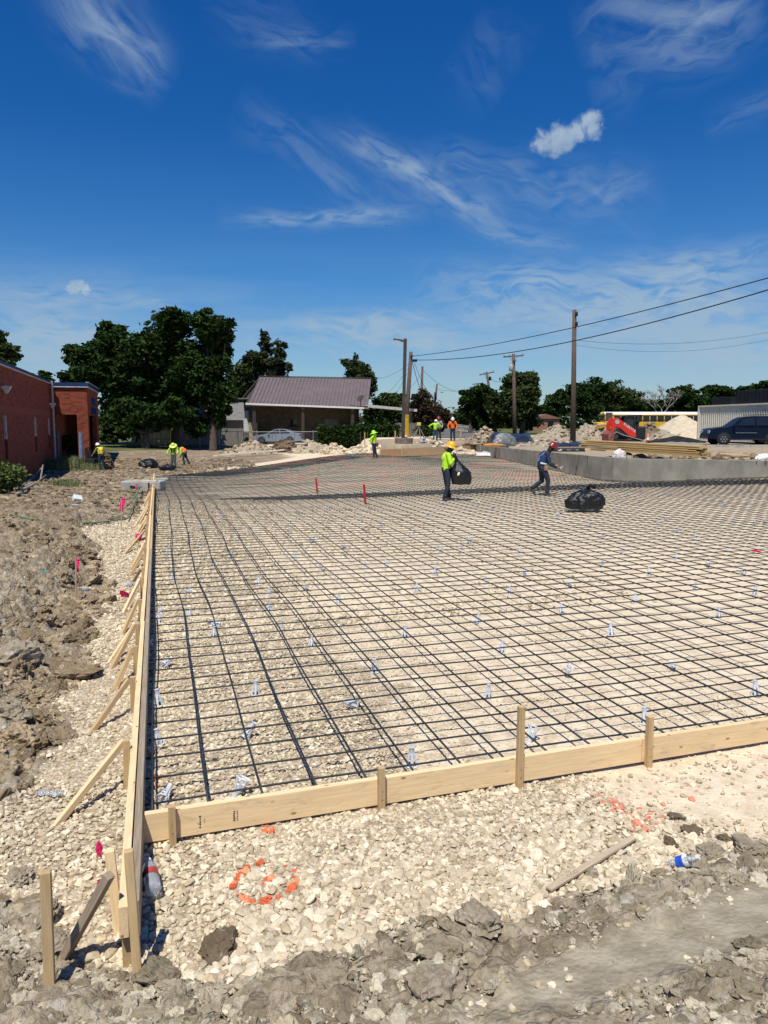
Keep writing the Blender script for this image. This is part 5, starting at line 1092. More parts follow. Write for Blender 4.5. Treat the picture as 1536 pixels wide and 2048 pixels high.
def leaves(name, mat, parent, blobs, n, size, rng, org, shell=.55, droop=0.0):
    """leaf sprays (folded pairs of small faces) through the volume of the crown lobes"""
    B = np.array(blobs); vol = B[:, 3]*B[:, 4]*B[:, 5]; vol = vol**.8; k = rng.choice(len(B), n, p=vol/vol.sum()); b = B[k]
    d = rng.normal(size=(n, 3)); d /= np.linalg.norm(d, axis=1)[:, None]; r = shell+(1.08-shell)*rng.random(n)**.7; inner = rng.random(n) < .22; r[inner] = rng.random(inner.sum())*shell; wild = rng.random(n) < .07; r[wild] *= rng.uniform(1.05, 1.45, wild.sum())
    # ragged outline: each direction cell pushes in or out
    q = np.floor(d*2.6+b[:, :1]*3.7).astype(int); hsh = _T[1][(q[:, 0]*7+q[:, 1]*13) & 255, (q[:, 2]*5+k*11) & 255]; r = r*(.74+.46*hsh); keep = hsh > .10
    c = b[:, :3]+d*r[:, None]*b[:, 3:6]; c = c[keep]; d = d[keep]; r = r[keep]; hs = hsh[keep]; n = len(c)
    s_ = size*(.55+.9*rng.random(n)); t1 = rng.normal(size=(n, 3)); t1[:, 2] = t1[:, 2]*.6-droop; t1 /= np.linalg.norm(t1, axis=1)[:, None]; nn = rng.normal(size=(n, 3))+d*.6; nn[:, 2] += .6; t2 = np.cross(nn, t1); t2 /= np.linalg.norm(t2, axis=1)[:, None]; n3 = np.cross(t1, t2)
    s1 = s_[:, None]; p0 = c-t1*s1*.7; p1 = c+t2*s1*.36+n3*s1*.14; p2 = c+t1*s1*.75; p3 = c-t2*s1*.36+n3*s1*.14
    V = np.stack([p0, p1, p2, p3], 1)-np.array(org); V = V.reshape(-1, 3); Fq = np.array([[0, 1, 2], [0, 2, 3]])[None]+(np.arange(n)*4)[:, None, None]; Fq = Fq.reshape(-1, 3)
    me = bpy.data.meshes.new(name); me.vertices.add(len(V)); me.vertices.foreach_set('co', V.astype(np.float32).ravel()); me.loops.add(Fq.size); me.loops.foreach_set('vertex_index', Fq.astype(np.int32).ravel()); me.polygons.add(len(Fq)); me.polygons.foreach_set('loop_start', np.arange(0, Fq.size, 3, dtype=np.int32)); me.update()
    tone = np.clip(.35*rng.random(n)+.65*hs*hs, 0, 1); at_ = me.attributes.new('tone', 'FLOAT', 'POINT'); at_.data.foreach_set('value', np.repeat(tone, 4).astype(np.float32))
    me.materials.append(mat); o = bpy.data.objects.new(name, me); COL.objects.link(o); o.parent = parent; return o
TREE_SEED = [100]
def tree(label, px, base, d, lobes, mat, n=6000, size=.34, trunk=.22, group=None, name='tree', bark=None, fork=.35, droop=.0, dspread=1.0):
    """lobes: (px, py, rx_px, ry_px[, depth offset]) of the crown as seen, turned to metres at distance d"""
    TREE_SEED[0] += 1; rng = np.random.default_rng(TREE_SEED[0]); g0 = dpt(px, d); gz = zt1(g0.x, g0.y); t = thing(name, label, 'tree' if name != 'shrub' and name != 'hedge' else name, (g0.x, g0.y, gz), 0, group); bl = []
    rr = random.Random(TREE_SEED[0])
    for L in lobes:
        dd = d+(L[4] if len(L) > 4 else rr.uniform(-1, 1)*L[2]*d/F*.6); c = P(L[0], L[1], dd); rx = L[2]*dd/F; rz = L[3]*dd/F; m_ = 11
        bl.append((c.x, c.y, c.z, rx*.66, rx*.66*dspread, rz*.66))
        for _ in range(m_):   # smaller sprays on the lobe so that the outline breaks up
            a = rr.uniform(0, 2*PI); e = rr.uniform(-.6, 1.2); k = rr.uniform(.16, .36); q = rr.uniform(.62, 1.0); bl.append((c.x+rx*q*math.cos(a)*math.cos(e), c.y+rx*q*math.sin(a)*math.cos(e), c.z+rz*q*math.sin(e), rx*k*1.2, rx*k*1.2, rz*k*.8))
    leaves('crown', mat, t, bl, int(n*1.3), size*.78, rng, (g0.x, g0.y, gz))
    mb = MB(); mb.smooth = True; top = max(b[2] for b in bl)-gz; cz = top*fork; lean = rr.uniform(-.3, .3)
    mb.tube([(0, 0, -.2), (0, 0, .15), (lean*.3, 0, cz*.6), (lean, 0, cz)], [trunk*1.5, trunk*1.1, trunk*.9, trunk*.75], 9)
    big = [b for b in bl[::12]][:9]
    for b in big:
        e = Vector((b[0]-g0.x, b[1]-g0.y, b[2]-gz)); m1 = Vector((lean, 0, cz)).lerp(e, .5)+Vector((rr.uniform(-.4, .4), rr.uniform(-.4, .4), .3)); mb.tube([(lean, 0, cz*.92), m1, e], [trunk*.6, trunk*.35, trunk*.1], 6)
        for _ in range(3): e2 = e+Vector((rr.uniform(-1, 1)*b[3], rr.uniform(-1, 1)*b[3], rr.uniform(-.3, 1)*b[5])); mb.tube([m1.lerp(e, .5), e2], [trunk*.2, trunk*.05], 5)
    mb.build('trunk', bark or BARK, t, fix=False); return t
tree('tallest dark broadleaf tree of the big clump left of the house', 350, 890, 66, [(330, 680, 62, 58), (350, 650, 40, 34), (300, 720, 55, 60), (385, 740, 55, 62), (330, 790, 75, 55), (345, 630, 20, 14)], LG, 17000, .40, .4)
tree('dark tree at the right of the big clump with branches hanging over the shed', 425, 890, 64, [(425, 660, 38, 38), (440, 700, 36, 44), (410, 760, 50, 60), (440, 800, 34, 50), (405, 635, 22, 18), (455, 650, 16, 14), (395, 852, 26, 34), (432, 840, 22, 26)], LG, 13000, .38, .3)
tree('broad dark tree at the left of the big clump behind the brick portico', 185, 890, 67, [(170, 715, 48, 34), (200, 750, 62, 50), (150, 770, 36, 40), (240, 790, 55, 60), (230, 720, 40, 44)], LG, 13000, .38, .35)
tree('dark narrow tree rising between the left and tallest trees of the clump', 228, 890, 72, [(222, 665, 30, 22), (225, 700, 40, 40), (210, 690, 22, 20), (245, 670, 12, 12)], LG, 5000, .36, .3)
tree('low dark tree under the clump in front of the board fence', 290, 890, 63, [(255, 850, 50, 40), (300, 838, 48, 36), (345, 830, 45, 34), (225, 860, 24, 36)], LG, 9000, .34, .3)
tree('tall dark cedar with two ragged tops rising behind the shed', 520, 885, 96, [(530, 690, 16, 26), (560, 705, 14, 24), (520, 725, 34, 26), (550, 740, 36, 26), (500, 760, 34, 44), (560, 775, 26, 34), (485, 790, 26, 40), (528, 672, 9, 12), (556, 688, 7, 12)], LC, 11000, .42, .35, dspread=.8)
tree('dark olive tree between the big clump and the cedar', 478, 885, 88, [(480, 790, 22, 36), (470, 760, 16, 30), (490, 740, 16, 16)], LB_, 3500, .38, .3)
tree('small airy tree peeping over the right end of the metal roof', 715, 885, 98, [(705, 735, 20, 20), (725, 750, 26, 26), (742, 775, 18, 30), (700, 760, 20, 20), (690, 728, 10, 10), (712, 715, 6, 10)], LB_, 3600, .36, .25)
tree('bough of a dark tree at the left frame edge above the brick roof', -10, 890, 44, [(8, 705, 28, 20), (-20, 690, 34, 40), (28, 714, 16, 10), (0, 675, 14, 14), (10, 728, 22, 14)], LB_, 3000, .26, .3)
tree('tiny dark treetop showing over the brick roof left of the downpipe', 88, 890, 70, [(90, 756, 14, 12), (100, 770, 14, 14), (64, 752, 6, 5)], LG, 900, .3, .2)
tree('olive tree behind the carport left of the light pole', 790, 880, 100, [(785, 800, 34, 16), (765, 825, 26, 28), (800, 830, 30, 30), (740, 830, 18, 20)], LB_, 5000, .38, .3, 'trees along the street')
tree('reddish brown crape myrtle right of the light pole', 848, 882, 84, [(850, 800, 20, 22), (862, 826, 26, 34), (838, 840, 24, 36), (875, 845, 16, 26), (835, 805, 16, 20)], LR, 6500, .30, .2, 'trees along the street')
tree('dark red tree farther down the left side of the street', 884, 872, 112, [(888, 832, 14, 16), (880, 850, 16, 20), (892, 845, 10, 16)], LR, 2200, .36, .2, 'trees along the street')
tree('dark bushy tree at the start of the grove right of the street', 940, 878, 100, [(935, 800, 20, 20), (950, 790, 26, 22), (930, 830, 22, 28), (960, 835, 32, 36), (975, 795, 20, 22)], LG, 8000, .40, .3, 'trees along the street')
tree('big round dark tree right of the street behind the crossarm pole', 1045, 880, 94, [(1045, 775, 36, 30), (1060, 800, 22, 36), (1030, 815, 40, 42), (1000, 825, 30, 40), (1055, 840, 26, 34), (1015, 785, 18, 18), (1062, 765, 16, 14)], LB_, 13000, .42, .35, 'trees along the street')
tree('dark mid height tree between the leaning pole and the street grove', 985, 880, 108, [(990, 805, 22, 22), (985, 835, 30, 30)], LG, 3500, .4, .3, 'trees along the street')
bgt = [('wide dark oak left of the tall bare pole', 1110, [(1108, 812, 28, 26), (1090, 835, 26, 24), (1125, 795, 20, 18)]), ('broad dark oak right behind the tall bare pole', 1175, [(1150, 790, 30, 26), (1185, 780, 36, 26), (1170, 815, 50, 30), (1200, 800, 30, 30)]),
       ('rounded dark oak left of the bare branched tree', 1240, [(1225, 785, 34, 24), (1250, 800, 34, 30), (1235, 825, 40, 24), (1262, 805, 18, 18)]), ('low dark tree below the bare branched tree', 1310, [(1300, 815, 30, 16), (1330, 812, 26, 14), (1285, 820, 20, 14)]),
       ('dark rounded oak right of the bare branched tree', 1375, [(1372, 795, 32, 22), (1390, 810, 34, 26), (1350, 812, 24, 20), (1375, 782, 20, 12)]), ('greener tree top above the left black stack', 1432, [(1432, 785, 26, 20), (1420, 795, 24, 22), (1445, 800, 24, 24)]),
       ('small tree top between the two black stacks', 1478, [(1470, 790, 18, 14), (1490, 785, 18, 14), (1500, 796, 16, 16)]), ('dark tree at the right frame edge behind the stacks', 1530, [(1530, 785, 28, 20), (1545, 775, 24, 24), (1515, 800, 26, 22), (1526, 768, 8, 6)])]
for lb_, px, lobes in bgt: tree(lb_, px, 875, 140, lobes, LG if px % 20 else LB_, 6500 if px < 1300 else 4200, .55, .35, 'distant oaks behind the school bus')
# distant low wood that closes the horizon
def far_wood():
    rng = np.random.default_rng(5); bl = []
    for i in range(150):
        px = -900+i*22+rng.uniform(-8, 8)
        if 895 < px < 925: continue
        d = rng.uniform(200, 240); c = P(px, 843+rng.uniform(-6, 4), d); bl.append((c.x, c.y, c.z-1, 5, 5, rng.uniform(3, 5.5)))
    o = leaves('far_wood', LG, None, bl, 30000, 1.1, rng, (0, 0, 0)); tag(o, 'distant dark belt of woodland along the horizon', 'woodland', kind='stuff')
far_wood()
# leafless tree
def bare_tree():
    g0 = dpt(1322, 128); gz = zt1(g0.x, g0.y); t = thing('bare_tree', 'pale leafless branching tree standing among the dark oaks', 'tree', (g0.x, g0.y, gz)); mb = MB(); mb.smooth = True; r = random.Random(4)
    def br(p, d, L_, rad, k):
        e = p+d*L_; m_ = p.lerp(e, .5)+Vector((r.uniform(-.1, .1), r.uniform(-.1, .1), r.uniform(-.05, .1)))*L_; mb.tube([p, m_, e], [rad, rad*.85, rad*.65], 5)
        if k == 0: return
        for _ in range(3 if k > 2 else 4):
            dd = (d+Vector((r.uniform(-1, 1), r.uniform(-.7, .7), r.uniform(-.25, .65)))*.85).normalized(); br(e, dd, L_*r.uniform(.6, .85), rad*.6, k-1)
    br(Vector((0, 0, 0)), Vector((.05, 0, 1)), 2.2, .24, 0); br(Vector((.1, 0, 2.0)), Vector((-.75, 0, .8)).normalized(), 1.9, .16, 4); br(Vector((.1, 0, 2.0)), Vector((.6, .1, .9)).normalized(), 2.1, .16, 4); br(Vector((.1, 0, 2.0)), Vector((.0, .1, 1)).normalized(), 1.7, .12, 3)
    mb.build('branches', PALEB, t, fix=False)
bare_tree()
# hedge grown through the fence
def hedge():
    rng = np.random.default_rng(8); bl = []
    for px in range(645, 795, 6):
        d = 68+(px-645)*.012; g0 = dpt(px, d); gz = zt1(g0.x, g0.y); top = P(px, 855-(px-645)*.035, d).z
        for k in range(3): bl.append((g0.x, g0.y, gz+(top-gz)*(.2+.3*k), .55, .45, (top-gz)*.26))
    g0 = dpt(720, 68.5); gz = zt1(g0.x, g0.y); t = thing('hedge', 'long clipped dark green hedge grown along the fence before the porch', 'hedge', (g0.x, g0.y, gz)); leaves('foliage', LG, t, bl, 15000, .20, rng, (g0.x, g0.y, gz), .3)
    mb = MB()
    for px in range(650, 790, 14): q = dpt(px, 68.4)-g0; mb.tube([(q.x, q.y, -.1), (q.x+.05, q.y, 1.2)], .03, 5)
    mb.build('stems', BARK, t)
    MB().beam(tuple(dpt(692, 68)-g0+Vector((0, 0, .7))), tuple(dpt(694, 68)-g0+Vector((0, 0, .72))), .9, 1.2).build('inner_shade', LG, t) if False else None
hedge()
def bush(label, px, base, d, w, h, mat, n, size, thin=False):
    g0 = g_at(px, base) if d is None else dpt(px, d); d = d or cdepth(g0); gz = zt1(g0.x, g0.y); rng = np.random.default_rng(int(px)+5); t = thing('grass_tuft' if thin else 'shrub', label, 'grass tuft' if thin else 'shrub', (g0.x, g0.y, gz))
    if thin:
        mb = MB(); r = random.Random(px)
        for _ in range(n):
            x, y = r.gauss(0, w*.35), r.gauss(0, w*.25); a = r.uniform(0, 6.28); L_ = h*r.uniform(.5, 1.1); e = (x+math.cos(a)*L_*.5, y+math.sin(a)*L_*.5, L_*.85); m_ = (x+math.cos(a)*L_*.15, y+math.sin(a)*L_*.15, L_*.6); s_ = size
            mb.add([(x-s_, y, 0), (x+s_, y, 0), (m_[0]+s_*.8, m_[1], m_[2]), (m_[0]-s_*.8, m_[1], m_[2]), e], [(0, 1, 2, 3), (3, 2, 4)])
        mb.build('blades', mat, t, fix=False)
    else:
        bl = [(g0.x+rng.uniform(-.3, .3)*w, g0.y+rng.uniform(-.2, .2)*w, gz+h*rng.uniform(.3, .75), w*.3, w*.3, h*.3) for _ in range(7)]; leaves('foliage', mat, t, bl, n, size, rng, (g0.x, g0.y, gz), .3)
        mb = MB(); [mb.tube([(0, 0, -.1), (rng.uniform(-.3, .3)*w, 0, h*.6)], .02, 5) for _ in range(5)]; mb.build('stems', BARK, t)
GRS = M('dry_green_grass', (.13, .15, .06), .8, 0, .3, 2)
bush('yellow green leafy shrub at the left edge below the brick wall', 8, 990, None, 1.2, .95, LY, 2600, .09)
bush('pale tall grass tuft at the foot of the downpipe', 115, 940, None, 1.3, .8, GRS, 900, .012, True)
bush('green weed tuft in front of the portico opening', 142, 936, None, 1.3, .8, GRS, 700, .012, True)
bush('low dry weeds at the left foot of the blue post', 168, 940, None, 1.4, .5, GRS, 500, .012, True)
bush('dark green shrub growing inside the brick portico', 138, 925, 51, 1.5, 1.6, LG, 1500, .16)
bush('small green weed patch on the brown heap near the tub', 128, 972, None, .9, .35, GRS, 350, .01, True)
bush('dark shrub at the foot of the picket fence right of the hedge', 850, 880, 66, 2.0, 1.1, LG, 1800, .16)
mb = MB(); mb.smooth = True
for a in ([(35, 985), (60, 960), (84, 935)], [(40, 990), (70, 968), (92, 950)], [(52, 978), (80, 965), (86, 930)], [(36, 996), (50, 985), (75, 980)]):
    pts = [gpx(a[0][0], a[0][1], .12), P(a[1][0], a[1][1], cdepth(gpx(a[1][0], max(a[1][1], 965)))), P(a[2][0], a[2][1], cdepth(gpx(a[2][0], 962)))]; mb.tube(pts, [.055, .045, .025], 6)
tag(mb.build('fallen_branch', PALEB), 'bare pale fallen branch lying against the foot of the brick wall', 'branch')
# small brick house among the trees
g0 = dpt(1092, 132); t = thing('distant_house', 'small reddish brick house half hidden between the far trees', 'house', (g0.x, g0.y, .9), CAMYAW)
MB().box((0, 3, 1.1), (4.6, 6, 2.2)).build('wall', M('far_brick', (.30, .16, .11), .9), t); mb = MB(); mb.prism([(-2.7, 2.2), (2.7, 2.2), (0, 3.0)], -.3, 6.3); mb.build('roof', M('far_roof', (.22, .12, .09), .9), t); MB().box((.8, -.03, 1.2), (1, .05, 1)).build('window', GLASS, t)
# ------------------------------------------------------------------ poles and wires
POLEM = M('pole_wood', (.105, .07, .05), .85, 0, .3, 3, .4, .02, stretch=(6, 6, .5)); DKM = M('dark_bronze', (.07, .055, .045), .5, .3, .15, 5)
def pole(label, top, base, d, r0, r1, arm=None, extras=(), d2=None, gz=None, name='utility_pole'):
    b_ = dpt(base[0], d); gz = zt1(b_.x, b_.y); tp = P(top[0], top[1], d2 or d); t = thing(name, label, 'utility pole', (b_.x, b_.y, gz)); T = tp-Vector((b_.x, b_.y, gz)); pt = lambda q: q-Vector((b_.x, b_.y, gz))
    mb = MB(); mb.smooth = True; mb.tube([(0, 0, -.2), T*.5, T], [r0, (r0+r1)/2, r1], 12); mb.build('pole', POLEM, t)
    if arm:
        for (x0, y0, x1, y1) in arm:
            a = pt(P(x0, y0, d)); b = pt(P(x1, y1, d)); mb = MB(); mb.beam(a, b, .11, .13); m_ = (a+b)/2; mb.beam(a.lerp(b, .3), m_+Vector((0, 0, -.75)), .04, .03); mb.beam(a.lerp(b, .7), m_+Vector((0, 0, -.75)), .04, .03); cx = mb.build('crossarm', POLEM, t)
            for k in (.03, .3, .97): q = a.lerp(b, k); im = MB(); im.lathe([(.02, .06), (.05, .09), (.03, .13), (.05, .16), (.02, .21)], 8, q); im.build('insulator', BLK, cx)
    for e in extras:
        kind, x, y, w, h = e; q = pt(P(x, y, d-.25)); mb = MB(); mb.smooth = True
        if kind == 'can': mb.lathe([(w*.8, -h/2), (w, -h/2+.04), (w, h/2-.05), (w*.6, h/2)], 14, q); mb.lathe([(.04, h/2), (.06, h/2+.1), (.03, h/2+.2)], 8, q); mb.build('transformer', M('can_grey', (.33, .35, .36), .5), t)
        elif kind == 'box': mb.box(q, (w, .2, h)); mb.build('bracket', BLK, t)
    return t
pole('tall thick bare pole standing behind the walking worker', (1149, 620), (1147, 888), 57, .22, .15, extras=(('box', 1153, 628, .12, .3), ('box', 1153, 648, .12, .3)))
pole('pole leaning right just behind the light pole with the wires tied on', (822, 704), (811, 884), 78, .24, .18, extras=(('box', 829, 721, .5, .25), ('box', 824, 712, .3, .1)))
pole('slim straight pole rising from the reddish trees', (845, 733), (840, 880), 96, .2, .13)
pole('short leaning pole end above the reddish trees', (874, 768), (864, 872), 130, .22, .15, extras=(('box', 871, 792, .4, 1.2),))
pole('crossarm pole with a grey transformer can in front of the round dark tree', (1027, 708), (1030, 884), 84, .24, .16, arm=((1007, 714, 1047, 711),), extras=(('can', 1022, 735, .22, .75), ('box', 1030, 722, .3, .08)))
pole('leaning crossarm pole between the street and the transformer pole', (973, 744), (993, 878), 104, .22, .15, arm=((959, 750, 988, 744),), extras=(('box', 980, 757, .3, .5),))
pole('farthest crossarm pole in the grove right of the street', (956, 766), (966, 870), 138, .22, .15, arm=((945, 769, 966, 766), (934, 783, 942, 782)))
# parking light
b_ = dpt(808, 54); gz = zt1(b_.x, b_.y); t = thing('light_pole', 'square dark brown light pole with a flat lamp head on a round base', 'light pole', (b_.x, b_.y, gz), CAMYAW)
T = P(812, 682, 54).z-gz; MB().box((0, 0, T/2+.2), (.23, .23, T-.2), (0, .02, 0)).build('pole', DKM, t, bevel=.02); mb = MB(); mb.lathe([(.62, -.4), (.62, .35), (.60, .4)], 24); mb.build('base', M('brown_base', (.20, .15, .12), .9), t)
MB().beam((0, 0, T-.08), (-.25, 0, T-.05), .1, .12).build('arm', DKM, t); mb = MB(); mb.smooth = False; mb.box((-.45, 0, T+.02), (.65, .42, .10), (0, .14, 0), .9); lh = mb.build('lamp_head', DKM, t, bevel=.02); MB().box((-.47, 0, T-.045), (.42, .3, .02), (0, .14, 0)).build('lens', WHT, lh)
MB().box((.0, 0, .35), (.6, .6, .1)).build('base_plate', DKM, t)
def wire(label, a, b, sag, r=.02, n=24):
    a = Vector(a); b = Vector(b); mb = MB(); mb.smooth = True; mb.tube([a.lerp(b, k/n)-Vector((0, 0, sag*4*(k/n)*(1-k/n))) for k in range(n+1)], r, 5); tag(mb.build('power_line', BLK), label, 'power line')
wire('upper long black power line rising to the right frame edge', P(827, 712, 78), P(1640, 527, 34), .55, .028); wire('lower long black power line sagging beside the upper one', P(832, 720, 78), P(1640, 548, 34), 1.0, .032)
wire('faint low wire crossing right of the tall bare pole', P(1149, 680, 57), P(1640, 640, 60), .9, .011)
wire('faint wire below the first faint wire right of the tall pole', P(1149, 690, 57), P(1640, 652, 60), 1.1, .009)
wire('wire drooping from the leaning pole to the short pole end', P(824, 722, 78), P(871, 792, 130), 2.4, .03); wire('second wire drooping from the leaning pole towards the far street', P(827, 720, 78), P(868, 790, 130), 1.0, .022)
wire('thin wire from the slim pole to the far crossarm poles', P(846, 740, 96), P(955, 768, 138), 1.9, .022); wire('thin wire between the leaning crossarm pole and the transformer pole', P(978, 752, 104), P(1022, 745, 84), .9, .02)
wire('thin wire reaching across to the far crossarm pole', P(872, 777, 130), P(960, 768, 138), .8, .022)
wire('service wire from the leaning pole down to the metal roof', P(820, 725, 78), P(742, 757, 84), .5, .014); wire('steep guy wire beside the light pole', P(820, 730, 78), P(770, 790, 90), .3, .012)
wire('steeper guy wire nearest the light pole', P(820, 735, 78), P(786, 795, 88), .2, .012); wire('thin loose wire behind the slim pole', P(845, 745, 96), P(790, 800, 104), .4, .015)
# street bits
b_ = dpt(925, 66); t = thing('road_sign', 'tilted grey road work sign reading ENTER seen beside the orange shirted worker', 'sign', (b_.x, b_.y, zt1(b_.x, b_.y)), CAMYAW)
q = P(925, 857, 66)-Vector((b_.x, b_.y, zt1(b_.x, b_.y))); MB().box((0, 0, q.z), (1.05, .03, .62), (0, .12, 0)).build('panel', M('sign_grey', (.30, .29, .27), .5), t, bevel=.01)
mb = MB(); mb.box((0, -.02, q.z+.27), (1.0, .012, .03), (0, .12, 0)); mb.box((0, -.02, q.z-.27), (1.0, .012, .03), (0, .12, 0)); mb.build('border', BLK, t); mb = MB(); mb.beam((-.3, .1, -.1), (.3, .04, q.z), .05, .05); mb.beam((.35, .1, -.1), (-.2, .04, q.z), .05, .05); mb.build('legs', GREYM, t)
cu_ = bpy.data.curves.new('lettering', 'FONT'); cu_.body = 'ENTER'; cu_.size = .36; cu_.extrude = .004; cu_.align_x = 'CENTER'; cu_.align_y = 'CENTER'; o = bpy.data.objects.new('lettering', cu_); COL.objects.link(o); o.parent = t; o.location = (0, -.022, q.z); o.rotation_euler = (PI/2, .12, 0); cu_.materials.append(BLK); to_mesh(o)
CONEO = M('cone_orange', (.72, .14, .05), .5)
def cone(px, base, top, d, label):
    b_ = dpt(px, d); gz = P(px, base, d).z; h = P(px, top, d).z-gz; t = thing('traffic_cone', label, 'traffic cone', (b_.x, b_.y, gz)); mb = MB(); mb.smooth = True; mb.lathe([(h*.2, .04), (h*.045, h), (h*.03, h)], 16); mb.build('cone', CONEO, t); MB().box((0, 0, .02), (h*.55, h*.55, .04)).build('base', CONEO, t)
    mb = MB(); mb.smooth = True; mb.lathe([(h*.135+.006, h*.45), (h*.095+.006, h*.65)], 16, cap=False); mb.build('band', WHT, t)
cone(812, 880, 865, 62, 'orange traffic cone with white bands behind the light pole'); cone(1297, 890, 867, 52, 'orange traffic cone at the rear of the red loader'); cone(1298, 907, 895, 33, 'small orange cone end behind the lumber stack')
cone(838, 884, 878, 66, 'tiny orange cone beside the survey tripod') if False else None
b_ = dpt(838, 56); gz = zt1(b_.x, b_.y); t = thing('survey_tripod', 'pale survey tripod with a yellow instrument behind the far form', 'tripod', (b_.x, b_.y, gz), CAMYAW)
for a in (-.55, .15, .6): MB().beam((a, abs(a)*.5, 0), (0, 0, 1.15), .05, .03).build('leg', M('tripod_pale', (.55, .52, .40), .6), t)
MB().lathe([(.10, 1.12), (.10, 1.18)], 12).build('head', DKM, t); MB().box((0, 0, 1.32), (.28, .22, .24)).build('instrument', M('instrument_yellow', (.65, .60, .08), .5), t, bevel=.03)
b_ = dpt(846, 54.5); t = thing('bucket', 'small white bucket with a blue mark by the tripod', 'bucket', (b_.x, b_.y, zt1(b_.x, b_.y)+.1)); MB().lathe([(.13, 0), (.16, .32), (.15, .32), (.12, .02)], 16).build('pail', WHT, t); MB().box((0, -.155, .17), (.14, .02, .12), (0, 0, 0)).build('mark', BLUE, t)
mb = MB(); b_ = dpt(813.5, 70); mb.tube([(b_.x, b_.y, zt1(b_.x, b_.y)), (b_.x, b_.y, P(813, 829, 70).z)], .22, 10); tag(mb.build('yellow_marker', M('marker_yellow', (.45, .30, .02), .6)), 'yellow guard tube showing right of the light pole', 'pole guard')
for (px, base, top, d, w, lb_) in ((729, 892, 865, 58, .07, 'wooden lath standing left of the lime hatted worker'), (790, 890, 862, 55, .08, 'tall pale stake left of the light pole'), (794, 892, 872, 54.5, .06, 'shorter pale stake beside the tall pale stake'), (921, 882, 858, 58, .09, 'brown stake before the road sign'), (961, 890, 867, 52, .08, 'pinkish stake in front of the far dirt pile'), (864, 886, 878, 57, .05, 'small peg in front of the two chatting workers'), (1064, 0, 0, 0, 0, '')):
    if not d: continue
    a = dpt(px, d); z0 = zt1(a.x, a.y); tag(stick('stake', (a.x, a.y, z0-.1), (a.x+.02, a.y, P(px, top, d).z), w, w*.6, PINE2 if px != 961 else OLDW, up=(0, -1, 0)), lb_, 'stake')
# ------------------------------------------------------------------ container, stacks, bus, loader, cars
def container():
    a = P(1395, 878, 60); b = P(1536, 884, 51.5); u = Vector((b.x-a.x, b.y-a.y, 0)).normalized(); gz = 1.0-.02; top = P(1395, 812, 60).z; H = top-gz; L_ = 12.2; t = thing('shipping_container', 'long beige corrugated shipping container behind the dark car', 'container', (a.x, a.y, gz), math.atan2(u.y, u.x))
    BG = M('container_beige', (.60, .565, .45), .55, .0, .10, 2.5, .1, .01); ol = []; x = .12; p = .30
    while x < L_-.35: ol += [(x, 0), (x+.09, 0), (x+.14, .045), (x+.22, .045)]; x += .27
    ol = ol+[(L_-.1, 0)]; mb = MB(); n = len(ol)
    for sgn, y0 in ((1, .03), (-1, 2.41)):
        vs = [(px, y0+sgn*dy, .14) for px, dy in ol]+[(px, y0+sgn*dy, H-.1) for px, dy in ol]; mb.add(vs, [(i, i+1, n+i+1, n+i) for i in range(n-1)])
    mb.build('side_panels', BG, t, fix=False)
    mb = MB(); mb.box((.06, 1.22, H/2), (.12, 2.44, H-.02)); mb.build('end_wall', BG, t); mb = MB(); mb.box((L_-.06, 1.22, H/2), (.12, 2.44, H-.02)); mb.build('end_door', BG, t)
    mb = MB()
    for y in (0.0, 2.44):
        mb.box((L_/2, y, H-.05), (L_, .10, .11)); mb.box((L_/2, y, .08), (L_, .10, .15)); mb.box((.02, y, H/2), (.14, .12, H)); mb.box((L_-.02, y, H/2), (.14, .12, H))
    mb.build('frame', BG, t, bevel=.01); MB().box((L_/2, 1.22, H-.03), (L_-.1, 2.36, .04)).build('roof', BG, t)
    # stacked black crates on the roof
    KB = M('black_crate', (.012, .014, .018), .55, 0, .25, 6)
    for (x0, x1, ht, nn, lb_) in ((.95, 3.5, .62, 7, 'lower stack of black plastic crates on the container roof, at left'), (4.15, 8.1, .98, 9, 'taller stack of black plastic crates on the container roof, at right')):
        q = Vector((a.x, a.y, 0))+u*x0; c = thing('crate_stack', lb_, 'crate stack', (q.x, q.y, gz+H), math.atan2(u.y, u.x)); w = (x1-x0)/nn
        for i in range(nn):
            h_ = ht*(1-.06*random.random()); mb = MB(); mb.box(((i+.5)*w, 1.2, h_/2+.02), (w-.03, 1.5, h_)); 
            for z in np.arange(.1, h_, .11): mb.box(((i+.5)*w, .44, z), (w-.012, .03, .022))
            for k in (-.4, .4): mb.box(((i+.5+k)*w, .45, h_/2), (.025, .035, h_))
            mb.build('crate', KB, c)
    return a, u
container()
def wheel(parent, c, r, w, ax='y', rimmat=None, spokes=6, name='wheel'):
    mb = MB(); mb.smooth = True; prof = [(r*.62, -w/2), (r*.93, -w/2), (r, -w*.32), (r, w*.32), (r*.93, w/2), (r*.62, w/2)]; mb.lathe(prof, 28, cap=False)
    t_ = mb.build(name, BLK, parent, c, (PI/2, 0, 0)); rm = rimmat or M('alloy', (.45, .45, .46), .3, .8, .1, 8)
    m2 = MB(); m2.lathe([(r*.62, -w*.42), (r*.62, w*.42), (r*.56, w*.46), (r*.54, w*.2), (r*.5, .0)], 28, cap=False)
    for k in range(spokes): a = 2*PI*k/spokes; m2.beam((0, 0, w*.38), (r*.58*math.cos(a), r*.58*math.sin(a), w*.40), r*.17, w*.10, (0, 0, 1))
    m2.lathe([(r*.13, w*.3), (r*.13, w*.45), (.01, w*.46)], 12); m2.build('rim', rm, t_); return t_
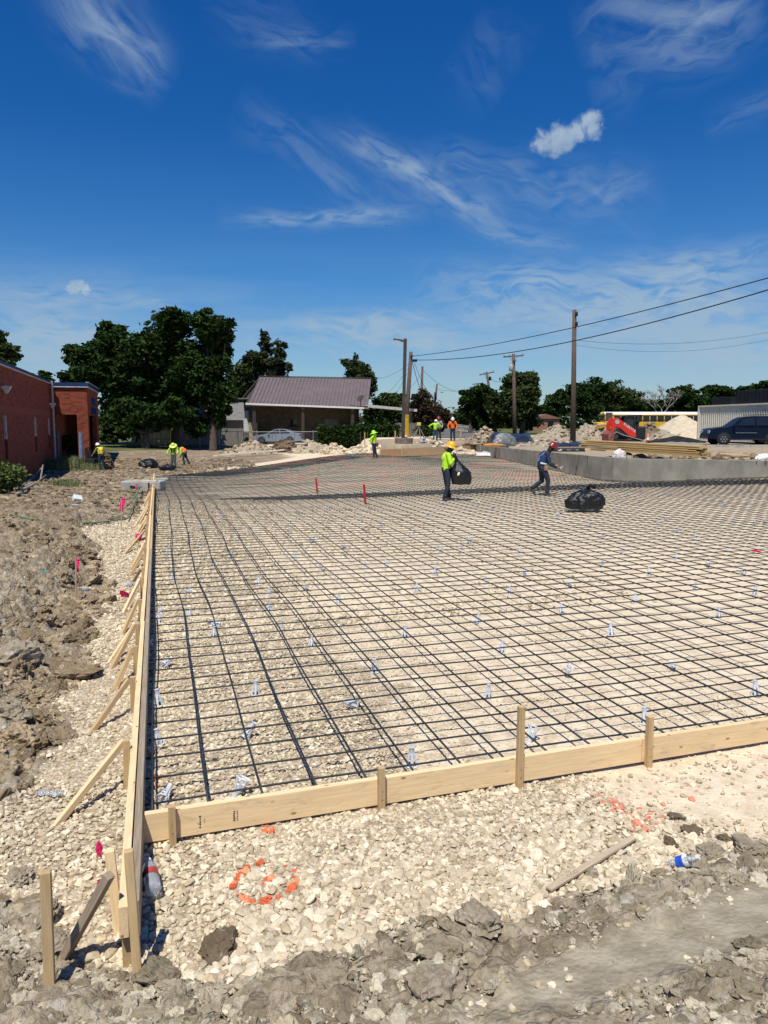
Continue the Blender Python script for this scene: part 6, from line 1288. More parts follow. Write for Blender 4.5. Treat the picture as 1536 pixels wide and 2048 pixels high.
def car(name, label, origin, rz, L_, H, Wd, prof, glassq, wheels, wr, paint, extras, cat='car'):
    """prof: side outline (x,z); glassq: list of window outlines; near side is -y"""
    t = thing(name, label, cat, origin, rz); 
    # body lofted across the width so that roof and sides tumble in
    n = len(prof); ys = [-Wd/2, -Wd/2+.06, -Wd/2+.2, 0, Wd/2-.2, Wd/2-.06, Wd/2]; vs = []
    def tumble(z): return max(0, (z-H*.52)/(H*.48))*.16*Wd
    cx = L_/2
    for j, y in enumerate(ys):
        k = {0: .985, 6: .985, 1: 1.0, 5: 1.0}.get(j, 1.0)
        for (x, z) in prof:
            yy = y*(1-tumble(z)/(Wd/2)); e = 0
            if j in (0, 6): x = cx+(x-cx)*.985; z = z-(.03 if z > H*.6 else 0)
            vs.append((x, yy, z))
    mb = MB(); mb.smooth = True; fs = [(j*n+i, j*n+(i+1) % n, (j+1)*n+(i+1) % n, (j+1)*n+i) for j in range(6) for i in range(n)]+[tuple(range(n)), tuple(range(7*n-1, 6*n-1, -1))]
    mb.add(vs, fs); b = mb.build('body', paint, t); 
    es = b.modifiers.new('edge', 'EDGE_SPLIT'); es.split_angle = .6
    for (nm, ol) in glassq:
        for sg in (-1, 1):
            mb = MB(); vs = []
            for dy in (0, .012):
                for (x, z) in ol: vs.append((x, sg*(Wd/2*(1-tumble(z)/(Wd/2))+.004-dy*.8), z))
            m_ = len(ol); mb.add(vs, [tuple(range(m_)), tuple(range(2*m_-1, m_-1, -1))]+[(i, (i+1) % m_, m_+(i+1) % m_, m_+i) for i in range(m_)]); mb.build(nm, GLASS, t)
    for wx in wheels:
        for sg in (-1, 1):
            mb = MB(); mb.lathe([(wr*1.14, -.01), (wr*1.14, .02)], 28); mb.build('wheel_arch', BLK, t, (wx, sg*(Wd/2-.008), wr*1.02), (PI/2, 0, 0))
            w_ = wheel(t, (wx, sg*(Wd/2-.085), wr), wr, .22); 
            if sg < 0: w_.rotation_euler = (PI/2, 0, 0)
            else: w_.rotation_euler = (-PI/2, 0, 0)
    extras(t); return t
# dark sport utility, nose to the left
SUVP = [(.12, .42), (.02, .55), (.05, .82), (.14, 1.02), (.45, 1.10), (1.32, 1.20), (1.52, 1.27), (2.05, 1.70), (2.35, 1.83), (2.9, 1.90), (4.6, 1.90), (4.95, 1.84), (5.12, 1.30), (5.20, .95), (5.22, .55), (5.1, .40), (4.55, .34), (1.7, .33), (.55, .36)]
SPT = M('dark_blue_paint', (.003, .005, .011), .3, 0, .1, 3, 0, .001, .35)
def suv_ex(t):
    ch = M('chrome_strip', (.16, .17, .19), .3, .5)
    MB().box((2.38, -1.005, .80), (1.35, .02, .055)).build('side_moulding', ch, t); MB().box((3.95, -1.005, .80), (.3, .02, .055)).build('side_moulding', ch, t)
    MB().box((1.58, -1.10, 1.33), (.16, .22, .19)).build('mirror', SPT, t, bevel=.04); MB().box((.10, 0, .74), (.06, 1.3, .28)).build('grille', BLK, t); MB().box((.13, -.78, .84), (.2, .36, .2)).build('headlight', M('lamp_glass', (.45, .46, .48), .15), t, bevel=.03); MB().box((.13, .78, .84), (.2, .36, .2)).build('headlight', MATS['lamp_glass'], t, bevel=.03)
    MB().box((.06, 0, .50), (.16, 1.9, .2)).build('bumper', SPT, t, bevel=.04); MB().box((3.0, -1.0, .38), (2.0, .08, .06)).build('running_board', BLK, t)
    for y in (-.7, .7): mb = MB(); mb.tube([(2.7, y, 1.93), (2.8, y, 1.98), (4.6, y, 1.98), (4.7, y, 1.93)], .022, 6); mb.build('roof_rail', BLK, t)
    for x in (2.1, 3.1, 4.05): MB().box((x, -1.004, 1.0), (.012, .008, .8)).build('door_seam', BLK, t)
    for x in (2.85, 3.85): MB().box((x, -1.015, 1.12), (.18, .03, .04)).build('door_handle', SPT, t)
o_ = P(1407, 890, 52); car('suv', 'dark navy sport utility car parked in front of the beige container', (o_.x, o_.y, zt1(o_.x, o_.y)+.05), CAMYAW-.10, 5.2, 1.95, 2.0, SUVP,
    [('side_window', [(1.78, 1.28), (2.20, 1.68), (2.45, 1.76), (2.95, 1.78), (2.95, 1.28)]), ('side_window', [(3.05, 1.28), (3.05, 1.79), (3.88, 1.79), (3.88, 1.28)]), ('side_window', [(3.98, 1.29), (3.98, 1.79), (4.7, 1.76), (4.85, 1.30)])], (.98, 4.02), .385, SPT, suv_ex, 'car')
SILP = [(.10, .30), (.0, .45), (.04, .68), (.25, .80), (1.25, .96), (1.45, 1.02), (2.1, 1.38), (2.5, 1.45), (3.05, 1.44), (3.6, 1.32), (4.1, 1.08), (4.7, 1.04), (4.82, .85), (4.84, .45), (4.75, .30), (4.2, .24), (1.4, .24), (.5, .26)]
SIL = M('silver_paint', (.24, .27, .31), .3, .35, .06, 3, 0, .001, .5)
def sed_ex(t):
    MB().box((1.62, -.98, 1.03), (.16, .18, .12)).build('mirror', SIL, t, bevel=.03); MB().box((.16, -.68, .66), (.3, .34, .12)).build('headlight', M('lamp_glass', (.45, .46, .48), .15), t, bevel=.02); MB().box((4.72, -.68, .86), (.2, .4, .14)).build('tail_light', M('tail_red', (.3, .02, .02), .3), t)
    for x in (2.0, 3.0, 3.75): MB().box((x, -.922, .7), (.012, .008, .6)).build('door_seam', BLK, t)
o_ = P(508, 888, 76); car('silver_car', 'silver sedan parked under the porch roof of the stone house', (o_.x, o_.y, zt1(o_.x, o_.y)), CAMYAW-.04, 4.84, 1.46, 1.84, SILP,
    [('side_window', [(1.62, 1.0), (2.15, 1.32), (2.62, 1.38), (2.70, 1.02)]), ('side_window', [(2.78, 1.02), (2.72, 1.38), (3.2, 1.36), (3.7, 1.10), (3.6, 1.03)])], (.93, 3.72), .335, SIL, sed_ex, 'car')
DARKP = M('black_paint', (.008, .008, .01), .3)
o_ = P(672, 886, 82); car('dark_car', 'black car roof just showing over the hedge under the porch', (o_.x, o_.y, zt1(o_.x, o_.y)+.55), CAMYAW, 4.84, 1.46, 1.84, SILP, [('side_window', [(1.62, 1.0), (2.15, 1.32), (3.2, 1.36), (3.6, 1.03)])], (.93, 3.72), .335, DARKP, lambda t: MB().box((1.62, -.98, 1.03), (.16, .18, .12)).build('mirror', DARKP, t), 'car')
def bus():
    d = 101; a = P(1208, 848, d); gz = zt1(a.x, a.y); top = P(1300, 823.5, d).z; H = top-gz; t = thing('school_bus', 'long yellow school bus with a white roof far behind the gravel pile', 'school bus', (a.x, a.y, gz), CAMYAW); L_ = 12.4+2
    Y = M('bus_yellow', (.70, .40, .03), .4, 0, .06, 3); WR = M('bus_white', (.80, .80, .78), .4, 0, .04, 3)
    mb = MB(); mb.box((L_/2, 1.2, H*.42), (L_-.3, 2.4, H*.50)); mb.build('body', Y, t, bevel=.08)
    mb = MB(); mb.smooth = True; ol = [(0, H*.86), (.1, H*.93), (.5, H*.985), (1.2, H), (1.9, H*.985), (2.3, H*.93), (2.4, H*.86)]
    n = len(ol); vs = [(.1, y, z) for y, z in ol]+[(L_, y, z) for y, z in ol]; mb.add(vs, [(i, i+1, n+i+1, n+i) for i in range(n-1)]+[tuple(range(n)), tuple(range(2*n-1, n-1, -1))]); mb.build('roof', WR, t)
    MB().box((.35, 1.2, H*.89), (.8, 2.3, .28)).build('front_cap', Y, t, bevel=.1)
    for y in (.35, 2.05): MB().box((-.06, y, H*.93), (.06, .35, .2)).build('warning_light', BLK, t)
    MB().box((L_/2, 0-.004, H*.855), (L_-.2, .05, .12)).build('rub_rail', Y, t); MB().box((L_/2, -.03, H*.62), (L_-.3, .04, .06)).build('rub_rail', BLK, t)
    k = 0; x = 1.3
    while x < L_-.6: MB().box((x+.42, .0, H*.685), (.82, .05, H*.28)).build('window', GLASS, t); x += .95
    MB().box((L_/2, 1.2, H*.75), (L_-.2, 2.36, .66)).build('window_band', Y, t)
    MB().box((-.35, 1.2, 1.0), (1.0, 2.1, .9)).build('hood', Y, t, bevel=.15); MB().box((.12, 1.2, H*.72), (.06, 2.0, .7)).build('windscreen', GLASS, t)
    for x in (.3, 9.0): wheel(t, (x, .1, .5), .5, .28, rimmat=WHT); wheel(t, (x, 2.3, .5), .5, .28, rimmat=WHT)
bus()
def loader():
    d = 59; a = P(1226, 886, d); gz = zt1(a.x, a.y); t = thing('track_loader', 'red compact track loader with black cab and raised lift arms', 'track loader', (a.x, a.y, gz-.1), CAMYAW); K = d/F
    X = lambda px: (px-1226)*K; Z = lambda py: (886-py)*K
    RD = M('loader_red', (.62, .035, .018), .38, 0, .08, 3); CB = M('cab_black', (.02, .021, .022), .45); TR = M('track_grey', (.36, .34, .31), .6, .2, .2, 4)
    for nm, y in (('track', .0), ('track', 1.4)):
        ol = [(X(1219), Z(884)), (X(1221), Z(877)), (X(1229), Z(864)), (X(1234), Z(862.5)), (X(1245), Z(868)), (X(1285), Z(879)), (X(1291), Z(883)), (X(1288), Z(886)), (X(1224), Z(887))]
        mb = MB(); mb.tube([(x, y+.2, z) for x, z in ol]+[(ol[0][0], y+.2, ol[0][1])], .075, 6); n = len(ol)
        vs = []
        for k in (0, .4):
            for x, z in ol: vs.append((x, y+k, z))
        mb2 = MB(); mb2.add(vs, [(i, (i+1) % n, n+(i+1) % n, n+i) for i in range(n)]); o = mb2.build(nm, TR, t, fix=False); s_ = o.modifiers.new('thick', 'SOLIDIFY'); s_.thickness = .07
        for k in range(n):
            x0, z0 = ol[k]; x1, z1 = ol[(k+1) % n]; m_ = max(1, int(math.hypot(x1-x0, z1-z0)/.14))
            lug = MB(); [lug.box((x0+(x1-x0)*j/m_, y+.2, z0+(z1-z0)*j/m_), (.05, .42, .05)) for j in range(m_)]; lug.build('lug', BLK, o)
        fr = MB(); fr.beam((X(1228), y+.2, Z(880)), (X(1282), y+.2, Z(882)), .3, .22); fr.build('undercarriage', BLK, o)
        for px, py, r in ((1231, 872, .22), (1226, 881, .15), (1243, 882, .13), (1254, 882, .13), (1265, 882, .13), (1281, 881, .17)): w = MB(); w.lathe([(r, -.12), (r, .12)], 16); w.build('roller', DKM, o, (X(px), y+.2, Z(py)), (PI/2, 0, 0))
    # cab
    mb = MB(); c0 = [(X(1252), Z(866)), (X(1247), Z(858)), (X(1251), Z(836)), (X(1257), Z(831)), (X(1279), Z(831)), (X(1283), Z(834)), (X(1273), Z(860)), (X(1271), Z(868))]
    for y in (.35, 1.35):
        for (p, q) in ((1, 2), (2, 3), (3, 4), (4, 5), (5, 6), (6, 1)): mb.beam((c0[p][0], y, c0[p][1]), (c0[q][0], y, c0[q][1]), .09, .09, (0, 1, 0))
    mb.beam((X(1271), .35, Z(834)), (X(1271), .35, Z(862)), .12, .1, (0, 1, 0)); mb.prism([(c0[2][0]-.1, Z(832.5)), (c0[3][0], Z(830)), (X(1284), Z(829.5)), (X(1286), Z(833))], .3, 1.4); mb.build('cab', CB, t)
    gmb = MB(); gmb.prism([c0[1], c0[2], c0[3], (X(1270), Z(832)), (X(1270), Z(862))], .40, .43); gmb.build('cab_glass', M('smoked_glass', (.03, .035, .035), .15), t); gmb = MB(); gmb.prism([c0[1], c0[2], c0[3], (X(1270), Z(832)), (X(1270), Z(862))], 1.27, 1.3); gmb.build('cab_glass', MATS['smoked_glass'], t)
    MB().box((X(1276), .85, Z(852)), (.5, .5, .7)).build('seat', BLK, t, bevel=.08); MB().box((X(1262), .85, Z(868)), (1.6, 1.0, .75)).build('chassis', CB, t, bevel=.06); MB().box((X(1285), .85, Z(866)), (.7, 1.1, 1.0)).build('engine_hood', CB, t, bevel=.12)
    for y in (.12, 1.5):
        mb = MB(); mb.prism([(X(1222), Z(870)), (X(1224), Z(846)), (X(1229), Z(836)), (X(1235), Z(835.5)), (X(1266), Z(857)), (X(1272), Z(859)), (X(1273), Z(874)), (X(1262), Z(874)), (X(1240), Z(856)), (X(1233), Z(853)), (X(1229), Z(858)), (X(1227), Z(870))], y, y+.14); arm = mb.build('lift_arm', RD, t, bevel=.02)
        if y < 1:
            cu_ = bpy.data.curves.new('lettering', 'FONT'); cu_.body = 'KUBOTA'; cu_.size = .28; cu_.extrude = .003; cu_.space_character = 1.0; o = bpy.data.objects.new('lettering', cu_); COL.objects.link(o); o.parent = arm; o.location = (X(1246), .112, Z(848.5)); o.rotation_euler = (PI/2, math.atan2(21.5, 31), 0); cu_.materials.append(WHT); to_mesh(o)
            w = MB(); w.lathe([(.17, -.01), (.17, .01)], 18); w.build('badge', M('badge_grey', (.45, .42, .45), .4), arm, (X(1234), .11, Z(843.5)), (PI/2, 0, 0))
        cyl = MB(); cyl.tube([(X(1233), y+.2, Z(856)), (X(1258), y+.2, Z(872))], .05, 8); cyl.build('cylinder', GREYM, t)
    mb = MB(); mb.prism([(X(1217), Z(884)), (X(1216), Z(868)), (X(1222), Z(862)), (X(1229), Z(868)), (X(1226), Z(884))], .0, 1.8); mb.build('bucket', M('bucket_worn', (.34, .10, .08), .6, .2, .4, 3), t)
loader()
def yellow_arm():
    d = 74; a = P(1203, 862, d); t = thing('excavator_arm', 'yellow excavator arm resting on the dirt left of the red loader', 'excavator arm', (a.x, a.y, a.z), CAMYAW); K = d/F
    ol = [(1183, 856), (1190, 851), (1203, 847), (1216, 845), (1222, 846), (1222, 856), (1214, 857), (1207, 852), (1198, 855), (1188, 860)]; mb = MB(); mb.prism([((x-1203)*K, (862-y)*K) for x, y in ol], 0, .4); mb.build('boom', M('machine_yellow', (.68, .42, .04), .45, 0, .08, 3), t, bevel=.03)
    MB().tube([(-.6, -.06, .55), (.5, -.06, .62)], .05, 8).build('ram', GREYM, t); mb = MB(); mb.box((.75, .2, 1.35), (.5, .5, .8)); mb.build('cab_part', M('machine_dark', (.06, .06, .05), .5), t)
yellow_arm()
mb = MB(); mb.smooth = True
for k in range(5):
    r = random.Random(k+3); L = []
    for i in range(15): px = 1296+i*8.2; q = P(px, 884-(1-abs(i/14*2-1))**1*(2+2.2*k)+r.uniform(-.8, .8), 50+k*.2); L.append(q)
    mb.tube(L, .055, 6)
tag(mb.build('hose_bundle', BLK), 'bundle of black hoses looping on the ground left of the dark car', 'hoses')
for (px, py, r_, lb_) in ((1352, 889, 14, ''),): pass
# ------------------------------------------------------------------ people
SKIN = M('skin', (.30, .155, .095), .55, 0, .08, 12, .05, .002); JEAN = M('dark_jeans', (.018, .028, .052), .85, 0, .3, 9, .4, .01); LIME = M('lime_cloth', (.42, .72, .03), .75, 0, .12, 7, .4, .012); ORC = M('orange_cloth', (.88, .17, .02), .75, 0, .12, 7, .4, .012)
NAVY = M('navy_cloth', (.012, .030, .055), .8, 0, .25, 8, .4, .01); GREYC = M('grey_cloth', (.30, .33, .33), .8, 0, .15, 8, .4, .01); BOOT = M('boot_leather', (.10, .06, .035), .7, 0, .3, 14, .3, .004); SILV = M('reflective', (.62, .64, .60), .35); HAIR = M('dark_hair', (.015, .012, .010), .8)
def hat_m(c): return M('helmet_%d' % int(sum(c)*100), c, .3, 0, .05, 5, 0, .001, .6)
def hand(mb, w, d, palm_n, s=1.0, curl=.8):
    """palm and five unequal bent fingers; d = forearm direction, palm_n = way the palm faces"""
    d = d.normalized(); pn = (palm_n-d*palm_n.dot(d)); pn = pn.normalized() if pn.length > .01 else d.orthogonal().normalized(); sd = d.cross(pn)
    c = w+d*.045*s
    for k in (-1, -.33, .33, 1): mb.caps(w+sd*.012*k*s, w+d*.085*s+sd*.026*k*s, .017*s, .013*s, 8)
    for k, L_ in ((-1, .062), (-.33, .078), (.33, .084), (1, .075)):
        b = w+d*.09*s+sd*.027*k*s; m_ = b+(d*math.cos(curl*.4)+pn*math.sin(curl*.4))*L_*.5*s; e = m_+(d*math.cos(curl*1.3)+pn*math.sin(curl*1.3))*L_*.5*s; mb.caps(b, m_, .0105*s, .0095*s, 7); mb.caps(m_, e, .0095*s, .008*s, 7)
    b = w+d*.03*s+sd*.03*s; m_ = b+(d*.6+sd*.7+pn*.3).normalized()*.035*s; e = m_+(d*.85+sd*.1+pn*.5).normalized()*.03*s; mb.caps(b, m_, .013*s, .011*s, 7); mb.caps(m_, e, .011*s, .009*s, 7)
def person(label, foot, J, fd, top_m, leg_m, hat, hatkind, scale=1.0, vox=.013, vest=None, extras=None, mask=None, head_f=None, rz=CAMYAW, glove=None):
    """J: joints in metres in the figure's frame (x to the right of the picture, y away, z up); fd: facing direction vector"""
    t = thing('person', label, 'person', foot, rz); t.scale = (scale,)*3; J = {k: Vector(v) for k, v in J.items()}; f = Vector(fd).normalized(); hf = Vector(head_f).normalized() if head_f else f; up = (J['head']-J['neck']).normalized(); side = f.cross(Vector((0, 0, 1))).normalized(); hs = hf.cross(up).normalized(); hf2 = up.cross(hs).normalized()
    mb = MB(); h = J['head']
    mb.ball(h, (.075, .085, .095), 14, 10, None) ; mb.ball(h+up*.03-hf2*.012, .088, 14, 10); mb.ball(h+hf2*.028-up*.045, (.055, .06, .06), 12, 8); mb.ball(h+hf2*.055-up*.085, .028, 8, 6)
    mb.caps(h+hf2*.083+up*.012, h+hf2*.102-up*.018, .010, .016, 8)      # nose
    for s_ in (-1, 1): mb.ball(h+hs*.080*s_-up*.005, (.018, .022, .032), 8, 6); mb.ball(h+hf2*.068+hs*.034*s_-up*.028, .022, 8, 6); mb.ball(h+hf2*.078+hs*.03*s_+up*.030, .014, 8, 6)
    mb.caps(h+hf2*.086-hs*.018-up*.058, h+hf2*.086+hs*.018-up*.058, .009, .009, 8)    # lips
    mb.caps(J['neck']-up*.04, h-up*.05, .058, .055, 12)
    pel, ch = J['pelvis'], J['chest']
    mb.ball(ch, (.155, .11, .14), 14, 10); mb.caps(ch, pel, .13, .13, 12)
    for s_, q in (('L', -1), ('R', 1)):
        mb.caps(ch+(J['sh'+s_]-ch)*.4, J['sh'+s_], .075, .058, 10); mb.caps(J['sh'+s_], J['el'+s_], .052, .042, 10); mb.caps(J['el'+s_], J['wr'+s_], .042, .028, 10)
        mb.caps(pel, J['hip'+s_], .11, .095, 10); mb.caps(J['hip'+s_], J['kn'+s_], .085, .058, 10); mb.caps(J['kn'+s_], J['an'+s_], .055, .038, 10); mb.ball((J['kn'+s_]*.7+J['an'+s_]*.3)-f*.015, (.055, .055, .09), 10, 7)
        hand(mb, J['wr'+s_], J['wr'+s_]-J['el'+s_], (ch-J['wr'+s_]))
    mb.build('body', SKIN, t, remesh=vox)
    for s_ in (-1, 1): e = MB(); e.ball(h+hf2*.088+hs*.031*s_+up*.006, .010, 8, 6); e.build('eye', HAIR, t)
    # shirt
    mb = MB(); mb.ball(ch+Vector((0, 0, .02)), (.185, .14, .17), 14, 10); mb.caps(ch, pel+Vector((0, 0, .06)), .150, .148, 14); mb.caps(J['neck']-up*.06, J['neck']-up*.01, .085, .072, 12); mb.caps(J['shL'], J['shR'], .075, .075, 10)
    for s_ in 'LR':
        mb.caps(J['sh'+s_], J['el'+s_], .075, .060, 10); w = J['wr'+s_]; e = J['el'+s_]; mb.caps(e, e+(w-e)*.9, .060, .043, 10); mb.ball(e+(w-e)*.45, .056, 8, 6)
        a = J['sh'+s_].lerp(J['el'+s_], .6); mb.ball(a, .074, 8, 6)
    for k in range(6): a = k/6*2*PI; mb.ball(pel+Vector((math.cos(a)*.10, math.sin(a)*.08, .02+.02*math.sin(a*3))), .065, 8, 6)
    mb.build('shirt', top_m, t, remesh=vox*1.1)
    mb = MB(); mb.ball(pel, (.16, .13, .12), 12, 8)
    for s_ in 'LR':
        mb.caps(pel+(J['hip'+s_]-pel)*.6, J['hip'+s_], .115, .105, 10); mb.caps(J['hip'+s_], J['kn'+s_], .104, .078, 10); mb.caps(J['kn'+s_], J['an'+s_]+Vector((0, 0, .02)), .076, .066, 10); mb.ball(J['an'+s_]+Vector((0, 0, .05)), (.075, .08, .05), 10, 6)
    mb.build('trousers', leg_m, t, remesh=vox*1.1)
    bl = MB(); bl.smooth = True; bl.tube([pel+Vector((0, 0, .035)), pel+Vector((0, 0, .075))], .158, 20); bl.v = [(pel.x+(x-pel.x), pel.y+(y-pel.y)*.85, z) for x, y, z in bl.v]; bl.build('belt', BLK, t)
    for s_ in 'LR':
        an = J['an'+s_]; tf = J.get('toe'+s_); ff = (tf-an) if tf is not None else f*.2+Vector((0, 0, -.05)); ff.z = 0 if tf is None else ff.z; ff = ff.normalized(); mb = MB(); mb.caps(an+Vector((0, 0, .04)), an-Vector((0, 0, .02)), .052, .052, 10); mb.caps(an-Vector((0, 0, .045))-ff*.045, an-Vector((0, 0, .045))+ff*.06, .042, .044, 10); mb.caps(an-Vector((0, 0, .05))+ff*.06, an-Vector((0, 0, .055))+ff*.15, .044, .036, 10)
        mb.build('boot', BOOT, t, remesh=.012)
    # helmet / hat
    hm = hat_m(hat); top = h+up*.035; R = Matrix((hs, hf2, up)).transposed().to_4x4(); R.translation = top
    mb = MB(); mb.smooth = True; prof = [(.002, .135), (.045, .128), (.085, .105), (.112, .065), (.122, .02), (.125, -.01)]
    brim = {'hard': [(.132, -.015), (.138, -.02), (.134, -.024)], 'full': [(.150, -.02), (.178, -.034), (.176, -.04), (.13, -.02)], 'sun': [(.15, -.02), (.235, -.055), (.255, -.072), (.25, -.078), (.13, -.025)]}[hatkind]
    mb.lathe(list(reversed(prof+brim)), 24, cap=False); mb.v = [tuple(R @ Vector((x, y*1.12+(.03 if (hatkind == 'hard' and y > .1) else 0), z))) for x, y, z in mb.v]; hh = mb.build('hard_hat', hm, t)
    if hatkind == 'hard': m2 = MB(); m2.ball((0, .12, -.012), (.08, .06, .008), 12, 5); m2.v = [tuple(R @ Vector(v)) for v in m2.v]; m2.build('peak', hm, hh)
    m3 = MB(); m3.beam((0, -.11, .085), (0, .11, .085), .02, .03); m3.v = [tuple(R @ Vector((x, y, z+.035))) for x, y, z in m3.v]; m3.build('ridge', hm, hh) if hatkind == 'hard' else None
    if mask:
        mb = MB(); mb.ball(h+hf2*.035-up*.055, (.085, .085, .075), 12, 8); mb.caps(J['neck']+up*.01, h-up*.06, .075, .082, 12); mb.build('face_cloth', mask, t, remesh=.016)
    if hatkind == 'sun' and mask is None:
        mb = MB(); mb.caps(h-hf2*.03-up*.02, J['neck']-hf2*.05-up*.02, .10, .115, 12); mb.build('neck_cape', top_m, t, remesh=.02)
    if vest:
        vm, stripe = vest; mb = MB(); mb.ball(ch+Vector((0, 0, .02)), (.198, .155, .165), 14, 10); mb.caps(ch, pel+Vector((0, 0, .14)), .166, .163, 14); mb.caps(J['shL']*.72+ch*.28+Vector((0, 0, .05)), J['shR']*.72+ch*.28+Vector((0, 0, .05)), .075, .075, 10); mb.build('vest', vm, t, remesh=vox*1.2)
        ax = (ch-pel).normalized(); m0 = ch.lerp(pel, .62)
        mb = MB(); mb.smooth = True; mb.tube([m0-ax*.025, m0+ax*.025], .176, 22); mb.build('reflective_band', stripe, t)
        for s_ in (-1, 1):
            mb = MB(); q = [ch-ax*.12+side*.09*s_, ch+ax*.05+side*.10*s_]; pts = [q[0]-f*.172, q[1]-f*.165, ch+ax*.19+side*.095*s_-f*.02, q[1]+f*.165, q[0]+f*.172]
            for i in range(4): mb.beam(pts[i], pts[i+1], .05, .008, f if i in (0, 3) else (0, 0, 1))
            mb.build('reflective_band', stripe, t)
    if extras: extras(t, J, f, side)
    return t
def foot_at(px, py): p = g_at(px, py); return Vector((p.x, p.y, p.z+.0))
G = lambda **k: k
# 1 worker with the yellow helmet and the black sack
def ex_bag(t, J, f, side):
    mb = sack(.62, .5, .80, 21, 9, 4); vs = []
    for x, y, z in mb.v:
        k = min(1, max(0, (z-.30)/.5)); s_ = 1-.82*k*k*(3-2*k)**1; x2 = x*s_+(-.12*k)+.03; y2 = y*s_; vs.append((x2, y2, z*1.0))
    mb.v = [(x+.36, y-.16, z+.50) for x, y, z in vs]; mb.tube([(.25, -.16, 1.18), (.21, -.15, 1.27), (.20, -.13, 1.36), (.16, -.14, 1.42)], [.08, .035, .05, .02], 10); mb.build('trash_bag', BLACKP, None) if False else None
    o = mb.build('trash_bag', BLACKP, None); o.location = t.location; o.rotation_euler = t.rotation_euler; o.scale = t.scale; tag(o, 'half full black trash bag held up by the yellow helmeted worker', 'trash bag')
    w = MB(); w.smooth = True; w.ball((.30, -.40, .82), (.035, .012, .06), 8, 6, (0, .4, 0)); w2 = w.build('white_tag', WHT, o)
person('worker in a lime shirt and yellow full brim hard hat holding a black bag', foot_at(894, 1001),
    G(head=(.10, -.02, 1.60), neck=(.05, 0, 1.44), chest=(.0, 0, 1.24), pelvis=(-.02, 0, .92), shL=(-.04, .17, 1.37), shR=(.02, -.18, 1.37), elL=(.07, .22, 1.12), elR=(.07, -.27, 1.12), wrL=(.22, .02, 1.22), wrR=(.20, -.13, 1.26),
      hipL=(-.05, .09, .88), hipR=(0, -.09, .88), knL=(.0, .12, .48), knR=(.02, -.11, .48), anL=(.07, .13, .10), anR=(-.08, -.12, .10), toeL=(.24, .08, .05), toeR=(.08, -.2, .05)), (.85, -.5, 0), LIME, JEAN, (.85, .42, .01), 'full', .98, .011, None, ex_bag, NAVY)
# 2 walking worker in navy with red helmet
def ex_walk(t, J, f, side):
    o = CH.copy() if False else bpy.data.objects.new('rebar_chair', CH); COL.objects.link(o); o.location = Vector(t.location)+Matrix.Rotation(t.rotation_euler.z, 3, 'Z') @ (J['wrR']+Vector((.12, 0, -.02))); o.rotation_euler = (.9, .3, 0); tag(o, 'white plastic bar chair held in the hand of the walking worker', 'rebar chair')
    MB().box(J['hipR']+Vector((.06, -.10, .02)), (.12, .05, .16), (0, .1, 0)).build('pouch', M('tan_pouch', (.30, .20, .12), .8), t, bevel=.02)
person('walking worker in navy clothes with a dark red hard hat and a blue safety vest', foot_at(1091, 991),
    G(head=(.16, 0, 1.52), neck=(.07, 0, 1.38), chest=(-.05, 0, 1.20), pelvis=(-.12, 0, .88), shL=(-.04, .19, 1.32), shR=(.0, -.19, 1.30), elL=(.05, .25, 1.02), elR=(.06, -.25, 1.00), wrL=(.26, .16, .96), wrR=(.30, -.16, .88),
      hipL=(-.12, .10, .85), hipR=(-.10, -.10, .85), knL=(-.10, .11, .46), knR=(.04, -.11, .50), anL=(-.40, .11, .21), anR=(.03, -.11, .10), toeL=(-.30, .11, .06), toeR=(.2, -.12, .04)), (1, -.15, 0), NAVY, JEAN, (.22, .02, .015), 'hard', .99, .011, (M('vest_blue', (.008, .03, .12), .7, 0, .2, 8), SILV), ex_walk, HAIR, (.8, -.2, -.4))
# 3 lime sun hat
person('worker all in lime with a wide lime sun hat and his hands at his waist', foot_at(748, 917),
    G(head=(-.02, 0, 1.62), neck=(.02, 0, 1.46), chest=(.0, 0, 1.26), pelvis=(-.02, 0, .93), shL=(-.06, -.19, 1.39), shR=(.08, .19, 1.39), elL=(-.28, -.26, 1.16), elR=(.10, .34, 1.12), wrL=(-.14, -.2, 1.02), wrR=(.0, .2, .98),
      hipL=(-.04, -.09, .90), hipR=(.02, .09, .90), knL=(-.02, -.10, .48), knR=(.08, .10, .48), anL=(.02, -.12, .10), anR=(.20, .12, .10)), (-.6, .75, 0), LIME, JEAN, (.40, .80, .04), 'sun', 1.02, .018, None,
    lambda t, J, f, side: MB().ball((.20, -.05, .88), (.09, .10, .15), 10, 7).build('tool_pouch', M('brown_pouch', (.09, .04, .035), .8), t))
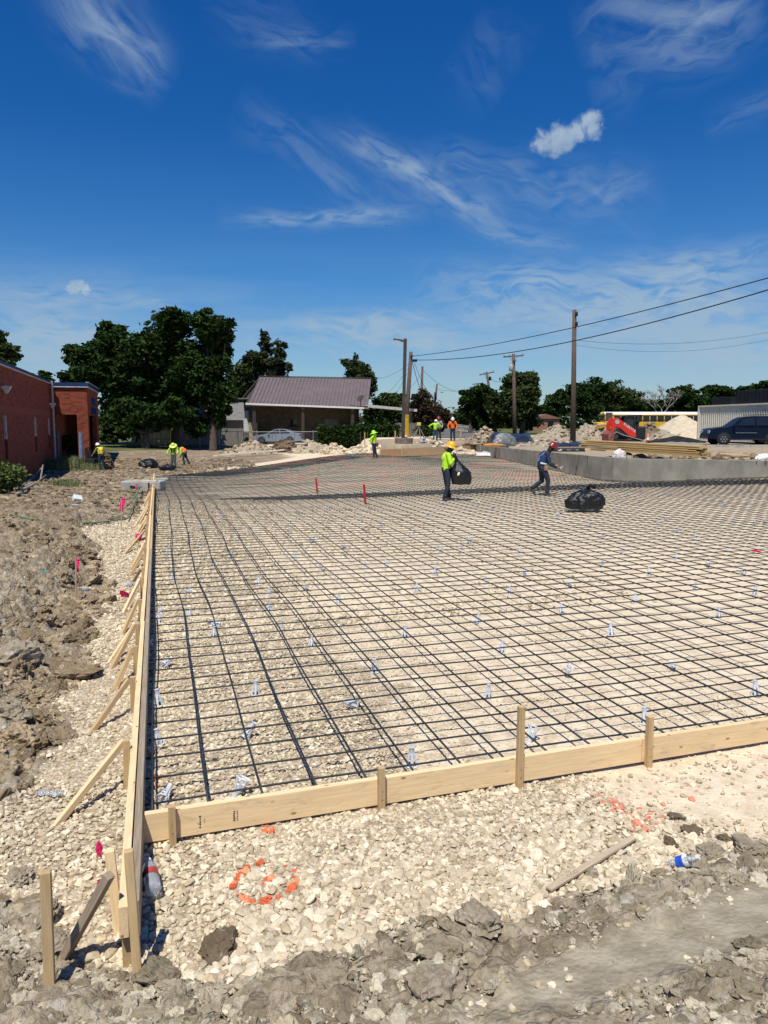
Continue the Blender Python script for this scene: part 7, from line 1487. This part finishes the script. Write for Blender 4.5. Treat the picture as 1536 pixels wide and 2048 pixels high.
# 4-6 the three at the street
dW = 60.5
def fdp(px, d): q = dpt(px, d); return Vector((q.x, q.y, zt1(q.x, q.y)))
person('worker with a white hard hat and lime shirt seen from behind, elbows out', fdp(871, 58.0),
    G(head=(.03, .03, 1.55), neck=(.02, .02, 1.42), chest=(0, 0, 1.24), pelvis=(-.02, -.02, .92), shL=(-.20, 0, 1.36), shR=(.22, 0, 1.36), elL=(-.50, .06, 1.18), elR=(.46, .06, 1.16), wrL=(-.32, .2, 1.02), wrR=(.30, .22, 1.0),
      hipL=(-.10, 0, .88), hipR=(.08, 0, .88), knL=(-.11, .02, .48), knR=(.10, .02, .48), anL=(-.14, 0, .10), anR=(.12, 0, .10)), (.1, 1, 0), LIME, M('blue_jeans', (.035, .085, .12), .85, 0, .3, 9), (.80, .80, .78), 'hard', .95, .018, None, None)
person('worker with a red hard hat and pale grey shirt facing the lime shirted worker', fdp(877, 60.5),
    G(head=(.0, -.03, 1.62), neck=(0, 0, 1.46), chest=(0, 0, 1.26), pelvis=(0, 0, .93), shL=(-.21, 0, 1.38), shR=(.21, 0, 1.38), elL=(-.34, .02, 1.12), elR=(.32, .02, 1.10), wrL=(-.3, -.1, .9), wrR=(.25, -.15, .92),
      hipL=(-.10, 0, .90), hipR=(.10, 0, .90), knL=(-.10, 0, .48), knR=(.12, 0, .48), anL=(-.10, 0, .10), anR=(.15, 0, .10)), (0, -1, 0), GREYC, HAIR, (.35, .03, .025), 'hard', 1.02, .018, None, None)
person('worker in a bright orange shirt and white hard hat looking down', fdp(905, 58.5),
    G(head=(.0, -.10, 1.58), neck=(0, -.02, 1.45), chest=(0, 0, 1.25), pelvis=(.02, 0, .92), shL=(-.21, 0, 1.38), shR=(.22, 0, 1.38), elL=(-.33, -.02, 1.10), elR=(.34, -.02, 1.10), wrL=(-.30, -.10, .86), wrR=(.27, -.12, .88),
      hipL=(-.09, 0, .89), hipR=(.11, 0, .89), knL=(-.09, 0, .48), knR=(.13, 0, .48), anL=(-.09, 0, .10), anR=(.15, 0, .10)), (0, -1, 0), ORC, JEAN, (.75, .75, .72), 'hard', 1.03, .018, None, None, HAIR, (0, -1, -.6))
# 7-9 the left group
fp = foot_at(201, 941); sc7 = 57/F*cdepth(fp)/1.76
person('worker in a yellow safety vest and white hard hat beside the brick portico', fp,
    G(head=(-.10, .0, 1.55), neck=(-.06, 0, 1.43), chest=(.02, 0, 1.24), pelvis=(.06, 0, .93), shL=(-.14, -.12, 1.36), shR=(.18, .10, 1.36), elL=(-.26, -.2, 1.12), elR=(.32, .12, 1.10), wrL=(-.38, -.2, .98), wrR=(.34, .1, .85),
      hipL=(.0, -.06, .89), hipR=(.13, .06, .89), knL=(-.02, -.08, .48), knR=(.16, .08, .48), anL=(.02, -.08, .10), anR=(.18, .08, .10)), (-.6, .7, 0), M('olive_cloth', (.13, .16, .07), .85, 0, .2, 8), NAVY, (.80, .80, .80), 'hard', sc7, .018, (M('vest_yellow', (.62, .68, .03), .7, 0, .1, 8), M('orange_band', (.75, .25, .08), .5)), None)
mb = MB(); mb.box((0, 0, .35), (.55, .5, .5)); mb.box((0, 0, .07), (.62, .56, .08)); p = foot_at(183, 938); t = thing('plate_compactor', 'black plate compactor standing before the worker at the brick portico', 'plate compactor', p, CAMYAW); mb.build('engine', BLK, t, bevel=.04); mb = MB(); mb.tube([(-.1, -.2, .5), (-.15, -.2, 1.25), (-.15, .2, 1.25), (-.1, .2, .5)], .03, 8); mb.box((-.12, 0, .8), (.3, .3, .5)); mb.build('handle', BLK, t); MB().box((-.3, -.1, .25), (.12, .12, .12)).build('fuel_cap', ORC, t)
fp = foot_at(348, 937); sc8 = 53/F*cdepth(fp)/1.74
person('worker with dark straps and a lime sun brim over a white hard hat', fp,
    G(head=(.0, -.06, 1.52), neck=(.0, 0, 1.42), chest=(0, 0, 1.22), pelvis=(0, .02, .92), shL=(-.20, 0, 1.34), shR=(.20, 0, 1.34), elL=(-.36, -.04, 1.12), elR=(.30, -.08, 1.10), wrL=(-.38, -.2, .95), wrR=(.28, -.24, .98),
      hipL=(-.09, 0, .88), hipR=(.09, 0, .88), knL=(-.10, -.03, .48), knR=(.08, -.03, .48), anL=(-.12, 0, .10), anR=(.10, 0, .10)), (0, -1, 0), LIME, M('grey_jeans', (.07, .09, .09), .85, 0, .3, 9), (.62, .80, .10), 'sun', sc8, .018, None,
    lambda t, J, f, side: [MB().beam(J['chest']+Vector((s_*.11, -.14, .12)), J['pelvis']+Vector((s_*.09, -.15, .12)), .05, .02, (0, 1, 0)).build('strap', BLK, t) for s_ in (-1, 1)], M('dark_face_cloth', (.02, .03, .02), .9))
fp = foot_at(365, 930); sc9 = sc8
person('bending worker in an orange vest half hidden behind the lime sun brim worker', fp,
    G(head=(-.25, -.05, 1.15), neck=(-.14, 0, 1.14), chest=(-.0, 0, 1.08), pelvis=(.18, .02, .85), shL=(-.06, -.15, 1.12), shR=(-.02, .17, 1.14), elL=(-.02, -.2, .82), elR=(.0, .2, .85), wrL=(-.1, -.15, .62), wrR=(-.1, .15, .62),
      hipL=(.16, -.09, .82), hipR=(.18, .09, .82), knL=(.10, -.1, .45), knR=(.28, .1, .45), anL=(.15, -.1, .10), anR=(.45, .1, .14)), (-1, 0, 0), LIME, JEAN, (.05, .05, .05), 'hard', sc9, .018, (ORC, SILV), None, None, (-.8, 0, -.6))
mb = sack(.9, .5, .35, 31, 7); p = g_at(335, 943); tag(mb.build('tool_bag', BLACKP, None, (p.x, p.y, p.z+.06)), 'black tool bag at the feet of the sun brim worker', 'tool bag')
mb = sack(1.1, 1.4, .6, 33, 7); p = g_at(297, 935); tag(mb.build('silt_bag', BLACKP, None, (p.x, p.y, p.z-.05)), 'black folded plastic in the ditch at the far end of the left form', 'plastic sheet')
b_ = MB(); p = g_at(212, 930); 
pile('dirt_pile', 'small dark heap right behind the yellow vest worker', 203, 226, 940, 905, cdepth(foot_at(212, 938)), DK, DKL, 44, .4, 1.0) 
for k, (px, py, s_) in enumerate(((905, 132, .5), (773, 452, .7))):   # birds
    q = P(px, py, 90); mb = MB(); mb.ball((0, 0, 0), (.18*s_, .06*s_, .05*s_), 8, 6); mb.add([(-.05*s_, 0, .02), (.08*s_, 0, .02), (-.1*s_, .5*s_, .12*s_)], [(0, 1, 2)]); mb.add([(-.05*s_, 0, .02), (.08*s_, 0, .02), (-.1*s_, -.5*s_, .10*s_)], [(0, 2, 1)])
    tag(mb.build('bird', HAIR, None, q, (0, 0, 1.2)), 'tiny dark bird high in the sky near the top' if k == 0 else 'tiny dark bird in the middle of the sky', 'bird')
